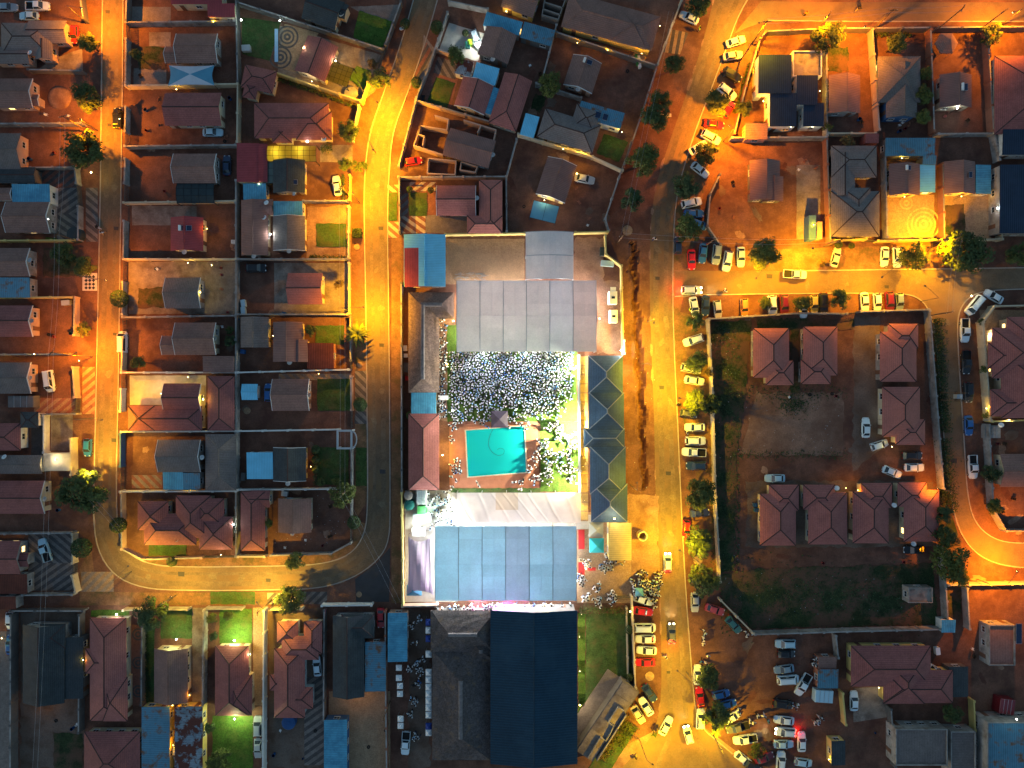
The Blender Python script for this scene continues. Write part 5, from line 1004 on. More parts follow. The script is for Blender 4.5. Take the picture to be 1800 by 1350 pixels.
boxy('striped market stall at lower right', 'market_stall', 'stall', 1771, 1243, 26, 26, 2.4, 'p_maroon', -8, ('rail',)); boxy('small pink roofed gatehouse on the brown cottage wall', 'gatehouse', 'gatehouse', 1533, 243, 22, 16, 2.6, 'r_maroon', 0, ('lid',)); boxy('long open container of goods left of the orange-lit driveway', 'storage_container', 'container', 36, 706, 44, 20, 2.2, 'w_dark', 0, ('rail',))
boxy('lit white carport canopy beside the blue hatchback', 'carport_canopy', 'carport', 100, 812, 46, 30, 2.5, 'concrete_w', 0, ('lid',)); boxy('slatted grey pallet box below the white wall', 'pallet_box', 'box', 1745, 759, 28, 22, 1.2, 'w_grey', 0, ('rail',))
# tanks, concrete ring, discs
def cyl(label, name, cat, u, v, r_, h_, mat, dome=.2, hollow=False):
    b = P(u, v, h_); H_ = empty(name, (b.x, b.y, 0)); tag(H_, label, cat); rm = r_ / SC; mb = MB(); n = 24
    if hollow:
        for i in range(n):
            a, c_ = 6.2832 * i / n, 6.2832 * (i + 1) / n; f = lambda r, t, z: (r * math.cos(t), r * math.sin(t), z)
            mb.face([f(rm, a, 0), f(rm, c_, 0), f(rm, c_, h_), f(rm, a, h_)]); mb.face([f(rm, a, h_), f(rm, c_, h_), f(rm * .78, c_, h_), f(rm * .78, a, h_)]); mb.face([f(rm * .78, a, h_), f(rm * .78, c_, h_), f(rm * .78, c_, 0), f(rm * .78, a, 0)])
        mb.build('ring', mat, H_)
    else:
        mb.tube((0, 0, 0), (0, 0, h_), rm, rm, n, 0, False); mb.ball((0, 0, h_), rm, n, 4, dome, 0, True); mb.build('body', mat, H_, None, False)
        m2 = MB(); m2.tube((0, 0, h_ + rm * dome - .02), (0, 0, h_ + rm * dome + .06), rm * .28, rm * .28, 12); m2.build('lid', mat, H_)
cyl('tall hollow concrete ring standing on the yellow-lit verge', 'concrete_ring', 'pipe', 1130, 943, 8.5, 2.0, 'concrete_w', hollow=True); cyl('round pale water tank below the red-tiled hall', 'water_tank', 'tank', 718, 871, 8, 2.4, 'pave_grey'); cyl('dark green water tank at the left wall of the party', 'water_tank', 'tank', 719, 888, 9, 2.2, 'plastic_g')
cyl('round raised splash pool by the orange-lit gate', 'splash_pool', 'pool', 617, 164, 12, .7, 'w_grey', .05); cyl('dark blue round tank below the red many-hipped house', 'water_tank', 'tank', 507, 1271, 12, 1.4, 'plastic_b', .1); cyl('dark round tank in the lit herringbone driveway', 'water_tank', 'tank', 130, 412, 13, 1.6, 'net', .15)
for u, v, r_, t in ((1142, 1189, 8, 'pale round manhole slab below the red sedan row'), (1103, 405, 9, 'round concrete manhole slab above the trench'), (434, 722, 6, 'round tan manhole slab beside the central block wall'), (632, 641, 5, 'round manhole slab on the grey left pavement'), (627, 434, 5, 'round manhole slab by the square topiary'), (631, 1045, 5, 'round manhole slab on the dark asphalt patch'), (1227, 985, 8, 'round pale slab between two lit trees')):
    cyl(t, 'manhole_slab', 'manhole', u, v, r_, .12, 'pave_tan', .02)
# glazed carport with panes
def pane_roof(label, x0, y0, x1, y1, e, nx_, ny_, mat, arch=.5, ang=0, name='glazed_carport', cat='carport'):
    b = P((x0 + x1) / 2, (y0 + y1) / 2, e); H_ = empty(name, (b.x, b.y, 0), R(ang)); tag(H_, label, cat); k = (1 - e / CAM_H) / SC; l, w_ = (x1 - x0) * k / 2, (y1 - y0) * k / 2; LAND.append(((x0 + x1) / 2, (y0 + y1) / 2, label))
    z = lambda t: e + arch * math.sin(math.pi * t)
    for i in range(nx_):
        for j in range(ny_):
            g = .03; xa, xb = -l + 2 * l * i / nx_ + g, -l + 2 * l * (i + 1) / nx_ - g; ta, tb = j / ny_, (j + 1) / ny_; ya, yb = -w_ + 2 * w_ * ta + g, -w_ + 2 * w_ * tb - g
            mb = MB(); mb.slab([(xa, ya, z(ta)), (xb, ya, z(ta)), (xb, yb, z(tb)), (xa, yb, z(tb))], .02); mb.build('pane', mat, H_)
    for i in range(nx_ + 1):
        mb = MB(); x = -l + 2 * l * i / nx_
        for j in range(ny_): mb.tube((x, -w_ + 2 * w_ * j / ny_, z(j / ny_)), (x, -w_ + 2 * w_ * (j + 1) / ny_, z((j + 1) / ny_)), .045, .045, 4)
        mb.build('rafter', 'black', H_)
    for j in range(ny_ + 1):
        mb = MB(); y = -w_ + 2 * w_ * j / ny_; mb.tube((-l, y, z(j / ny_)), (l, y, z(j / ny_)), .04, .04, 4); mb.build('purlin', 'black', H_)
    for sx in (-1, 1):
        for sy in (-1, 1): mb = MB(); mb.box(sx * l - .06, sy * w_ - .06, 0, sx * l + .06, sy * w_ + .06, e); mb.build('post', 'black', H_)
pane_roof('long glazed carport lit yellow from below', 470, 256, 556, 284, 2.7, 8, 3, 'sheet_glass'); pane_roof('dark framed pergola beside the circle-paved house', 573, 112, 617, 147, 2.5, 5, 4, 'sheet_glass', .05, -20, 'pergola', 'pergola'); pane_roof('small dull glazed roof left of the charcoal solar house', 455, 283, 481, 322, 2.5, 3, 3, 'glassy', .1)
pane_roof('dark netted carport below the brown gabled house', 311, 320, 377, 357, 2.4, 5, 3, 'net', .5, 0, 'netted_carport'); pane_roof('teal fabric awning below the white-lit gable', 934, 357, 980, 388, 2.3, 2, 1, 'sail_blue', .1, -14, 'awning', 'awning')
# white arched gatehouse frame
b = P(611, 770); H_ = empty('arched_gatehouse', b); tag(H_, 'white arched gatehouse frame beside the square lawn', 'gatehouse')
mb = MB()
for a0, a1, c0, c1 in ((-1.7, 1.7, -2.2, -1.8), (-1.7, 1.7, 1.6, 2.0), (-1.7, -1.3, -1.8, 1.6), (1.3, 1.7, -1.8, 1.6)): mb.box(a0, c0, 2.6, a1, c1, 2.9)
mb.build('roof_frame', 'p_silver', H_)
for x in (-1.5, 1.5):
    for y in (-2, 1.8): mb = MB(); mb.box(x - .15, y - .15, 0, x + .15, y + .15, 2.6); mb.build('column', 'white', H_)
mb = MB()
for i in range(14):
    a, c_ = math.pi * (i - 7) / 14, math.pi * (i - 6) / 14; f = lambda r, t, z: (1.5 + r * math.cos(t) * .6, -.1 + r * math.sin(t), z); mb.hexa([f(1.7, a, 2.6), f(2.0, a, 2.6), f(2.0, c_, 2.6), f(1.7, c_, 2.6), f(1.7, a, 2.9), f(2.0, a, 2.9), f(2.0, c_, 2.9), f(1.7, c_, 2.9)])
mb.build('arch', 'p_silver', H_)
# square topiary
b = P(629, 411); mb = MB(); rr = random.Random(8)
for _ in range(900):
    p = Vector((rr.uniform(-1, 1), rr.uniform(-1, 1), rr.uniform(.2, 1.3))); s_ = rr.uniform(.08, .17); nn = Vector((rr.uniform(-1, 1), rr.uniform(-1, 1), 1)).normalized(); e_ = nn.orthogonal().normalized(); g = nn.cross(e_); mb.face([p - e_ * s_, p - g * s_, p + e_ * s_, p + g * s_])
tag(mb.build('square_topiary', 'leaf', None, b), 'square clipped topiary bush on the orange-lit pavement', 'shrub')
# gravel heap, unfinished walls, ramp building
mb = MB(); mb.ball((0, 0, 0), 2.6, 18, 6, .22, 0, True); o = mb.build('gravel_heap', 'soil_pale', None, P(105, 172), True); tag(o, 'pale round gravel heap below the orange-lit gable', 'heap')
def rooms(label, polys, h_, mat, name='unfinished_walls'):
    o0 = P(*polys[0][0]); H_ = empty(name, o0); tag(H_, label, 'building')
    for pl in polys: ribbon('wall_run', pl, .22, 0, h_, mat, H_, org=o0)
rooms('unroofed pinkish block rooms left of the brown sheet roof', [[(766, 210), (790, 217), (787, 235), (742, 228), (730, 262), (780, 278)], [(742, 228), (736, 242), (748, 246), (745, 262)], [(816, 218), (872, 235), (866, 262)], [(846, 228), (840, 240)]], 2.4, 'w_pink'); rooms('unroofed square block room beside the pink hatchback', [[(755, 284), (803, 288), (801, 312), (753, 310), (755, 284)], [(812, 290), (840, 298), (836, 308), (810, 304), (812, 290)]], 2.2, 'w_pink')
rooms('unroofed grey block rooms at the top edge', [[(960, -10), (995, 2), (980, 44), (952, 36), (960, -10)], [(956, 14), (988, 24)], [(954, 26), (984, 36)]], 2.4, 'w_raw')
rooms('unfinished rooftop terrace walls of the diagonal ramp building', [[(1030, 1318), (1052, 1282), (1062, 1288), (1075, 1262), (1066, 1256), (1082, 1230), (1092, 1236)], [(1046, 1322), (1096, 1244)]], 3.6, 'w_grey', 'terrace_walls')
c = P(1068, 1268, 3.0); H_ = empty('ramp_building', (c.x, c.y, 0), R(56)); tag(H_, 'long diagonal flat-roofed ramp building below the lawn', 'building'); LAND.append((1068, 1268, 'diagonal ramp building'))
mb = MB(); mb.box(-9, -2.2, 0, 9, 2.2, 3.0); mb.build('wall', 'w_dark', H_)
for i in range(6): mb = MB(); mb.box(-9 + 3 * i + .03, -2.0, 3.0, -6 + 3 * i - .03, 2.0, 3.12); mb.build('roof_slab', 'concrete', H_)
c = P(1045, 1245, 1.0); mb = MB(); mb.obox((0, 0), R(56), 17, 4.2, 0, .3); tag(mb.build('ramp', 'pave_grey', None, (c.x, c.y, 0)), 'pale paved ramp between lawn and diagonal building', 'ramp')
# ---------------- half-red shed overlay, roof stripes, solar panels, dishes
b = P(728, 470, 3.75); mb = MB(); mb.slab([(-2.15, -4.2, -.32 + .0), (2.3, -4.2, .18), (2.3, 4.2, .18), (-2.15, 4.2, -.32)], .04, [(0, 0), (4.5, 0), (4.5, 8.4), (0, 8.4)]); tag(mb.build('roof_sheeting', 'r_redsheet', None, b), 'rust-red sheeting laid on the half-blue gabled shed', 'roof sheet')
def solar(label, u, v, L_, W_, ang, z, n=2, tank=False, tilt=.12):
    b = P(u, v, z); H_ = empty('solar_panel', b, R(ang)); tag(H_, label, 'solar panel'); l, w_ = L_ / SC / 2, W_ / SC / 2
    mb = MB(); mb.box(-l, -w_, 0, l, w_, .06); mb.build('frame', 'steel', H_)
    for i in range(n): mb = MB(); mb.box(-l + 2 * l * i / n + .04, -w_ + .04, .06, -l + 2 * l * (i + 1) / n - .04, w_ - .04, .075); mb.build('panel', 'solar', H_)
    if tank: mb = MB(); mb.tube((-l - .25, -w_, .3), (-l - .25, w_, .3), .28, .28, 10); mb.build('geyser_tank', 'white', H_)
    mb = MB(); mb.box(-l * .8, -w_ * .8, -.6, l * .8, w_ * .8, 0); mb.build('mount', 'pole', H_)
solar('solar geyser on the maroon sheet roof', 328, 401, 18, 9, 0, 3.9, 2, True); solar('blue solar panel on the charcoal roof', 515, 320, 16, 8, 0, 3.6); solar('solar geyser on the lone brown gabled roof', 1035, 109, 12, 8, -20, 3.9, 1, True); solar('left solar panel on the blue-grey annexe', 1051, 202, 10, 11, -16, 3.3, 1); solar('right solar panel on the blue-grey annexe', 1064, 206, 9, 11, -16, 3.3, 1); solar('tall row of solar panels beside the tall brown house', 1791, 1114, 10, 34, 0, 5.4, 1)
solar('small geyser panel on the ring-paved cottage roof', 1598, 295, 6, 8, 0, 4.0, 1, True); solar('small geyser panel on the dry grass cottage roof', 1706, 307, 6, 10, 0, 3.8, 1); solar('blue roof geyser panel on the white porch house', 1697, 153, 8, 12, 0, 3.8, 1, True)
solar('skylight box on the grey many-hipped roof', 1519, 377, 9, 11, 0, 4.2, 1); solar('small dormer skylight low on the grey hipped roof', 1486, 391, 7, 6, 0, 3.8, 1)
DM = MB(); DM.ball((0, 0, 0), .55, 14, 4, .35, 0, True); DME = DM.mesh('dish', 'white', True); AM = MB(); AM.tube((0, 0, 0), (0, .1, -.9), .03, .03, 5); AM.tube((0, 0, 0), (.1, .25, .5), .02, .02, 4); AME = AM.mesh('arm', 'steel')
for u, v, z in ((52, 92, 3.4), (379, 82, 3.2), (52, 457, 3.2), (55, 564, 3.2), (52, 664, 3.0), (377, 595, 3.0), (355, 804, 3.2), (78, 877, 3.0), (7, 803, 3.4), (468, 356, 3.4), (464, 382, 3.2), (446, 450, 3.0), (508, 441, 3.0), (517, 340, 3.2), (324, 443, 2.8), (569, 244, 3.0), (543, 695, 3.0), (506, 850, 2.6), (514, 938, 2.6), (509, 637, 2.6), (310, 948, 3.0), (600, 26, 3.2), (866, 104, 3.0), (1016, 157, 3.0), (866, 272, 3.2), (838, 348, 3.0), (1760, 747, 2.2), (1471, 858, 3.0), (1572, 888, 3.0), (1606, 956, 2.6), (1500, 197, 3.0), (706, 50, 1.5)):
    b = P(u, v, z); H_ = empty('satellite_dish', b, R((u * 7 + v) % 60)); tag(H_, lab('round white satellite dish', u, v), 'satellite dish', 'satellite dishes on the houses'); d_ = inst('dish', DME, H_, (0, 0, 0)); d_.rotation_euler = (R(140 + (u % 30)), 0, 0); inst('arm', AME, H_)
# ------------------------------------------------------------------ cars
def car_kit(kind):
    D = {'sedan': (4.5, .88, 1.42, (.62, .88, .80), (.85, .25, -1.15, -1.75)), 'hatch': (3.95, .84, 1.48, (.66, .92, .9), (.95, .30, -1.45, -1.9)), 'suv': (4.55, .93, 1.72, (.80, 1.08, 1.05), (1.05, .45, -1.75, -2.15)), 'pickup': (5.25, .93, 1.75, (.80, 1.08, 1.05), (1.25, .65, -.55, -.75)), 'van': (4.8, .94, 1.98, (.85, 1.15, 1.15), (1.75, 1.15, -2.2, -2.35))}[kind]
    L_, W_, Hh, (zh0, zh1, zt), (bf, tf, tr_, br) = D; l = L_ / 2; K = {}
    mb = MB()
    # lower body: stations front to rear
    st = [(l, .62, .50, .55 * zh0 + .12), (l - .12, .80, .42, zh0 - .02), (l - .45, .95, .30, zh0 + .08), (bf, 1.0, .26, zh1), (0, 1.0, .24, zh1 + .02), (br, 1.0, .26, zt + .05), (-l + .35, .96, .30, zt + .02 if kind != 'pickup' else .72), (-l + .08, .86, .42, zt - .04 if kind != 'pickup' else .72), (-l, .75, .5, zt - .25 if kind != 'pickup' else .66)]
    if kind == 'pickup': st[5] = (br - .02, 1.0, .26, .74)
    if kind in ('suv', 'van', 'hatch'): st = [s for s in st if s[0] > -l + .3 or True]
    rows = []
    for x, w, zb, zt_ in st:
        h = W_ * w; r_ = []
        for y, z in ((-h * .92, zb), (-h, zb + .16), (-h * .99, zt_ - .10), (-h * .90, zt_), (h * .90, zt_), (h * .99, zt_ - .10), (h, zb + .16), (h * .92, zb)): r_.append(len(mb.v)); mb.v.append((x, y, z))
        rows.append(r_)
    for a, b in zip(rows, rows[1:]):
        for i in range(7): mb.f.append((a[i], a[i + 1], b[i + 1], b[i])); mb.uv.append(None); mb.m.append(0)
        mb.f.append((a[7], a[0], b[0], b[7])); mb.uv.append(None); mb.m.append(0)
    for r_, rev in ((rows[0], False), (rows[-1], True)): mb.f.append(tuple(r_ if rev else r_[::-1])); mb.uv.append(None); mb.m.append(0)
    # cabin with crowned roof
    wb, wt = W_ * .90, W_ * .70; zf, zr = zh1 - .02, (zt if kind != 'pickup' else 1.05); ro = Hh
    B4 = [(bf, wb, zf), (br, wb, zr), (br, -wb, zr), (bf, -wb, zf)]; T4 = [(tf, wt, ro - .05), (tr_, wt * .97, ro - .07), (tr_, -wt * .97, ro - .07), (tf, -wt, ro - .05)]
    for i in range(4):
        j = (i + 1) % 4; mb.face([B4[i], T4[i], T4[j], B4[j]][::-1])
    xm0, xm1 = tf - .18, tr_ + .2; C4 = [(xm0, wt * .72, ro), (xm1, wt * .70, ro), (xm1, -wt * .70, ro), (xm0, -wt * .72, ro)]
    for i in range(4): j = (i + 1) % 4; mb.face([T4[i], C4[i], C4[j], T4[j]][::-1])
    mb.face(C4[::-1])
    if kind == 'pickup':
        for y in (-1, 1): mb.box(-l + .02, y * W_ * .93 - .04, .60, br + .02, y * W_ * .93 + .04, 1.08)
        mb.box(-l, -W_ * .93, .60, -l + .07, W_ * .93, 1.06)
        m2 = MB(); m2.box(-l + .08, -W_ * .88, .74, br - .02, W_ * .88, .765); K['load_bed'] = m2.mesh('load_bed', 'tyre')
    if kind in ('suv', 'van'):
        m2 = MB()
        for y in (-1, 1): m2.tube((tf - .3, y * wt * .85, ro + .03), (tr_ + .3, y * wt * .85, ro + .02), .025, .025, 4)
        K['roof_rail'] = m2.mesh('roof_rail', 'pole')
    K['body'] = mb.mesh('body', 'p_white')
    V3 = Vector
    def panel(a, b, c, d, ins, out, name):
        q = [V3(a), V3(b), V3(c), V3(d)]; ce = sum(q, V3()) / 4; n = (q[1] - q[0]).cross(q[3] - q[0]).normalized(); 
        if n.dot(ce - V3((0, 0, .8))) < 0: n = -n
        q = [ce + (p - ce) * ins + n * out for p in q]; m2 = MB(); m2.hexa([p - n * .03 for p in q] + q); return m2.mesh(name, 'glass')
    K['windscreen'] = panel(B4[3], B4[0], T4[0], T4[3], .93, .012, 'windscreen'); K['rear_window'] = panel(B4[1], B4[2], T4[2], T4[1], .86 if kind != 'van' else .7, .012, 'rear_window')
    K['side_window'] = panel(B4[0], B4[1], T4[1], T4[0], .86, .012, 'side_window'); m3 = panel(B4[2], B4[3], T4[3], T4[2], .86, .012, 'side_window'); K['side_window2'] = m3
    m2 = MB(); m2.tube((0, -.11, 0), (0, .11, 0), .32, .32, 12); K['wheel'] = m2.mesh('wheel', 'tyre'); m2 = MB(); m2.tube((0, -.125, 0), (0, .125, 0), .19, .19, 8); K['rim'] = m2.mesh('rim', 'rim')
    m2 = MB(); m2.hexa([(-.16, -.15, -.09), (.06, -.15, -.09), (.0, .15, -.09), (-.22, .15, -.09), (-.16, -.15, .08), (.03, -.15, .06), (-.03, .15, .06), (-.22, .15, .08)]); K['headlight'] = m2.mesh('headlight', 'head_off')
    m2 = MB(); m2.box(-.05, -.15, -.10, .10, .15, .12); K['tail_light'] = m2.mesh('tail_light', 'tail_off'); m2 = MB(); m2.hexa([(-.08, -.02, -.06), (.06, -.02, -.06), (.04, .2, -.05), (-.06, .2, -.05), (-.08, -.02, .06), (.06, -.02, .06), (.04, .2, .05), (-.06, .2, .05)]); K['side_mirror'] = m2.mesh('side_mirror', 'p_black')
    K['_'] = (l, W_, zh0, zt, bf, wb, zh1); return K
KIT = {k: car_kit(k) for k in ('sedan', 'hatch', 'suv', 'pickup', 'van')}
CN = {'sedan': 'sedan', 'hatch': 'hatchback', 'suv': 'suv', 'pickup': 'pickup truck', 'van': 'van'}
CC = {'paleblue': 'pale blue', 'bluegrey': 'blue-grey', 'darkblue': 'dark blue', 'navy': 'navy blue', 'maroon': 'dark red', 'rose': 'pinkish red'}
def spot(parent, loc, rot, col, pw, size=100, blend=.6, rad=.12, name='lamp_light'):
    d = bpy.data.lights.new(name, 'SPOT'); d.energy = pw * LK; d.color = col; d.spot_size = R(size); d.spot_blend = blend; d.shadow_soft_size = rad
    o = bpy.data.objects.new(name, d); o.location = loc; o.rotation_euler = rot; return link(o, parent)
def point(parent, loc, col, pw, rad=.1, name='lamp_light'):
    d = bpy.data.lights.new(name, 'POINT'); d.energy = pw * LK; d.color = col; d.shadow_soft_size = rad
    o = bpy.data.objects.new(name, d); o.location = loc; return link(o, parent)
def car(u, v, kind, col, head, label, group=None, on=False, sc=1.0):
    b = P(u, v, .9); K = KIT[kind]; l, W_, zh0, zt, bf, wb, zh1 = K['_']; H_ = empty({'pickup': 'pickup_truck', 'hatch': 'hatchback'}.get(kind, kind), (b.x, b.y, .012), R(-head)); tag(H_, label, {'pickup': 'pickup', 'van': 'van'}.get(kind, 'car'), group)
    pm = 'p_' + col; inst('body', K['body'], H_, mats=[pm])
    for n in ('windscreen', 'rear_window', 'side_window'): inst(n, K[n], H_)
    inst('side_window', K['side_window2'], H_)
    for n in ('load_bed', 'roof_rail'):
        if n in K: inst(n, K[n], H_)
    for sx in (.62, -.60):
        for sy in (-1, 1): w_ = inst('wheel', K['wheel'], H_, (l * sx, sy * (W_ - .1), .32)); inst('rim', K['rim'], w_)
    for sy in (-1, 1):
        h = inst('headlight', K['headlight'], H_, (l - .10, sy * W_ * .58, zh0 - .02), 0, (1, sy, 1), ['head_l'] if on else None)
        inst('tail_light', K['tail_light'], H_, (-l - .0, sy * W_ * .66, (zt if kind != 'pickup' else .9) - .12), 0, None, ['tail_l'] if on else None)
        inst('side_mirror', K['side_mirror'], H_, (bf - .25, sy * wb, zh1 + .06), 0, (1, sy, 1), [pm])
    if on:
        for sy in (-1, 1): spot(H_, (l + .05, sy * W_ * .58, zh0), (R(83), 0, R(-90)), (1, .82, .45), 260 * min(1, .2 + on), 60, .8, .06, 'headlamp')
        point(H_, (-l - .35, 0, .8), (1, .02, .01), on * 110, .3, 'brake_lamp')
ROWS = {  # phrase, sort axis, cars
 'N': ('from the top in the row beside the upper main road', 1, [(1294, 72, 'sedan', 'white', -18), (1289, 97, 'sedan', 'silver', -8), (1287, 131, 'suv', 'black', 30), (1279, 161, 'suv', 'white', 38), (1281, 192, 'hatch', 'red', -60), (1256, 218, 'sedan', 'maroon', 8), (1250, 241, 'suv', 'white', 28), (1228, 259, 'sedan', 'white', -30), (1231, 298, 'sedan', 'white', 38), (1216, 356, 'suv', 'white', -12), (1220, 375, 'sedan', 'blue', 0), (1229, 394, 'hatch', 'blue', 20)]),
 'J': ('from the left in the row above the side street mouth', 0, [(1192, 431, 'hatch', 'darkblue', -90), (1216, 456, 'sedan', 'red', 88), (1236, 445, 'sedan', 'blue', 97), (1260, 447, 'suv', 'bluegrey', 97), (1279, 459, 'suv', 'white', 100), (1303, 451, 'sedan', 'paleblue', 90)]),
 'K': ('from the left in the row below the side street', 0, [(1221, 539, 'sedan', 'white', 80), (1241, 537, 'sedan', 'darkblue', 92), (1262, 543, 'hatch', 'silver', 84), (1309, 540, 'hatch', 'orange', 88), (1358, 537, 'suv', 'white', 87), (1379, 536, 'suv', 'maroon', 88), (1413, 543, 'hatch', 'white', 88), (1432, 534, 'hatch', 'yellow', 88), (1448, 533, 'suv', 'black', 88), (1521, 531, 'sedan', 'white', 86), (1543, 531, 'hatch', 'white', 87), (1564, 531, 'suv', 'maroon', 87), (1582, 530, 'hatch', 'bluegrey', 88)]),
 'W': ('from the top in the row along the estate wall', 1, [(1219, 598, 'suv', 'white', 162), (1215, 648, 'suv', 'silver', 10), (1221, 669, 'sedan', 'white', 8), (1211, 727, 'hatch', 'grey', 10), (1222, 751, 'sedan', 'white', 180), (1223, 775, 'suv', 'white', 0), (1220, 795, 'pickup', 'white', 183), (1224, 819, 'suv', 'darkblue', 180), (1230, 902, 'sedan', 'navy', -5), (1207, 930, 'hatch', 'red', 92)]),
 'S': ('from the top in the row beside the lit lower lawn', 1, [(1131, 1055, 'sedan', 'white', 18), (1131, 1075, 'sedan', 'red', 8), (1134, 1104, 'van', 'white', 0), (1135, 1124, 'sedan', 'white', 180), (1137, 1144, 'sedan', 'white', 183), (1134, 1165, 'sedan', 'red', 180)]),
 'D': ('from the top in the dirt car park column', 1, [(1381, 1132, 'suv', 'paleblue', 180), (1383, 1150, 'hatch', 'black', 0), (1379, 1177, 'sedan', 'bluegrey', 172), (1386, 1195, 'van', 'white', -4), (1377, 1238, 'suv', 'black', 8), (1379, 1267, 'sedan', 'white', 186), (1381, 1287, 'suv', 'white', 184), (1378, 1309, 'sedan', 'paleblue', 0), (1373, 1339, 'suv', 'white', -86)]),
 'E': ('from the top in the row on the right-hand lane', 1, [(1697, 581, 'pickup', 'white', 90), (1699, 637, 'pickup', 'black', 90), (1703, 690, 'suv', 'black', 88), (1704, 748, 'sedan', 'blue', 88), (1711, 821, 'pickup', 'white', 88)]),
}
for k, (ph, ax, cs) in ROWS.items():
    cs = sorted(cs, key=lambda c: c[ax])
    for i, (u, v, kd, cl, hd) in enumerate(cs):
        car(u, v, kd, cl, hd, '%s %s, %s %s' % (CC.get(cl, cl), CN[kd], ORD[i], ph), 'cars parked in rows', on=1 if (u, v) == (1381, 1287) else False)
SOLO = [(12, 12, 'sedan', 'bluegrey', 0, 'in the top left corner yard'), (66, 10, 'pickup', 'white', 0, 'in the top left corner yard'), (50, 27, 'sedan', 'paleblue', 180, 'below the white pickup in the top left yard'), (130, 60, 'hatch', 'red', 90, 'by the top left grey hipped house'), (206, 207, 'suv', 'black', -90, 'parked on the left road at top'), (373, 232, 'sedan', 'paleblue', 0, 'below the long brown gabled house'),
 (398, 290, 'sedan', 'darkblue', -90, 'beside the gable with the lit window'), (592, 326, 'sedan', 'white', -98, 'on soil beside the orange road'), (726, 283, 'hatch', 'red', -8, 'beside the unfinished block rooms'), (1028, 314, 'sedan', 'silver', 12, 'in the bare yard above the white arched marquee'), (836, 67, 'hatch', 'white', 68, 'in the white-lit concrete yard'), (450, 471, 'suv', 'black', 0, 'in the bare yard below the long red roof'), (471, 690, 'hatch', 'blue', -90, 'between white hut and brown gabled house'),
 (86, 670, 'van', 'white', 82, 'in the orange-lit driveway at left'), (215, 601, 'van', 'white', -90, 'parked beside the left road'), (153, 787, 'hatch', 'blue', 92, 'parked on the yellow-lit left pavement'), (78, 967, 'pickup', 'paleblue', -108, 'on the dark herringbone driveway'), (17, 1092, 'hatch', 'white', 90, 'in the yellow-lit yard at the left edge'), (17, 1134, 'sedan', 'blue', -90, 'at the left edge near the dark wall'), (311, 1323, 'hatch', 'white', 90, 'in the narrow orange-lit courtyard'),
 (453, 1277, 'suv', 'silver', -90, 'upper of two by the long white wall'), (453, 1316, 'sedan', 'silver', 90, 'lower of two by the long white wall'), (557, 1172, 'sedan', 'white', -95, 'beside the red many-hipped house'), (669, 1087, 'sedan', 'red', 90, 'beside the black hip-roofed house'), (713, 1307, 'pickup', 'white', 94, 'at the foot of the market lane'), (1212, 30, 'sedan', 'white', 205, 'at the top left of the main road'), (1398, 482, 'pickup', 'white', 3, 'driving along the side street'), (1216, 510, 'suv', 'white', 0, 'turning in with red tail lights glowing'),
 (1470, 452, 'sedan', 'silver', -75, 'slanted on the orange-lit verge'), (1556, 451, 'sedan', 'white', 92, 'on the verge left of the street tree'), (1578, 452, 'suv', 'white', 88, 'half under the street tree'), (1713, 537, 'van', 'white', 130, 'on the curved corner at right'), (1748, 521, 'sedan', 'white', 210, 'above the van on the right corner'), (1523, 752, 'sedan', 'white', -90, 'on the estate driveway'), (1547, 782, 'hatch', 'white', -18, 'with dark roof glass below the estate cottages'), (1604, 801, 'suv', 'black', 0, 'in the estate by the wall'), (1608, 822, 'sedan', 'white', 0, 'below the black suv in the estate'), (1569, 830, 'sedan', 'white', 22, 'slanted in the middle of the estate'), (1607, 967, 'sedan', 'black', 180, 'below the bottom row of the estate'), (1363, 841, 'sedan', 'paleblue', 180, 'alone on the estate path'),
 (1174, 988, 'hatch', 'white', -90, 'driving up the yellow-lit main road'), (1181, 1114, 'sedan', 'grey', -90, 'driving up the main road with headlights on'), (1222, 1059, 'sedan', 'silver', 90, 'parked right of the main road below the trees'), (1257, 1072, 'sedan', 'rose', 18, 'by the slanted estate wall'), (1290, 1099, 'sedan', 'teal', 48, 'parked against the slanted estate wall'), (1227, 1187, 'sedan', 'white', -90, 'above the red sedan on the right kerb'), (1231, 1226, 'sedan', 'red', -98, 'on the right kerb of the lower main road'), (1232, 1264, 'suv', 'white', -88, 'below the red sedan on the right kerb'),
 (1142, 1219, 'sedan', 'darkblue', 55, 'first of three slanted cars by the ramp'), (1136, 1243, 'sedan', 'white', 238, 'second of three slanted cars by the ramp'), (1122, 1257, 'sedan', 'beige', 58, 'third of three slanted cars by the ramp'), (1171, 1277, 'sedan', 'white', -62, 'driving at the lower junction, left'), (1210, 1292, 'hatch', 'white', -105, 'driving at the lower junction, right'), (1268, 1221, 'hatch', 'blue', -12, 'upper of two beside the car park tree'), (1280, 1238, 'hatch', 'blue', -12, 'lower of two beside the car park tree'), (1288, 1261, 'hatch', 'white', -30, 'half under the car park tree'), (1297, 1279, 'pickup', 'grey', 165, 'below the half-hidden white hatchback'), (1310, 1300, 'pickup', 'white', 172, 'below the grey pickup in the car park'),
 (1412, 1204, 'pickup', 'white', 120, 'slanted at the car park rope'), (1410, 1305, 'sedan', 'white', -90, 'right of the car park column'), (1307, 1335, 'sedan', 'white', 38, 'at the bottom edge by the kerb'), (1344, 1333, 'sedan', 'maroon', -20, 'at the bottom edge of the car park'), (1413, 1341, 'hatch', 'paleblue', 8, 'at the bottom edge, right of the car park'), (1322, 1347, 'sedan', 'black', 30, 'cut by the bottom edge'), (1502, 1233, 'sedan', 'white', -90, 'beside the big L-shaped maroon house'), (1648, 1181, 'sedan', 'white', 30, 'behind the big L-shaped maroon house')]
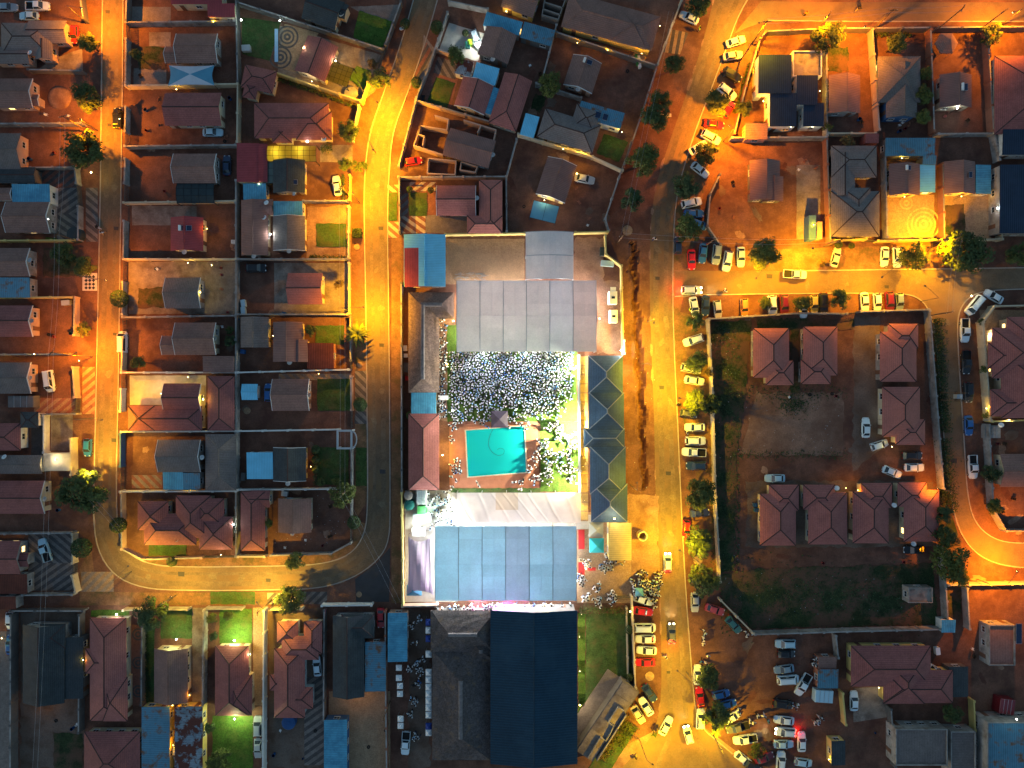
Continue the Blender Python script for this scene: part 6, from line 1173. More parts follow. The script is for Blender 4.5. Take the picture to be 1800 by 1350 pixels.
ON = {(1216, 510): 6, (1181, 1114): 1, (1174, 988): .3, (1210, 1292): .3}
for u, v, kd, cl, hd, ph in SOLO: car(u, v, kd, cl, hd, '%s %s %s' % (CC.get(cl, cl), CN[kd], ph), None, ON.get((u, v), False))

# ------------------------------------------------------------------ lamps
OR, AM, YE, WA, CO, WH = (1, .31, .0), (1, .44, .0), (1, .62, .05), (1, .78, .42), (.72, 1, .88), (.95, 1, .93)
AY = (1, .60, .0)
GY = (.85, 1, .45)
LN = {GY: 'greenish white', AY: 'yellow', OR: 'orange', AM: 'amber', YE: 'yellow', WA: 'warm', CO: 'cool white', WH: 'white'}
def street(bu, bv, lu, lv, h_, col, pw, on=True):
    a = P(bu, bv); hd = P(lu, lv, h_); H_ = empty('street_lamp', a); tag(H_, lab('%s street lamp on a thin pole' % (LN[col] if on else 'unlit'), bu, bv), 'street lamp'); q = hd - a
    mb = MB(); mb.tube((0, 0, 0), (0, 0, h_ - .5), .09, .055, 8); mb.build('pole', 'pole', H_)
    d = Vector((q.x, q.y, 0)); dn = d.normalized() if d.length > .1 else Vector((1, 0, 0))
    mb = MB(); mb.tube((0, 0, h_ - .5), d * .5 + Vector((0, 0, h_ - .1)), .045, .04, 6); mb.tube(d * .5 + Vector((0, 0, h_ - .1)), d + Vector((0, 0, h_)), .04, .035, 6); mb.build('arm', 'pole', H_)
    mb = MB(); e = d + dn * .35; s_ = Vector((-dn.y, dn.x, 0)) * .16; z = Vector((0, 0, h_)); t = Vector((0, 0, .13)); mb.hexa([d - s_ + z - t * .2, e - s_ + z - t * .2, e + s_ + z - t * .2, d + s_ + z - t * .2, d - s_ * .5 + z + t, e - s_ * .4 + z + t, e + s_ * .4 + z + t, d + s_ * .5 + z + t]); mb.build('lamp_head', 'pole', H_)
    if on:
        c = (d + e) / 2 + Vector((0, 0, h_ - .16)); mb = MB(); mb.ball(c + Vector((0, 0, .05)), .13, 10, 5, .5); mb.build('lens', 'lamp_or' if col in (OR, AM) else 'lamp_ye', H_)
        spot(H_, c + Vector((0, 0, -.12)), (0, 0, 0), col, pw, 165, .5, .2)
STREET = [(155, 42, 141, 14, 9.0, OR, 12250), (173, 230, 140, 209, 8.6, OR, 10500), (163, 627, 133, 620, 8.8, OR, 11375), (144, 838, 151, 834, 8.5, YE, 7875), (485, 1050, 452, 1060, 9.5, YE, 9100), (310, 1046, 299, 1050, 9.0, YE, 4550), (641, 166, 662, 178, 9.0, AM, 15750), (633, 357, 619, 339, 9.5, AM, 17500), (616, 548, 637, 540, 9.5, AM, 17500), (660, 268, 655, 262, 9.5, AM, 7875), (1430, 57, 1452, 30, 9.0, OR, 9625), (1527, 57, 1522, 46, 10.0, OR, 14000), (1755, 47, 1783, 21, 9.0, OR, 14000), (1324, 74, 1336, 40, 10.0, AM, 16625), (1271, 249, 1284, 221, 9.2, OR, 19250), (1447, 434, 1430, 436, 9.0, AM, 14875), (1640, 432, 1668, 428, 9.5, AM, 19250), (1618, 530, 1627, 503, 7.0, AM, 0), (1648, 858, 1650, 859, 5.0, OR, 1225), (1718, 1018, 1788, 1006, 9.5, OR, 19250), (1214, 706, 1196, 700, 11.0, AY, 15750), (1216, 978, 1196, 968, 11.0, AY, 16625), (1253, 1291, 1269, 1318, 9.5, AY, 11375), (1124, 1300, 1146, 1343, 10.0, AY, 13125), (1108, 852, 1120, 850, 10.0, AY, 2600), (1138, 566, 1150, 566, 9.5, AY, 9000), (1330, 470, 1330, 488, 9, AM, 9000), (1552, 470, 1552, 486, 9, AM, 9500), (172, 492, 184, 492, 9, OR, 4500), (166, 735, 178, 738, 9, AM, 5500), (232, 1004, 224, 996, 9, YE, 4000), (1128, 640, 1142, 640, 9, AY, 6000), (1206, 1180, 1192, 1180, 9, AY, 6000)]  # last ones are added lamps on made-up poles to spread the road light
for s_ in STREET: street(*s_[:4], s_[4] - (1.2 if s_[6] > 2000 else 0), s_[5], s_[6] * (.52 if s_[5] is AY else .66), on=s_[6] > 0)
LB = MB(); LB.box(-.10, -.10, -.08, .10, .10, .10); LBM = LB.mesh('housing', 'pole'); LL = MB(); LL.ball((0, 0, 0), .15, 10, 6, 1); LLM = LL.mesh('lens', 'lamp_ye'); SP = MB(); SP.tube((0, 0, -1), (0, 0, 0), .03, .03, 5); SPM = SP.mesh('stem', 'pole')
def wlamp(u, v, z, col, pw, sz=None):
    sz = sz or (.12 if 1018 < u < 1028 and col != WH else .95 if col in (CO, WH) else .8 if pw >= 500 else .42)
    b = P(u, v, z); H_ = empty('wall_lamp', b); tag(H_, lab('small %s outdoor lamp' % LN[col], u, v), 'lamp'); inst('housing', LBM, H_, (0, 0, -.22)); inst('stem', SPM, H_, (0, 0, -.3), 0, (1, 1, z - .3)); inst('lens', LLM, H_, (0, 0, .0), 0, sz, ['lamp_or' if col in (OR, AM) else 'lamp_ye' if col in (YE, WA) else 'lamp_wh'])
    point(H_, (0, 0, .02), col, pw, .16 * sz)
WL = [(84, 385, 3, CO, 260), (139, 634, 3, YE, 220), (97, 808, 3.2, WA, 300), (352, 514, 2.8, YE, 320), (330, 462, 2.2, YE, 420), (357, 702, 2.8, YE, 520), (283, 692, 2.6, WA, 420), (330, 663, 2.2, YE, 260), (424, 35, 3, CO, 260), (492, 36, 3, CO, 320), (590, 107, 2.8, WA, 600), (534, 84, 2.8, WA, 700), (548, 143, 2.6, WA, 300), (475, 412, 2.9, WH, 520), (364, 402, 2.6, AM, 420), (488, 270, 2.0, YE, 320), (530, 268, 2.0, YE, 320), (455, 323, 2.5, WA, 160), (540, 249, 2.6, WH, 260), (546, 820, 2.4, AM, 160), (410, 922, 2.8, CO, 160), (388, 975, 2.6, WA, 420), (843, 76, 2.4, WH, 2300), (890, 20, 2.6, YE, 320), (935, 20, 2.6, YE, 420), (1015, 75, 2.4, AM, 260), (1068, 88, 2.4, AM, 300), (1128, 94, 2.4, AM, 320), (957, 352, 2.6, WA, 420), (1014, 305, 2.5, AM, 520), (990, 262, 2.5, YE, 220), (1022, 266, 2.5, YE, 260), (1093, 232, 2.6, YE, 420), (1160, 45, 2.5, WA, 420), (1342, 178, 2.6, YE, 320), (1390, 223, 3, WA, 260), (1428, 223, 3, WA, 220), (1441, 160, 3, YE, 320), (1683, 190, 3, WH, 260), (1754, 366, 3.5, WH, 260), (1585, 278, 2.2, YE, 220), (1590, 346, 2.6, AM, 320), (1690, 345, 2.6, AM, 420), (1708, 520, 2.6, WA, 700), (1738, 588, 2.2, WA, 320), (1734, 718, 2.4, YE, 300), (1774, 738, 2.6, WA, 220), (1554, 738, 2.6, CO, 130), (1568, 785, 2.4, YE, 220), (1508, 862, 2.4, AM, 320), (1487, 858, 2.4, AM, 200), (1545, 1209, 2.6, WA, 320), (1787, 1264, 6.6, CO, 200), (1457, 1335, 2.0, YE, 120), (205, 1080, 2.4, WH, 700), (333, 1222, 2.6, AM, 260), (303, 1240, 2.7, AM, 260), (304, 1310, 2.2, AM, 260), (440, 1150, 2.8, WA, 420), (412, 1264, 2.4, GY, 4200), (412, 1126, 2.4, GY, 4200), (310, 1124, 2.4, GY, 900), (1019, 1120, 2.4, WA, 500), (1019, 1180, 2.4, WA, 500), (1019, 1240, 2.4, WA, 400), (628, 1226, 2.8, AM, 260), (66, 1239, 2.6, AM, 180), (146, 1160, 2.6, YE, 160), (3, 1122, 2.4, YE, 260), (210, 209, 2.0, YE, 60), (44, 899, 2.6, AM, 160), (332, 860, 2.0, AM, 160), (372, 466, 2.6, YE, 120), (160, 303, 2.6, YE, 700), (560, 657, 2.0, AM, 160), (480, 590, 2.4, YE, 160), (60, 622, 2.4, YE, 120), (3, 640, 2.4, YE, 200), (375, 38, 2.2, AM, 160), (310, 157, 2.0, YE, 120), (1430, 395, 2.8, AM, 300),  # lamps along the hall side are added to brighten the grass strip
 (797, 564, 3.0, YE, 1800), (786, 640, 3.0, WA, 1400), (778, 800, 2.6, YE, 3000), (1054, 560, 3.5, WA, 1500), (1092, 616, 3.2, WH, 2200), (1025, 655, 2.3, YE, 500), (1025, 720, 2.3, YE, 500), (1026, 820, 2.3, YE, 500), (1027, 880, 2.3, YE, 500), (752, 903, 3.2, CO, 2700), (730, 925, 3.0, WH, 1500), (1030, 1000, 3.0, WA, 1800), (1080, 912, 5.0, WA, 1500), (800, 1062, 2.6, WA, 750), (960, 1063, 2.6, WA, 900), (1108, 1075, 3.0, YE, 500), (1022, 1080, 3.0, WA, 420)]
for a in WL: wlamp(*a)
def flood(u, v, z, col, pw, sz, label, aim=None):
    b = P(u, v, z); H_ = empty('floodlight', (b.x, b.y, 0)); tag(H_, label, 'floodlight'); mb = MB(); mb.tube((0, 0, 0), (0, 0, z), .07, .05, 7); mb.build('mast', 'steel', H_); mb = MB(); mb.box(-.22, -.08, z, .22, .08, z + .2); mb.build('housing', 'pole', H_)
    mb = MB(); mb.ball((0, 0, z + .12), .22 * sz, 12, 6, .9); mb.build('lens', 'lamp_wh', H_); (point(H_, (0, 0, z + .15), col, pw, .25 * sz) if aim is None else spot(H_, (-.3, 0, z + .1) if aim > 0 else (0, -.3, z + .1), (0, R(aim), 0) if aim > 0 else (R(aim), 0, 0), col, pw, 150 if aim > 0 else 112, .5, .25 * sz))
flood(1013, 762, 5.5, (1, .95, .62), 24000, 1.3, 'dazzling white floodlight right of the swimming pool', 28); flood(799, 906, 3.1, (.92, 1, .9), 7500, 1.1, 'white floodlight at the left end of the tarpaulin roof'); flood(1013, 645, 4.5, (.9, 1, .7), 6500, .9, 'white floodlight at the top right corner of the crowd', 28); flood(1014, 850, 4.2, (1, .92, .6), 4500, .8, 'floodlight at the lower right of the party lawn', 28)
flood(850, 621, 6.8, (.82, .93, 1), 1900, .7, 'left stage floodlight on the big marquee edge', -42); flood(925, 621, 6.8, (.82, .93, 1), 2000, .7, 'right stage floodlight on the big marquee edge', -42); flood(945, 735, 7.0, (.85, 1, .9), 4200, .7, 'floodlight beside the dark purple stage gazebo'); flood(796, 722, 6.8, (1, .97, .85), 5500, .6, 'floodlight at the lower left of the crowd')
for u, c, n in ((880, (.8, .15, 1), 'purple'), (905, (.6, .15, 1), 'violet'), (840, (1, .3, .55), 'pink')):
    b = P(u, 1066, 2.4); H_ = empty('party_lamp', b); tag(H_, '%s party lamp behind the blue marquee' % n, 'lamp'); inst('lens', LLM, H_, (0, 0, 0), 0, .8, ['purple_l' if n != 'pink' else 'pink_l']); inst('stem', SPM, H_, (0, 0, 0), 0, (1, 1, 2.4)); point(H_, (0, 0, 0), c, 3200, .15)

for i, (nm, us, vs_, pw, cl_) in enumerate((('pinkish white', (823, 864, 905, 946, 987, 1028), (524, 588), 1150, (1, .92, .88)), ('blue', (786, 827, 868, 910, 951, 992), (958, 1022), 1400, (.9, .97, 1)))):  # unseen uplights added inside so the canvas glows evenly
    for j, u_ in enumerate(us):
        for k, v_ in enumerate(vs_):
            H_ = empty('uplight', P(u_, v_, .4)); tag(H_, '%s added uplight from the left, %s row, under the big %s marquee' % (ORD[j], ('upper', 'lower')[k], nm), 'lamp', 'added uplights under the marquees'); inst('housing', LBM, H_, (0, 0, -.2), 0, (1.5, 1.5, 1.5)); inst('lens', LLM, H_, (0, 0, 0), 0, .7, ['lamp_wh']); point(H_, (0, 0, .25), cl_, pw, .5)
for j, u_ in enumerate((825, 880, 935, 990)):  # unseen uplights added to brighten the tarpaulin from below
    H_ = empty('uplight', P(u_, 893, .4)); tag(H_, '%s added uplight from the left under the wrinkled tarpaulin roof' % ORD[j], 'lamp', 'added uplights under the tarpaulin'); inst('housing', LBM, H_, (0, 0, -.2), 0, (1.5, 1.5, 1.5)); inst('lens', LLM, H_, (0, 0, 0), 0, .7, ['lamp_wh']); point(H_, (0, 0, .25), (1, .82, .68), 200, .5)

# ------------------------------------------------------------------ power poles and wires
POLES = [((155, 231), 9.0), ((136, 623), 9.0), ((140, 425), 8.0), ((615, 345), 8.0), ((618, 858), 8.5), ((478, 1054), 9.0), ((1320, 78), 10.0), ((1430, 58), 8.0), ((1530, 57), 9.5), ((1640, 58), 10.5), ((1720, 54), 8.5), ((1450, 434), 8.0), ((1642, 432), 9.0), ((1626, 556), 9.0), ((1085, 428), 8.5), ((1316, 440), 9.0), ((1240, 432), 7.5), ((686, 1232), 8.0), ((1650, 690), 9.0), ((1650, 703), 9.0), ((1300, 108), 8.5)]
TOPS = {}
for (u, v), h_ in POLES:
    a = P(u, v); H_ = empty('utility_pole', a, R((u * 3) % 90)); tag(H_, lab('wooden utility pole with crossarm', u, v), 'utility pole'); mb = MB(); mb.tube((0, 0, 0), (0, 0, h_), .14, .10, 8); mb.build('shaft', 'wood', H_); mb = MB(); mb.box(-.9, -.05, h_ - .5, .9, .05, h_ - .38); mb.build('crossarm', 'wood', H_)
    for x in (-.8, 0, .8): mb = MB(); mb.tube((x, 0, h_ - .38), (x, 0, h_ - .15), .05, .04, 6); mb.build('insulator', 'steel', H_)
    TOPS[(u, v)] = a + Vector((0, 0, h_ - .3))
b = P(1650, 696); H_ = empty('transformer', b); tag(H_, 'pole-mounted transformer with white insulators on the right-hand lane', 'transformer'); mb = MB(); mb.box(-.6, -.45, 6.0, .6, .45, 7.2); mb.build('tank', 'steel', H_); mb = MB(); mb.box(-.3, -1.1, 5.85, .3, 1.1, 6.0); mb.build('platform', 'wood', H_)
for y_ in (-.3, 0, .3): mb = MB(); mb.tube((.2, y_, 7.2), (.2, y_, 7.5), .08, .05, 6); mb.build('insulator', 'white', H_)
def wire(a, b, label, sag=.6, r_=.015):
    mb = MB(); n = 14; pr = None; A_ = TOPS[a] if a in TOPS else P(*a[:2], a[2]); B_ = TOPS[b] if b in TOPS else P(*b[:2], b[2]); og = A_
    for off in (-.5, .5):
        d = (B_ - A_).normalized(); s_ = Vector((-d.y, d.x, 0)) * off; pr = None
        for i in range(n + 1):
            t = i / n; p = A_.lerp(B_, t) + s_ - Vector((0, 0, 4 * sag * t * (1 - t))) - og
            if pr is not None: mb.tube(pr, p, r_, r_, 4, 0, False)
            pr = p
    tag(mb.build('power_cable', 'steel', None, og), label, 'cable')
wire((155, 231), (140, 425), 'power cable down the left road, upper span'); wire((140, 425), (136, 623), 'power cable down the left road, middle span'); wire((136, 623), (60, 1380, 8), 'power cable down the left road, lower span'); wire((1085, 428), (1316, 440), 'power cable crossing the main road'); wire((1085, 428), (1180, 20, 8), 'power cable along the upper main road'); wire((615, 345), (618, 858), 'power cable along the middle left road'); wire((618, 858), (700, 1060, 7.5), 'power cable over the right road bend'); wire((1320, 78), (1530, 57), 'power cable at the top street, left span'); wire((1530, 57), (1640, 58), 'power cable at the top street, right span'); wire((208, 930, 6), (120, 840, 7), 'power cable over the left road bend'); wire((1642, 432), (1626, 556), 'power cable over the side street'); wire((1450, 434), (1316, 440), 'power cable over the orange-lit verge')

# ------------------------------------------------------------------ people
def person_mesh(pose):
    me = bpy.data.meshes.new('person'); J = {}
    def arm(s):
        if pose == 0: return [(s * .27, 0, 1.40), (s * .33, .03, 1.12), (s * .34, .14, .90)]
        if pose == 1: return [(s * .27, 0, 1.40), (s * .42, .05, 1.18), (s * .36, .28, 1.10)]
        if pose == 2: return [(s * .27, 0, 1.40), (s * .42, .02, 1.55 if s > 0 else 1.14), (s * .40, .10, 1.85 if s > 0 else .92)]
        return [(s * .27, 0, 1.40), (s * .33, .14 * s, 1.12), (s * .33, .34 * s, .98)]
    st = .26 if pose == 3 else .04
    V_ = [(0, 0, .95), (0, 0, 1.18), (0, 0, 1.40), (0, .01, 1.52), (0, .03, 1.60), (0, .02, 1.74)]; E_ = [(i, i + 1) for i in range(5)]; rad = [(.18, .13), (.19, .14), (.21, .13), (.065, .065), (.115, .125), (.085, .10)]
    for s in (-1, 1):
        b = len(V_); V_ += arm(s); E_ += [(2, b), (b, b + 1), (b + 1, b + 2)]; rad += [(.085, .085), (.06, .06), (.05, .05)]
        b = len(V_); V_ += [(s * .10, 0, .88), (s * .12, st * s + .02, .48), (s * .12, st * s * 1.4, .08), (s * .13, st * s * 1.4 + .15, .04)]; E_ += [(0, b), (b, b + 1), (b + 1, b + 2), (b + 2, b + 3)]; rad += [(.10, .10), (.075, .075), (.055, .055), (.05, .04)]
    me.from_pydata(V_, E_, []); o = bpy.data.objects.new('person_skeleton', me); link(o); md = o.modifiers.new('Skin', 'SKIN')
    for d, r_ in zip(me.skin_vertices[0].data, rad): d.radius = r_
    me.skin_vertices[0].data[0].use_root = True
    dg = bpy.context.evaluated_depsgraph_get(); out = bpy.data.meshes.new_from_object(o.evaluated_get(dg)); bpy.data.objects.remove(o); bpy.data.meshes.remove(me); out.name = 'person'
    for m_ in ('hair', 'skin', 'c_white', 'c_denim'): out.materials.append(MT[m_])
    for p in out.polygons:
        c = p.center; x = abs(c.x); p.material_index = (0 if (c.z > 1.66 or c.y < 0) else 1) if (c.z > 1.50 and x < .2) else 1 if (x > .30 and (c.z < 1.05 or c.z > 1.7 or c.y > .2)) else 2 if c.z > .92 else 3 if c.z > .1 else 0
        p.use_smooth = True
    return out
PM = [person_mesh(i) for i in range(4)]
TOPC = ['c_white'] * 24 + ['c_sky'] * 4 + ['c_blue', 'c_black', 'c_khaki']
BOT = ['c_denim', 'c_black', 'c_khaki', 'c_white', 'c_black']
rp = random.Random(21); SPOTS = []
def scatter(n, gen, dmin):
    out = []; t = 0
    while len(out) < n and t < n * 40:
        t += 1; p = gen()
        if all((p[0] - q[0]) ** 2 + (p[1] - q[1]) ** 2 > dmin * dmin for q in SPOTS[-900:]): out.append(p); SPOTS.append(p)
    return out
U = rp.uniform; GA = rp.gauss
def cl(cx, cy, sx, sy): return lambda: (GA(cx, sx), GA(cy, sy))
def lump(boxes, s=7):
    cs = [(U(b[0], b[2]), U(b[1], b[3])) for b in boxes for _ in range(b[4])]
    def g():
        c = rp.choice(cs); return (GA(c[0], s), GA(c[1], s))
    return g
AREAS = [
 ('person on the floodlit lawn right of the pool', 'people on the lawn right of the pool', lump([(955, 745, 1008, 850, 26)], 4), 95, 3.8),
 ('person on the red paving beside the swimming pool', 'people on the pool paving', lump([(800, 742, 925, 746, 7), (795, 750, 812, 850, 7), (930, 752, 945, 840, 7), (840, 845, 930, 855, 5)], 4), 62, 3.8),
 ('person on the narrow strip left of the crowd', 'people left of the crowd', lambda: (U(772, 786), U(560, 735)), 60, 4.2),
 ('person near the food stalls left of the tarpaulin roof', 'people at the food stalls', lump([(752, 862, 798, 925, 14)], 4), 55, 3.8),
 ('person on the paving right of the blue marquee', 'people at the entrance paving', lump([(1018, 975, 1100, 1055, 16)], 4), 70, 3.8),
 ('person in the group at the gate by the main road', 'people at the gate', lump([(1112, 1005, 1160, 1050, 12)], 4), 70, 3.8),
 ('person in the strip behind the blue marquee', 'people behind the blue marquee', lambda: (U(768, 1010), U(1058, 1068)), 36, 4.2),
 ('person walking in the market lane', 'people in the market lane', lump([(722, 1080, 746, 1290, 14)], 3), 40, 4.0),
 ('person beside the estate-side car park', 'people in the car park', lump([(1225, 1090, 1245, 1165, 4), (1295, 1235, 1345, 1265, 4), (1380, 1225, 1400, 1240, 2), (1428, 1255, 1445, 1268, 2), (1424, 1155, 1426, 1158, 1), (1300, 1110, 1312, 1114, 1)], 4), 30, 3.8),
 ('person at the edge of the crowd below the big marquee', 'people at the edge of the crowd', lambda: (U(795, 1005), U(700, 738)), 0, 4.0)]
CUT = 296; cnt = 0
def put(u, v, label, group, pose=None, top=None):
    o = inst('person', rp.choice(PM) if pose is None else PM[pose], None, P(u, v, 0) + Vector((0, 0, .09)), U(0, 6.28), U(1.05, 1.18)); tag(o, label, 'person', group)
    for s_, m_ in ((2, top or rp.choice(TOPC)), (3, rp.choice(BOT))): o.material_slots[s_].link = 'OBJECT'; o.material_slots[s_].material = MT[m_]
LEFT = []
for lb_, gr, gen, n, dm in AREAS:
    for (u, v) in scatter(n, gen, dm):
        if cnt < CUT - 16 and rp.random() < .62: tp_ = rp.choice(TOPC); put(u, v, lb_.replace('person', 'person in a %s top' % tp_[2:].replace('sky', 'light blue'), 1), gr, None, tp_); cnt += 1
        else: LEFT.append((u, v))
for u, v, t, ps, tp in ((1191, 710, 'lone person casting a long shadow on the yellow main road', 3, 'c_black'), (1115, 1325, 'person in dark clothes at the lower left of the junction', 3, 'c_black'), (1149, 422, 'lone person in white on the upper main road', 3, 'c_white'), (1168, 1151, 'lone person in white on the lower main road', 3, 'c_white'), (1227, 55, 'person standing by the striped shadow at the top verge', 0, 'c_hi'), (1413, 28, 'person in yellow standing in the top street', 0, 'c_orange'), (1505, 20, 'person walking in the orange-lit top street', 3, 'c_black'), (177, 401, 'left of two people walking on the left road', 3, 'c_black'), (185, 411, 'right of two people walking on the left road', 3, 'c_sky'), (217, 199, 'person beside the black suv on the left road', 0, 'c_black'), (1062, 1262, 'person in red on the diagonal ramp building', 1, 'c_red'), (1070, 1252, 'person in white beside the red one on the ramp building', 2, 'c_white'), (1080, 1231, 'person in blue at the top of the ramp building', 0, 'c_blue'), (1205, 760, 'person in white by the first parked estate-side cars', 0, 'c_white'), (1210, 545, 'person in green by the side street corner', 0, 'c_hi'), (1272, 512, 'person in white at the side street mouth', 1, 'c_white')):
    put(u, v, t, None, ps, tp)
def dens():
    while True:
        u, v = U(793, 1006), 619 + abs(GA(0, 42))
        if v > 742: continue
        if u > 985 and U(0, 1) < .75: continue
        if v > 690 and U(0, 1) < .35: continue
        return (u, v)
LEFT += scatter(820, dens, 3.9)
big = {'v': [], 'f': [], 'm': []}; mats = ['hair', 'skin', 'c_white', 'c_sky', 'c_blue', 'c_black', 'c_red', 'c_pink', 'c_denim', 'c_khaki']; MI = {m_: i for i, m_ in enumerate(mats)}
PD = [([Vector(v.co) for v in m_.vertices], [tuple(p.vertices) for p in m_.polygons], [p.material_index for p in m_.polygons]) for m_ in PM]
for (u, v) in LEFT:
    vv, ff, mm = rp.choice(PD); a = U(0, 6.28); s_ = U(1.05, 1.18); ca, sa = math.cos(a) * s_, math.sin(a) * s_; o0 = P(u, v); b0 = len(big['v']); tp, bt_ = MI[rp.choice([t for t in TOPC if t != 'c_khaki'])], MI[rp.choice(BOT)]
    big['v'] += [(o0.x + c.x * ca - c.y * sa, o0.y + c.x * sa + c.y * ca, c.z * s_ + .09) for c in vv]; big['f'] += [tuple(i + b0 for i in f) for f in ff]; big['m'] += [m_ if m_ < 2 else tp if m_ == 2 else bt_ for m_ in mm]
me = bpy.data.meshes.new('crowd'); me.from_pydata(big['v'], [], big['f']); [me.materials.append(MT[m_]) for m_ in mats]; me.polygons.foreach_set('material_index', big['m']); me.polygons.foreach_set('use_smooth', [True] * len(big['f'])); me.update()
struct(link(bpy.data.objects.new('crowd', me)), 'stuff', 'dense crowd of people in white on the lawn below the big marquee')

# ------------------------------------------------------------------ loose things in the yards
for i, (u, v, L_, W_, m_, nm, ds) in enumerate([(426, 618, 7, 7, 'plastic_b', 'wheelie_bin', 'dark wheelie bin'), (427, 533, 7, 12, 'p_paleblue', 'storage_box', 'pale blue storage box'), (427, 546, 7, 12, 'p_paleblue', 'storage_box', 'pale blue storage box'), (432, 84, 14, 10, 'p_silver', 'garden_table', 'pale garden table'), (412, 425, 11, 6, 'w_white', 'storage_box', 'small white box'), (417, 560, 5, 5, 'plastic_b', 'wheelie_bin', 'dark blue bin'), (499, 551, 6, 5, 'plastic_b', 'wheelie_bin', 'dark blue bin'), (1120, 104, 4, 18, 'c_green', 'garden_bench', 'green striped garden bench'), (1124, 108, 4, 20, 'white', 'garden_bench', 'white garden bench'), (822, 78, 8, 10, 'plastic_g', 'wheelie_bin', 'green wheelie bin'), (826, 74, 7, 10, 'c_hi', 'wheelie_bin', 'yellow-green wheelie bin'), (744, 172, 6, 9, 'black', 'wheelie_bin', 'black wheelie bin'), (345, 855, 0, 0, '', '', ''), (427, 838, 7, 13, 'w_dark', 'storage_box', 'dark storage box'), (1692, 1190, 8, 12, 'p_silver', 'storage_box', 'white appliance box'), (1649, 1145, 7, 12, 'white', 'storage_box', 'white appliance box'), (1328, 888, 6, 6, 'plastic_b', 'wheelie_bin', 'blue bin'), (1330, 897, 6, 6, 'plastic_b', 'wheelie_bin', 'blue bin'), (1061, 442, 12, 14, 'net', 'generator', 'dark generator'), (1068, 463, 22, 9, 'p_paleblue', 'stacked_chairs', 'stack of white plastic chairs'), (500, 868, 10, 8, 'p_silver', 'scrap_pile', 'grey scrap pile'), (1553, 755, 7, 8, 'w_cream', 'storage_box', 'cream meter box'), (115, 532, 14, 8, 'p_silver', 'garden_table', 'metal garden table'), (712, 612, 6, 9, 'white', 'storage_box', 'white crate'), (713, 625, 6, 6, 'white', 'storage_box', 'white crate'), (716, 665, 7, 7, 'red_cloth', 'storage_box', 'red crate'), (714, 646, 9, 16, 'w_dark', 'storage_box', 'dark crate')]):
    if not L_: continue
    boxy(lab(ds, u, v), nm, ds.split()[-1] if len(ds.split()[-1]) > 2 else 'box', u, v, L_, W_, .95, m_, (i * 17) % 20 - 8, ('lid',))
for u, v, w_, h_, m_, t in ((1022, 948, 11, 34, 'red_cloth', 'red carpet strip right of the blue marquee'), (1022, 1000, 11, 24, 'red_cloth', 'lower red carpet strip right of the blue marquee'), (1040, 1000, 14, 6, 'red_cloth', 'short red carpet at the party entrance'), (486, 80, 6, 58, 'c_sky', 'line of colourful washing in the circle-paved yard'), (728, 1176, 0, 0, '', '')):
    if not w_: continue
    c = P(u, v); mb = MB(); rr = random.Random(int(u)); n = 8
    for i in range(n): mb.slab([(-w_ / SC / 2, -h_ / SC / 2 + h_ / SC * i / n, .06 + rr.uniform(0, .03)), (w_ / SC / 2, -h_ / SC / 2 + h_ / SC * i / n, .06 + rr.uniform(0, .03)), (w_ / SC / 2, -h_ / SC / 2 + h_ / SC * (i + 1) / n, .06 + rr.uniform(0, .03)), (-w_ / SC / 2, -h_ / SC / 2 + h_ / SC * (i + 1) / n, .06 + rr.uniform(0, .03))], .02)
    tag(mb.build('carpet' if 'carpet' in t else 'washing_line', m_, None, (c.x, c.y, .04)), t, 'carpet' if 'carpet' in t else 'washing')
mb = MB(); rr = random.Random(4)
for _ in range(40): a = P(rr.uniform(797, 846), rr.uniform(480, 492)); d = Vector((rr.uniform(.4, 1.8), rr.uniform(-.25, .25), 0)); mb.tube(a + Vector((0, 0, .1 + rr.random() * .2)), a + d + Vector((0, 0, .1 + rr.random() * .2)), .05, .05, 4)
struct(mb.build('scrap_poles', 'steel'), 'stuff', 'heap of loose tent poles behind the big marquee')
mb = MB()
for _ in range(260): 
    u, v = rr.choice(((rr.uniform(1250, 1300), rr.uniform(570, 1000)), (rr.uniform(1270, 1640), rr.uniform(1000, 1095)), (rr.uniform(1300, 1480), rr.uniform(690, 800)), (rr.uniform(1100, 1150), rr.uniform(600, 1040)), (rr.uniform(480, 610), rr.uniform(870, 960)))); p = P(u, v); s_ = rr.uniform(.03, .09); a = rr.uniform(0, 3.1); mb.obox((p.x, p.y), a, s_ * 2, s_ * 1.2, .08, .12)
struct(mb.build('litter', 'p_silver'), 'stuff', 'scraps of pale litter strewn over the bare ground')

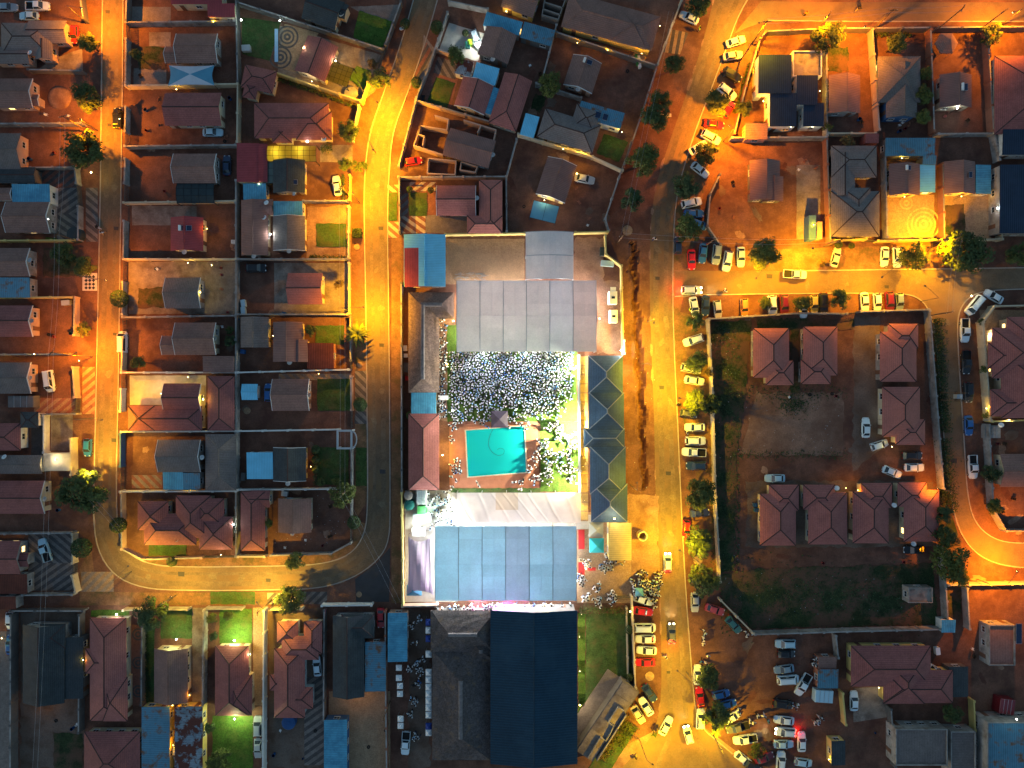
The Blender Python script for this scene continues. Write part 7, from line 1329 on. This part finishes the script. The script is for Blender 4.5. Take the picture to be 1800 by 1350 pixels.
rc = random.Random(91); KN = [('plant_pot', 'terracotta plant pot', 'pot', 'p_rose'), ('bucket', 'small plastic bucket', 'bucket', 'plastic_b'), ('crate', 'weathered wooden crate', 'crate', 'wood'), ('old_tyre', 'old black tyre lying flat', 'tyre', 'tyre'), ('plastic_drum', 'upright blue plastic drum', 'drum', 'plastic_b'), ('brick_pile', 'low pile of bricks', 'bricks', 'w_brick'), ('plastic_chair', 'white plastic garden chair', 'chair', 'white')]
YB = [(240, 60, 290, 150), (240, 170, 285, 255), (395, 165, 415, 255), (240, 270, 300, 350), (360, 365, 415, 450), (240, 470, 285, 500), (360, 465, 415, 550), (392, 565, 415, 620), (430, 480, 470, 545), (430, 740, 590, 750), (560, 880, 610, 950), (500, 945, 570, 965), (60, 150, 130, 215), (55, 240, 120, 290), (60, 440, 130, 520), (65, 540, 130, 615), (60, 850, 125, 925), (900, 110, 960, 150), (1070, 100, 1130, 200), (900, 280, 930, 400), (1010, 330, 1060, 400), (1250, 270, 1300, 420), (1380, 260, 1440, 300), (1460, 205, 1520, 235), (1560, 210, 1610, 235), (1655, 200, 1715, 235), (40, 1245, 140, 1285), (480, 1270, 560, 1340), (620, 1230, 680, 1330), (1500, 1245, 1550, 1340), (1690, 1130, 1730, 1260), (1740, 770, 1790, 795), (1740, 860, 1790, 925), (1310, 965, 1600, 990), (1320, 690, 1480, 700)]
for i in range(84):
    nm, ds, ct, mt = rc.choice(KN); x0, y0, x1, y1 = rc.choice(YB); u, v = rc.uniform(x0, x1), rc.uniform(y0, y1); t = lab(ds, u, v); b = P(u, v)
    if nm in ('plant_pot', 'bucket', 'plastic_drum'):
        r_, h_ = {'plant_pot': (.28, .5), 'bucket': (.2, .32), 'plastic_drum': (.34, .95)}[nm]; mb = MB(); mb.tube((0, 0, 0), (0, 0, h_), r_ * .8, r_, 12); mb.tube((0, 0, h_ - .06), (0, 0, h_), r_ * 1.1, r_ * 1.1, 12); o = mb.build(nm, mt, None, b)
    elif nm == 'old_tyre':
        mb = MB()
        for k in range(14):
            a0, a1 = 6.2832 * k / 14, 6.2832 * (k + 1) / 14; f = lambda r, t_, z: (r * math.cos(t_), r * math.sin(t_), z); mb.hexa([f(.2, a0, 0), f(.36, a0, 0), f(.36, a1, 0), f(.2, a1, 0), f(.2, a0, .2), f(.36, a0, .2), f(.36, a1, .2), f(.2, a1, .2)])
        o = mb.build(nm, mt, None, b)
    elif nm == 'crate':
        mb = MB(); mb.box(-.4, -.3, 0, .4, .3, .08)
        for y in (-.3, .27): mb.box(-.4, y, .08, .4, y + .03, .45)
        for x in (-.4, .37): mb.box(x, -.27, .08, x + .03, .27, .45)
        o = mb.build(nm, mt, None, b)
    elif nm == 'plastic_chair':
        mb = MB(); mb.box(-.24, -.24, .4, .24, .24, .45); mb.box(-.24, .2, .45, .24, .25, .85)
        for x in (-.22, .18):
            for y in (-.22, .18): mb.box(x, y, 0, x + .04, y + .04, .4)
        o = mb.build(nm, mt, None, b)
    else:
        mb = MB()
        for k in range(9): mb.obox((rc.uniform(-.1, .1) + (k % 3 - 1) * .27, (k // 3 - 1) * .16), rc.uniform(-.1, .1), .24, .13, 0, .1 + .09 * rc.randint(0, 3))
        o = mb.build(nm, mt, None, b)
    o.rotation_euler = (0, 0, rc.uniform(0, 6.28)); tag(o, t, ct)
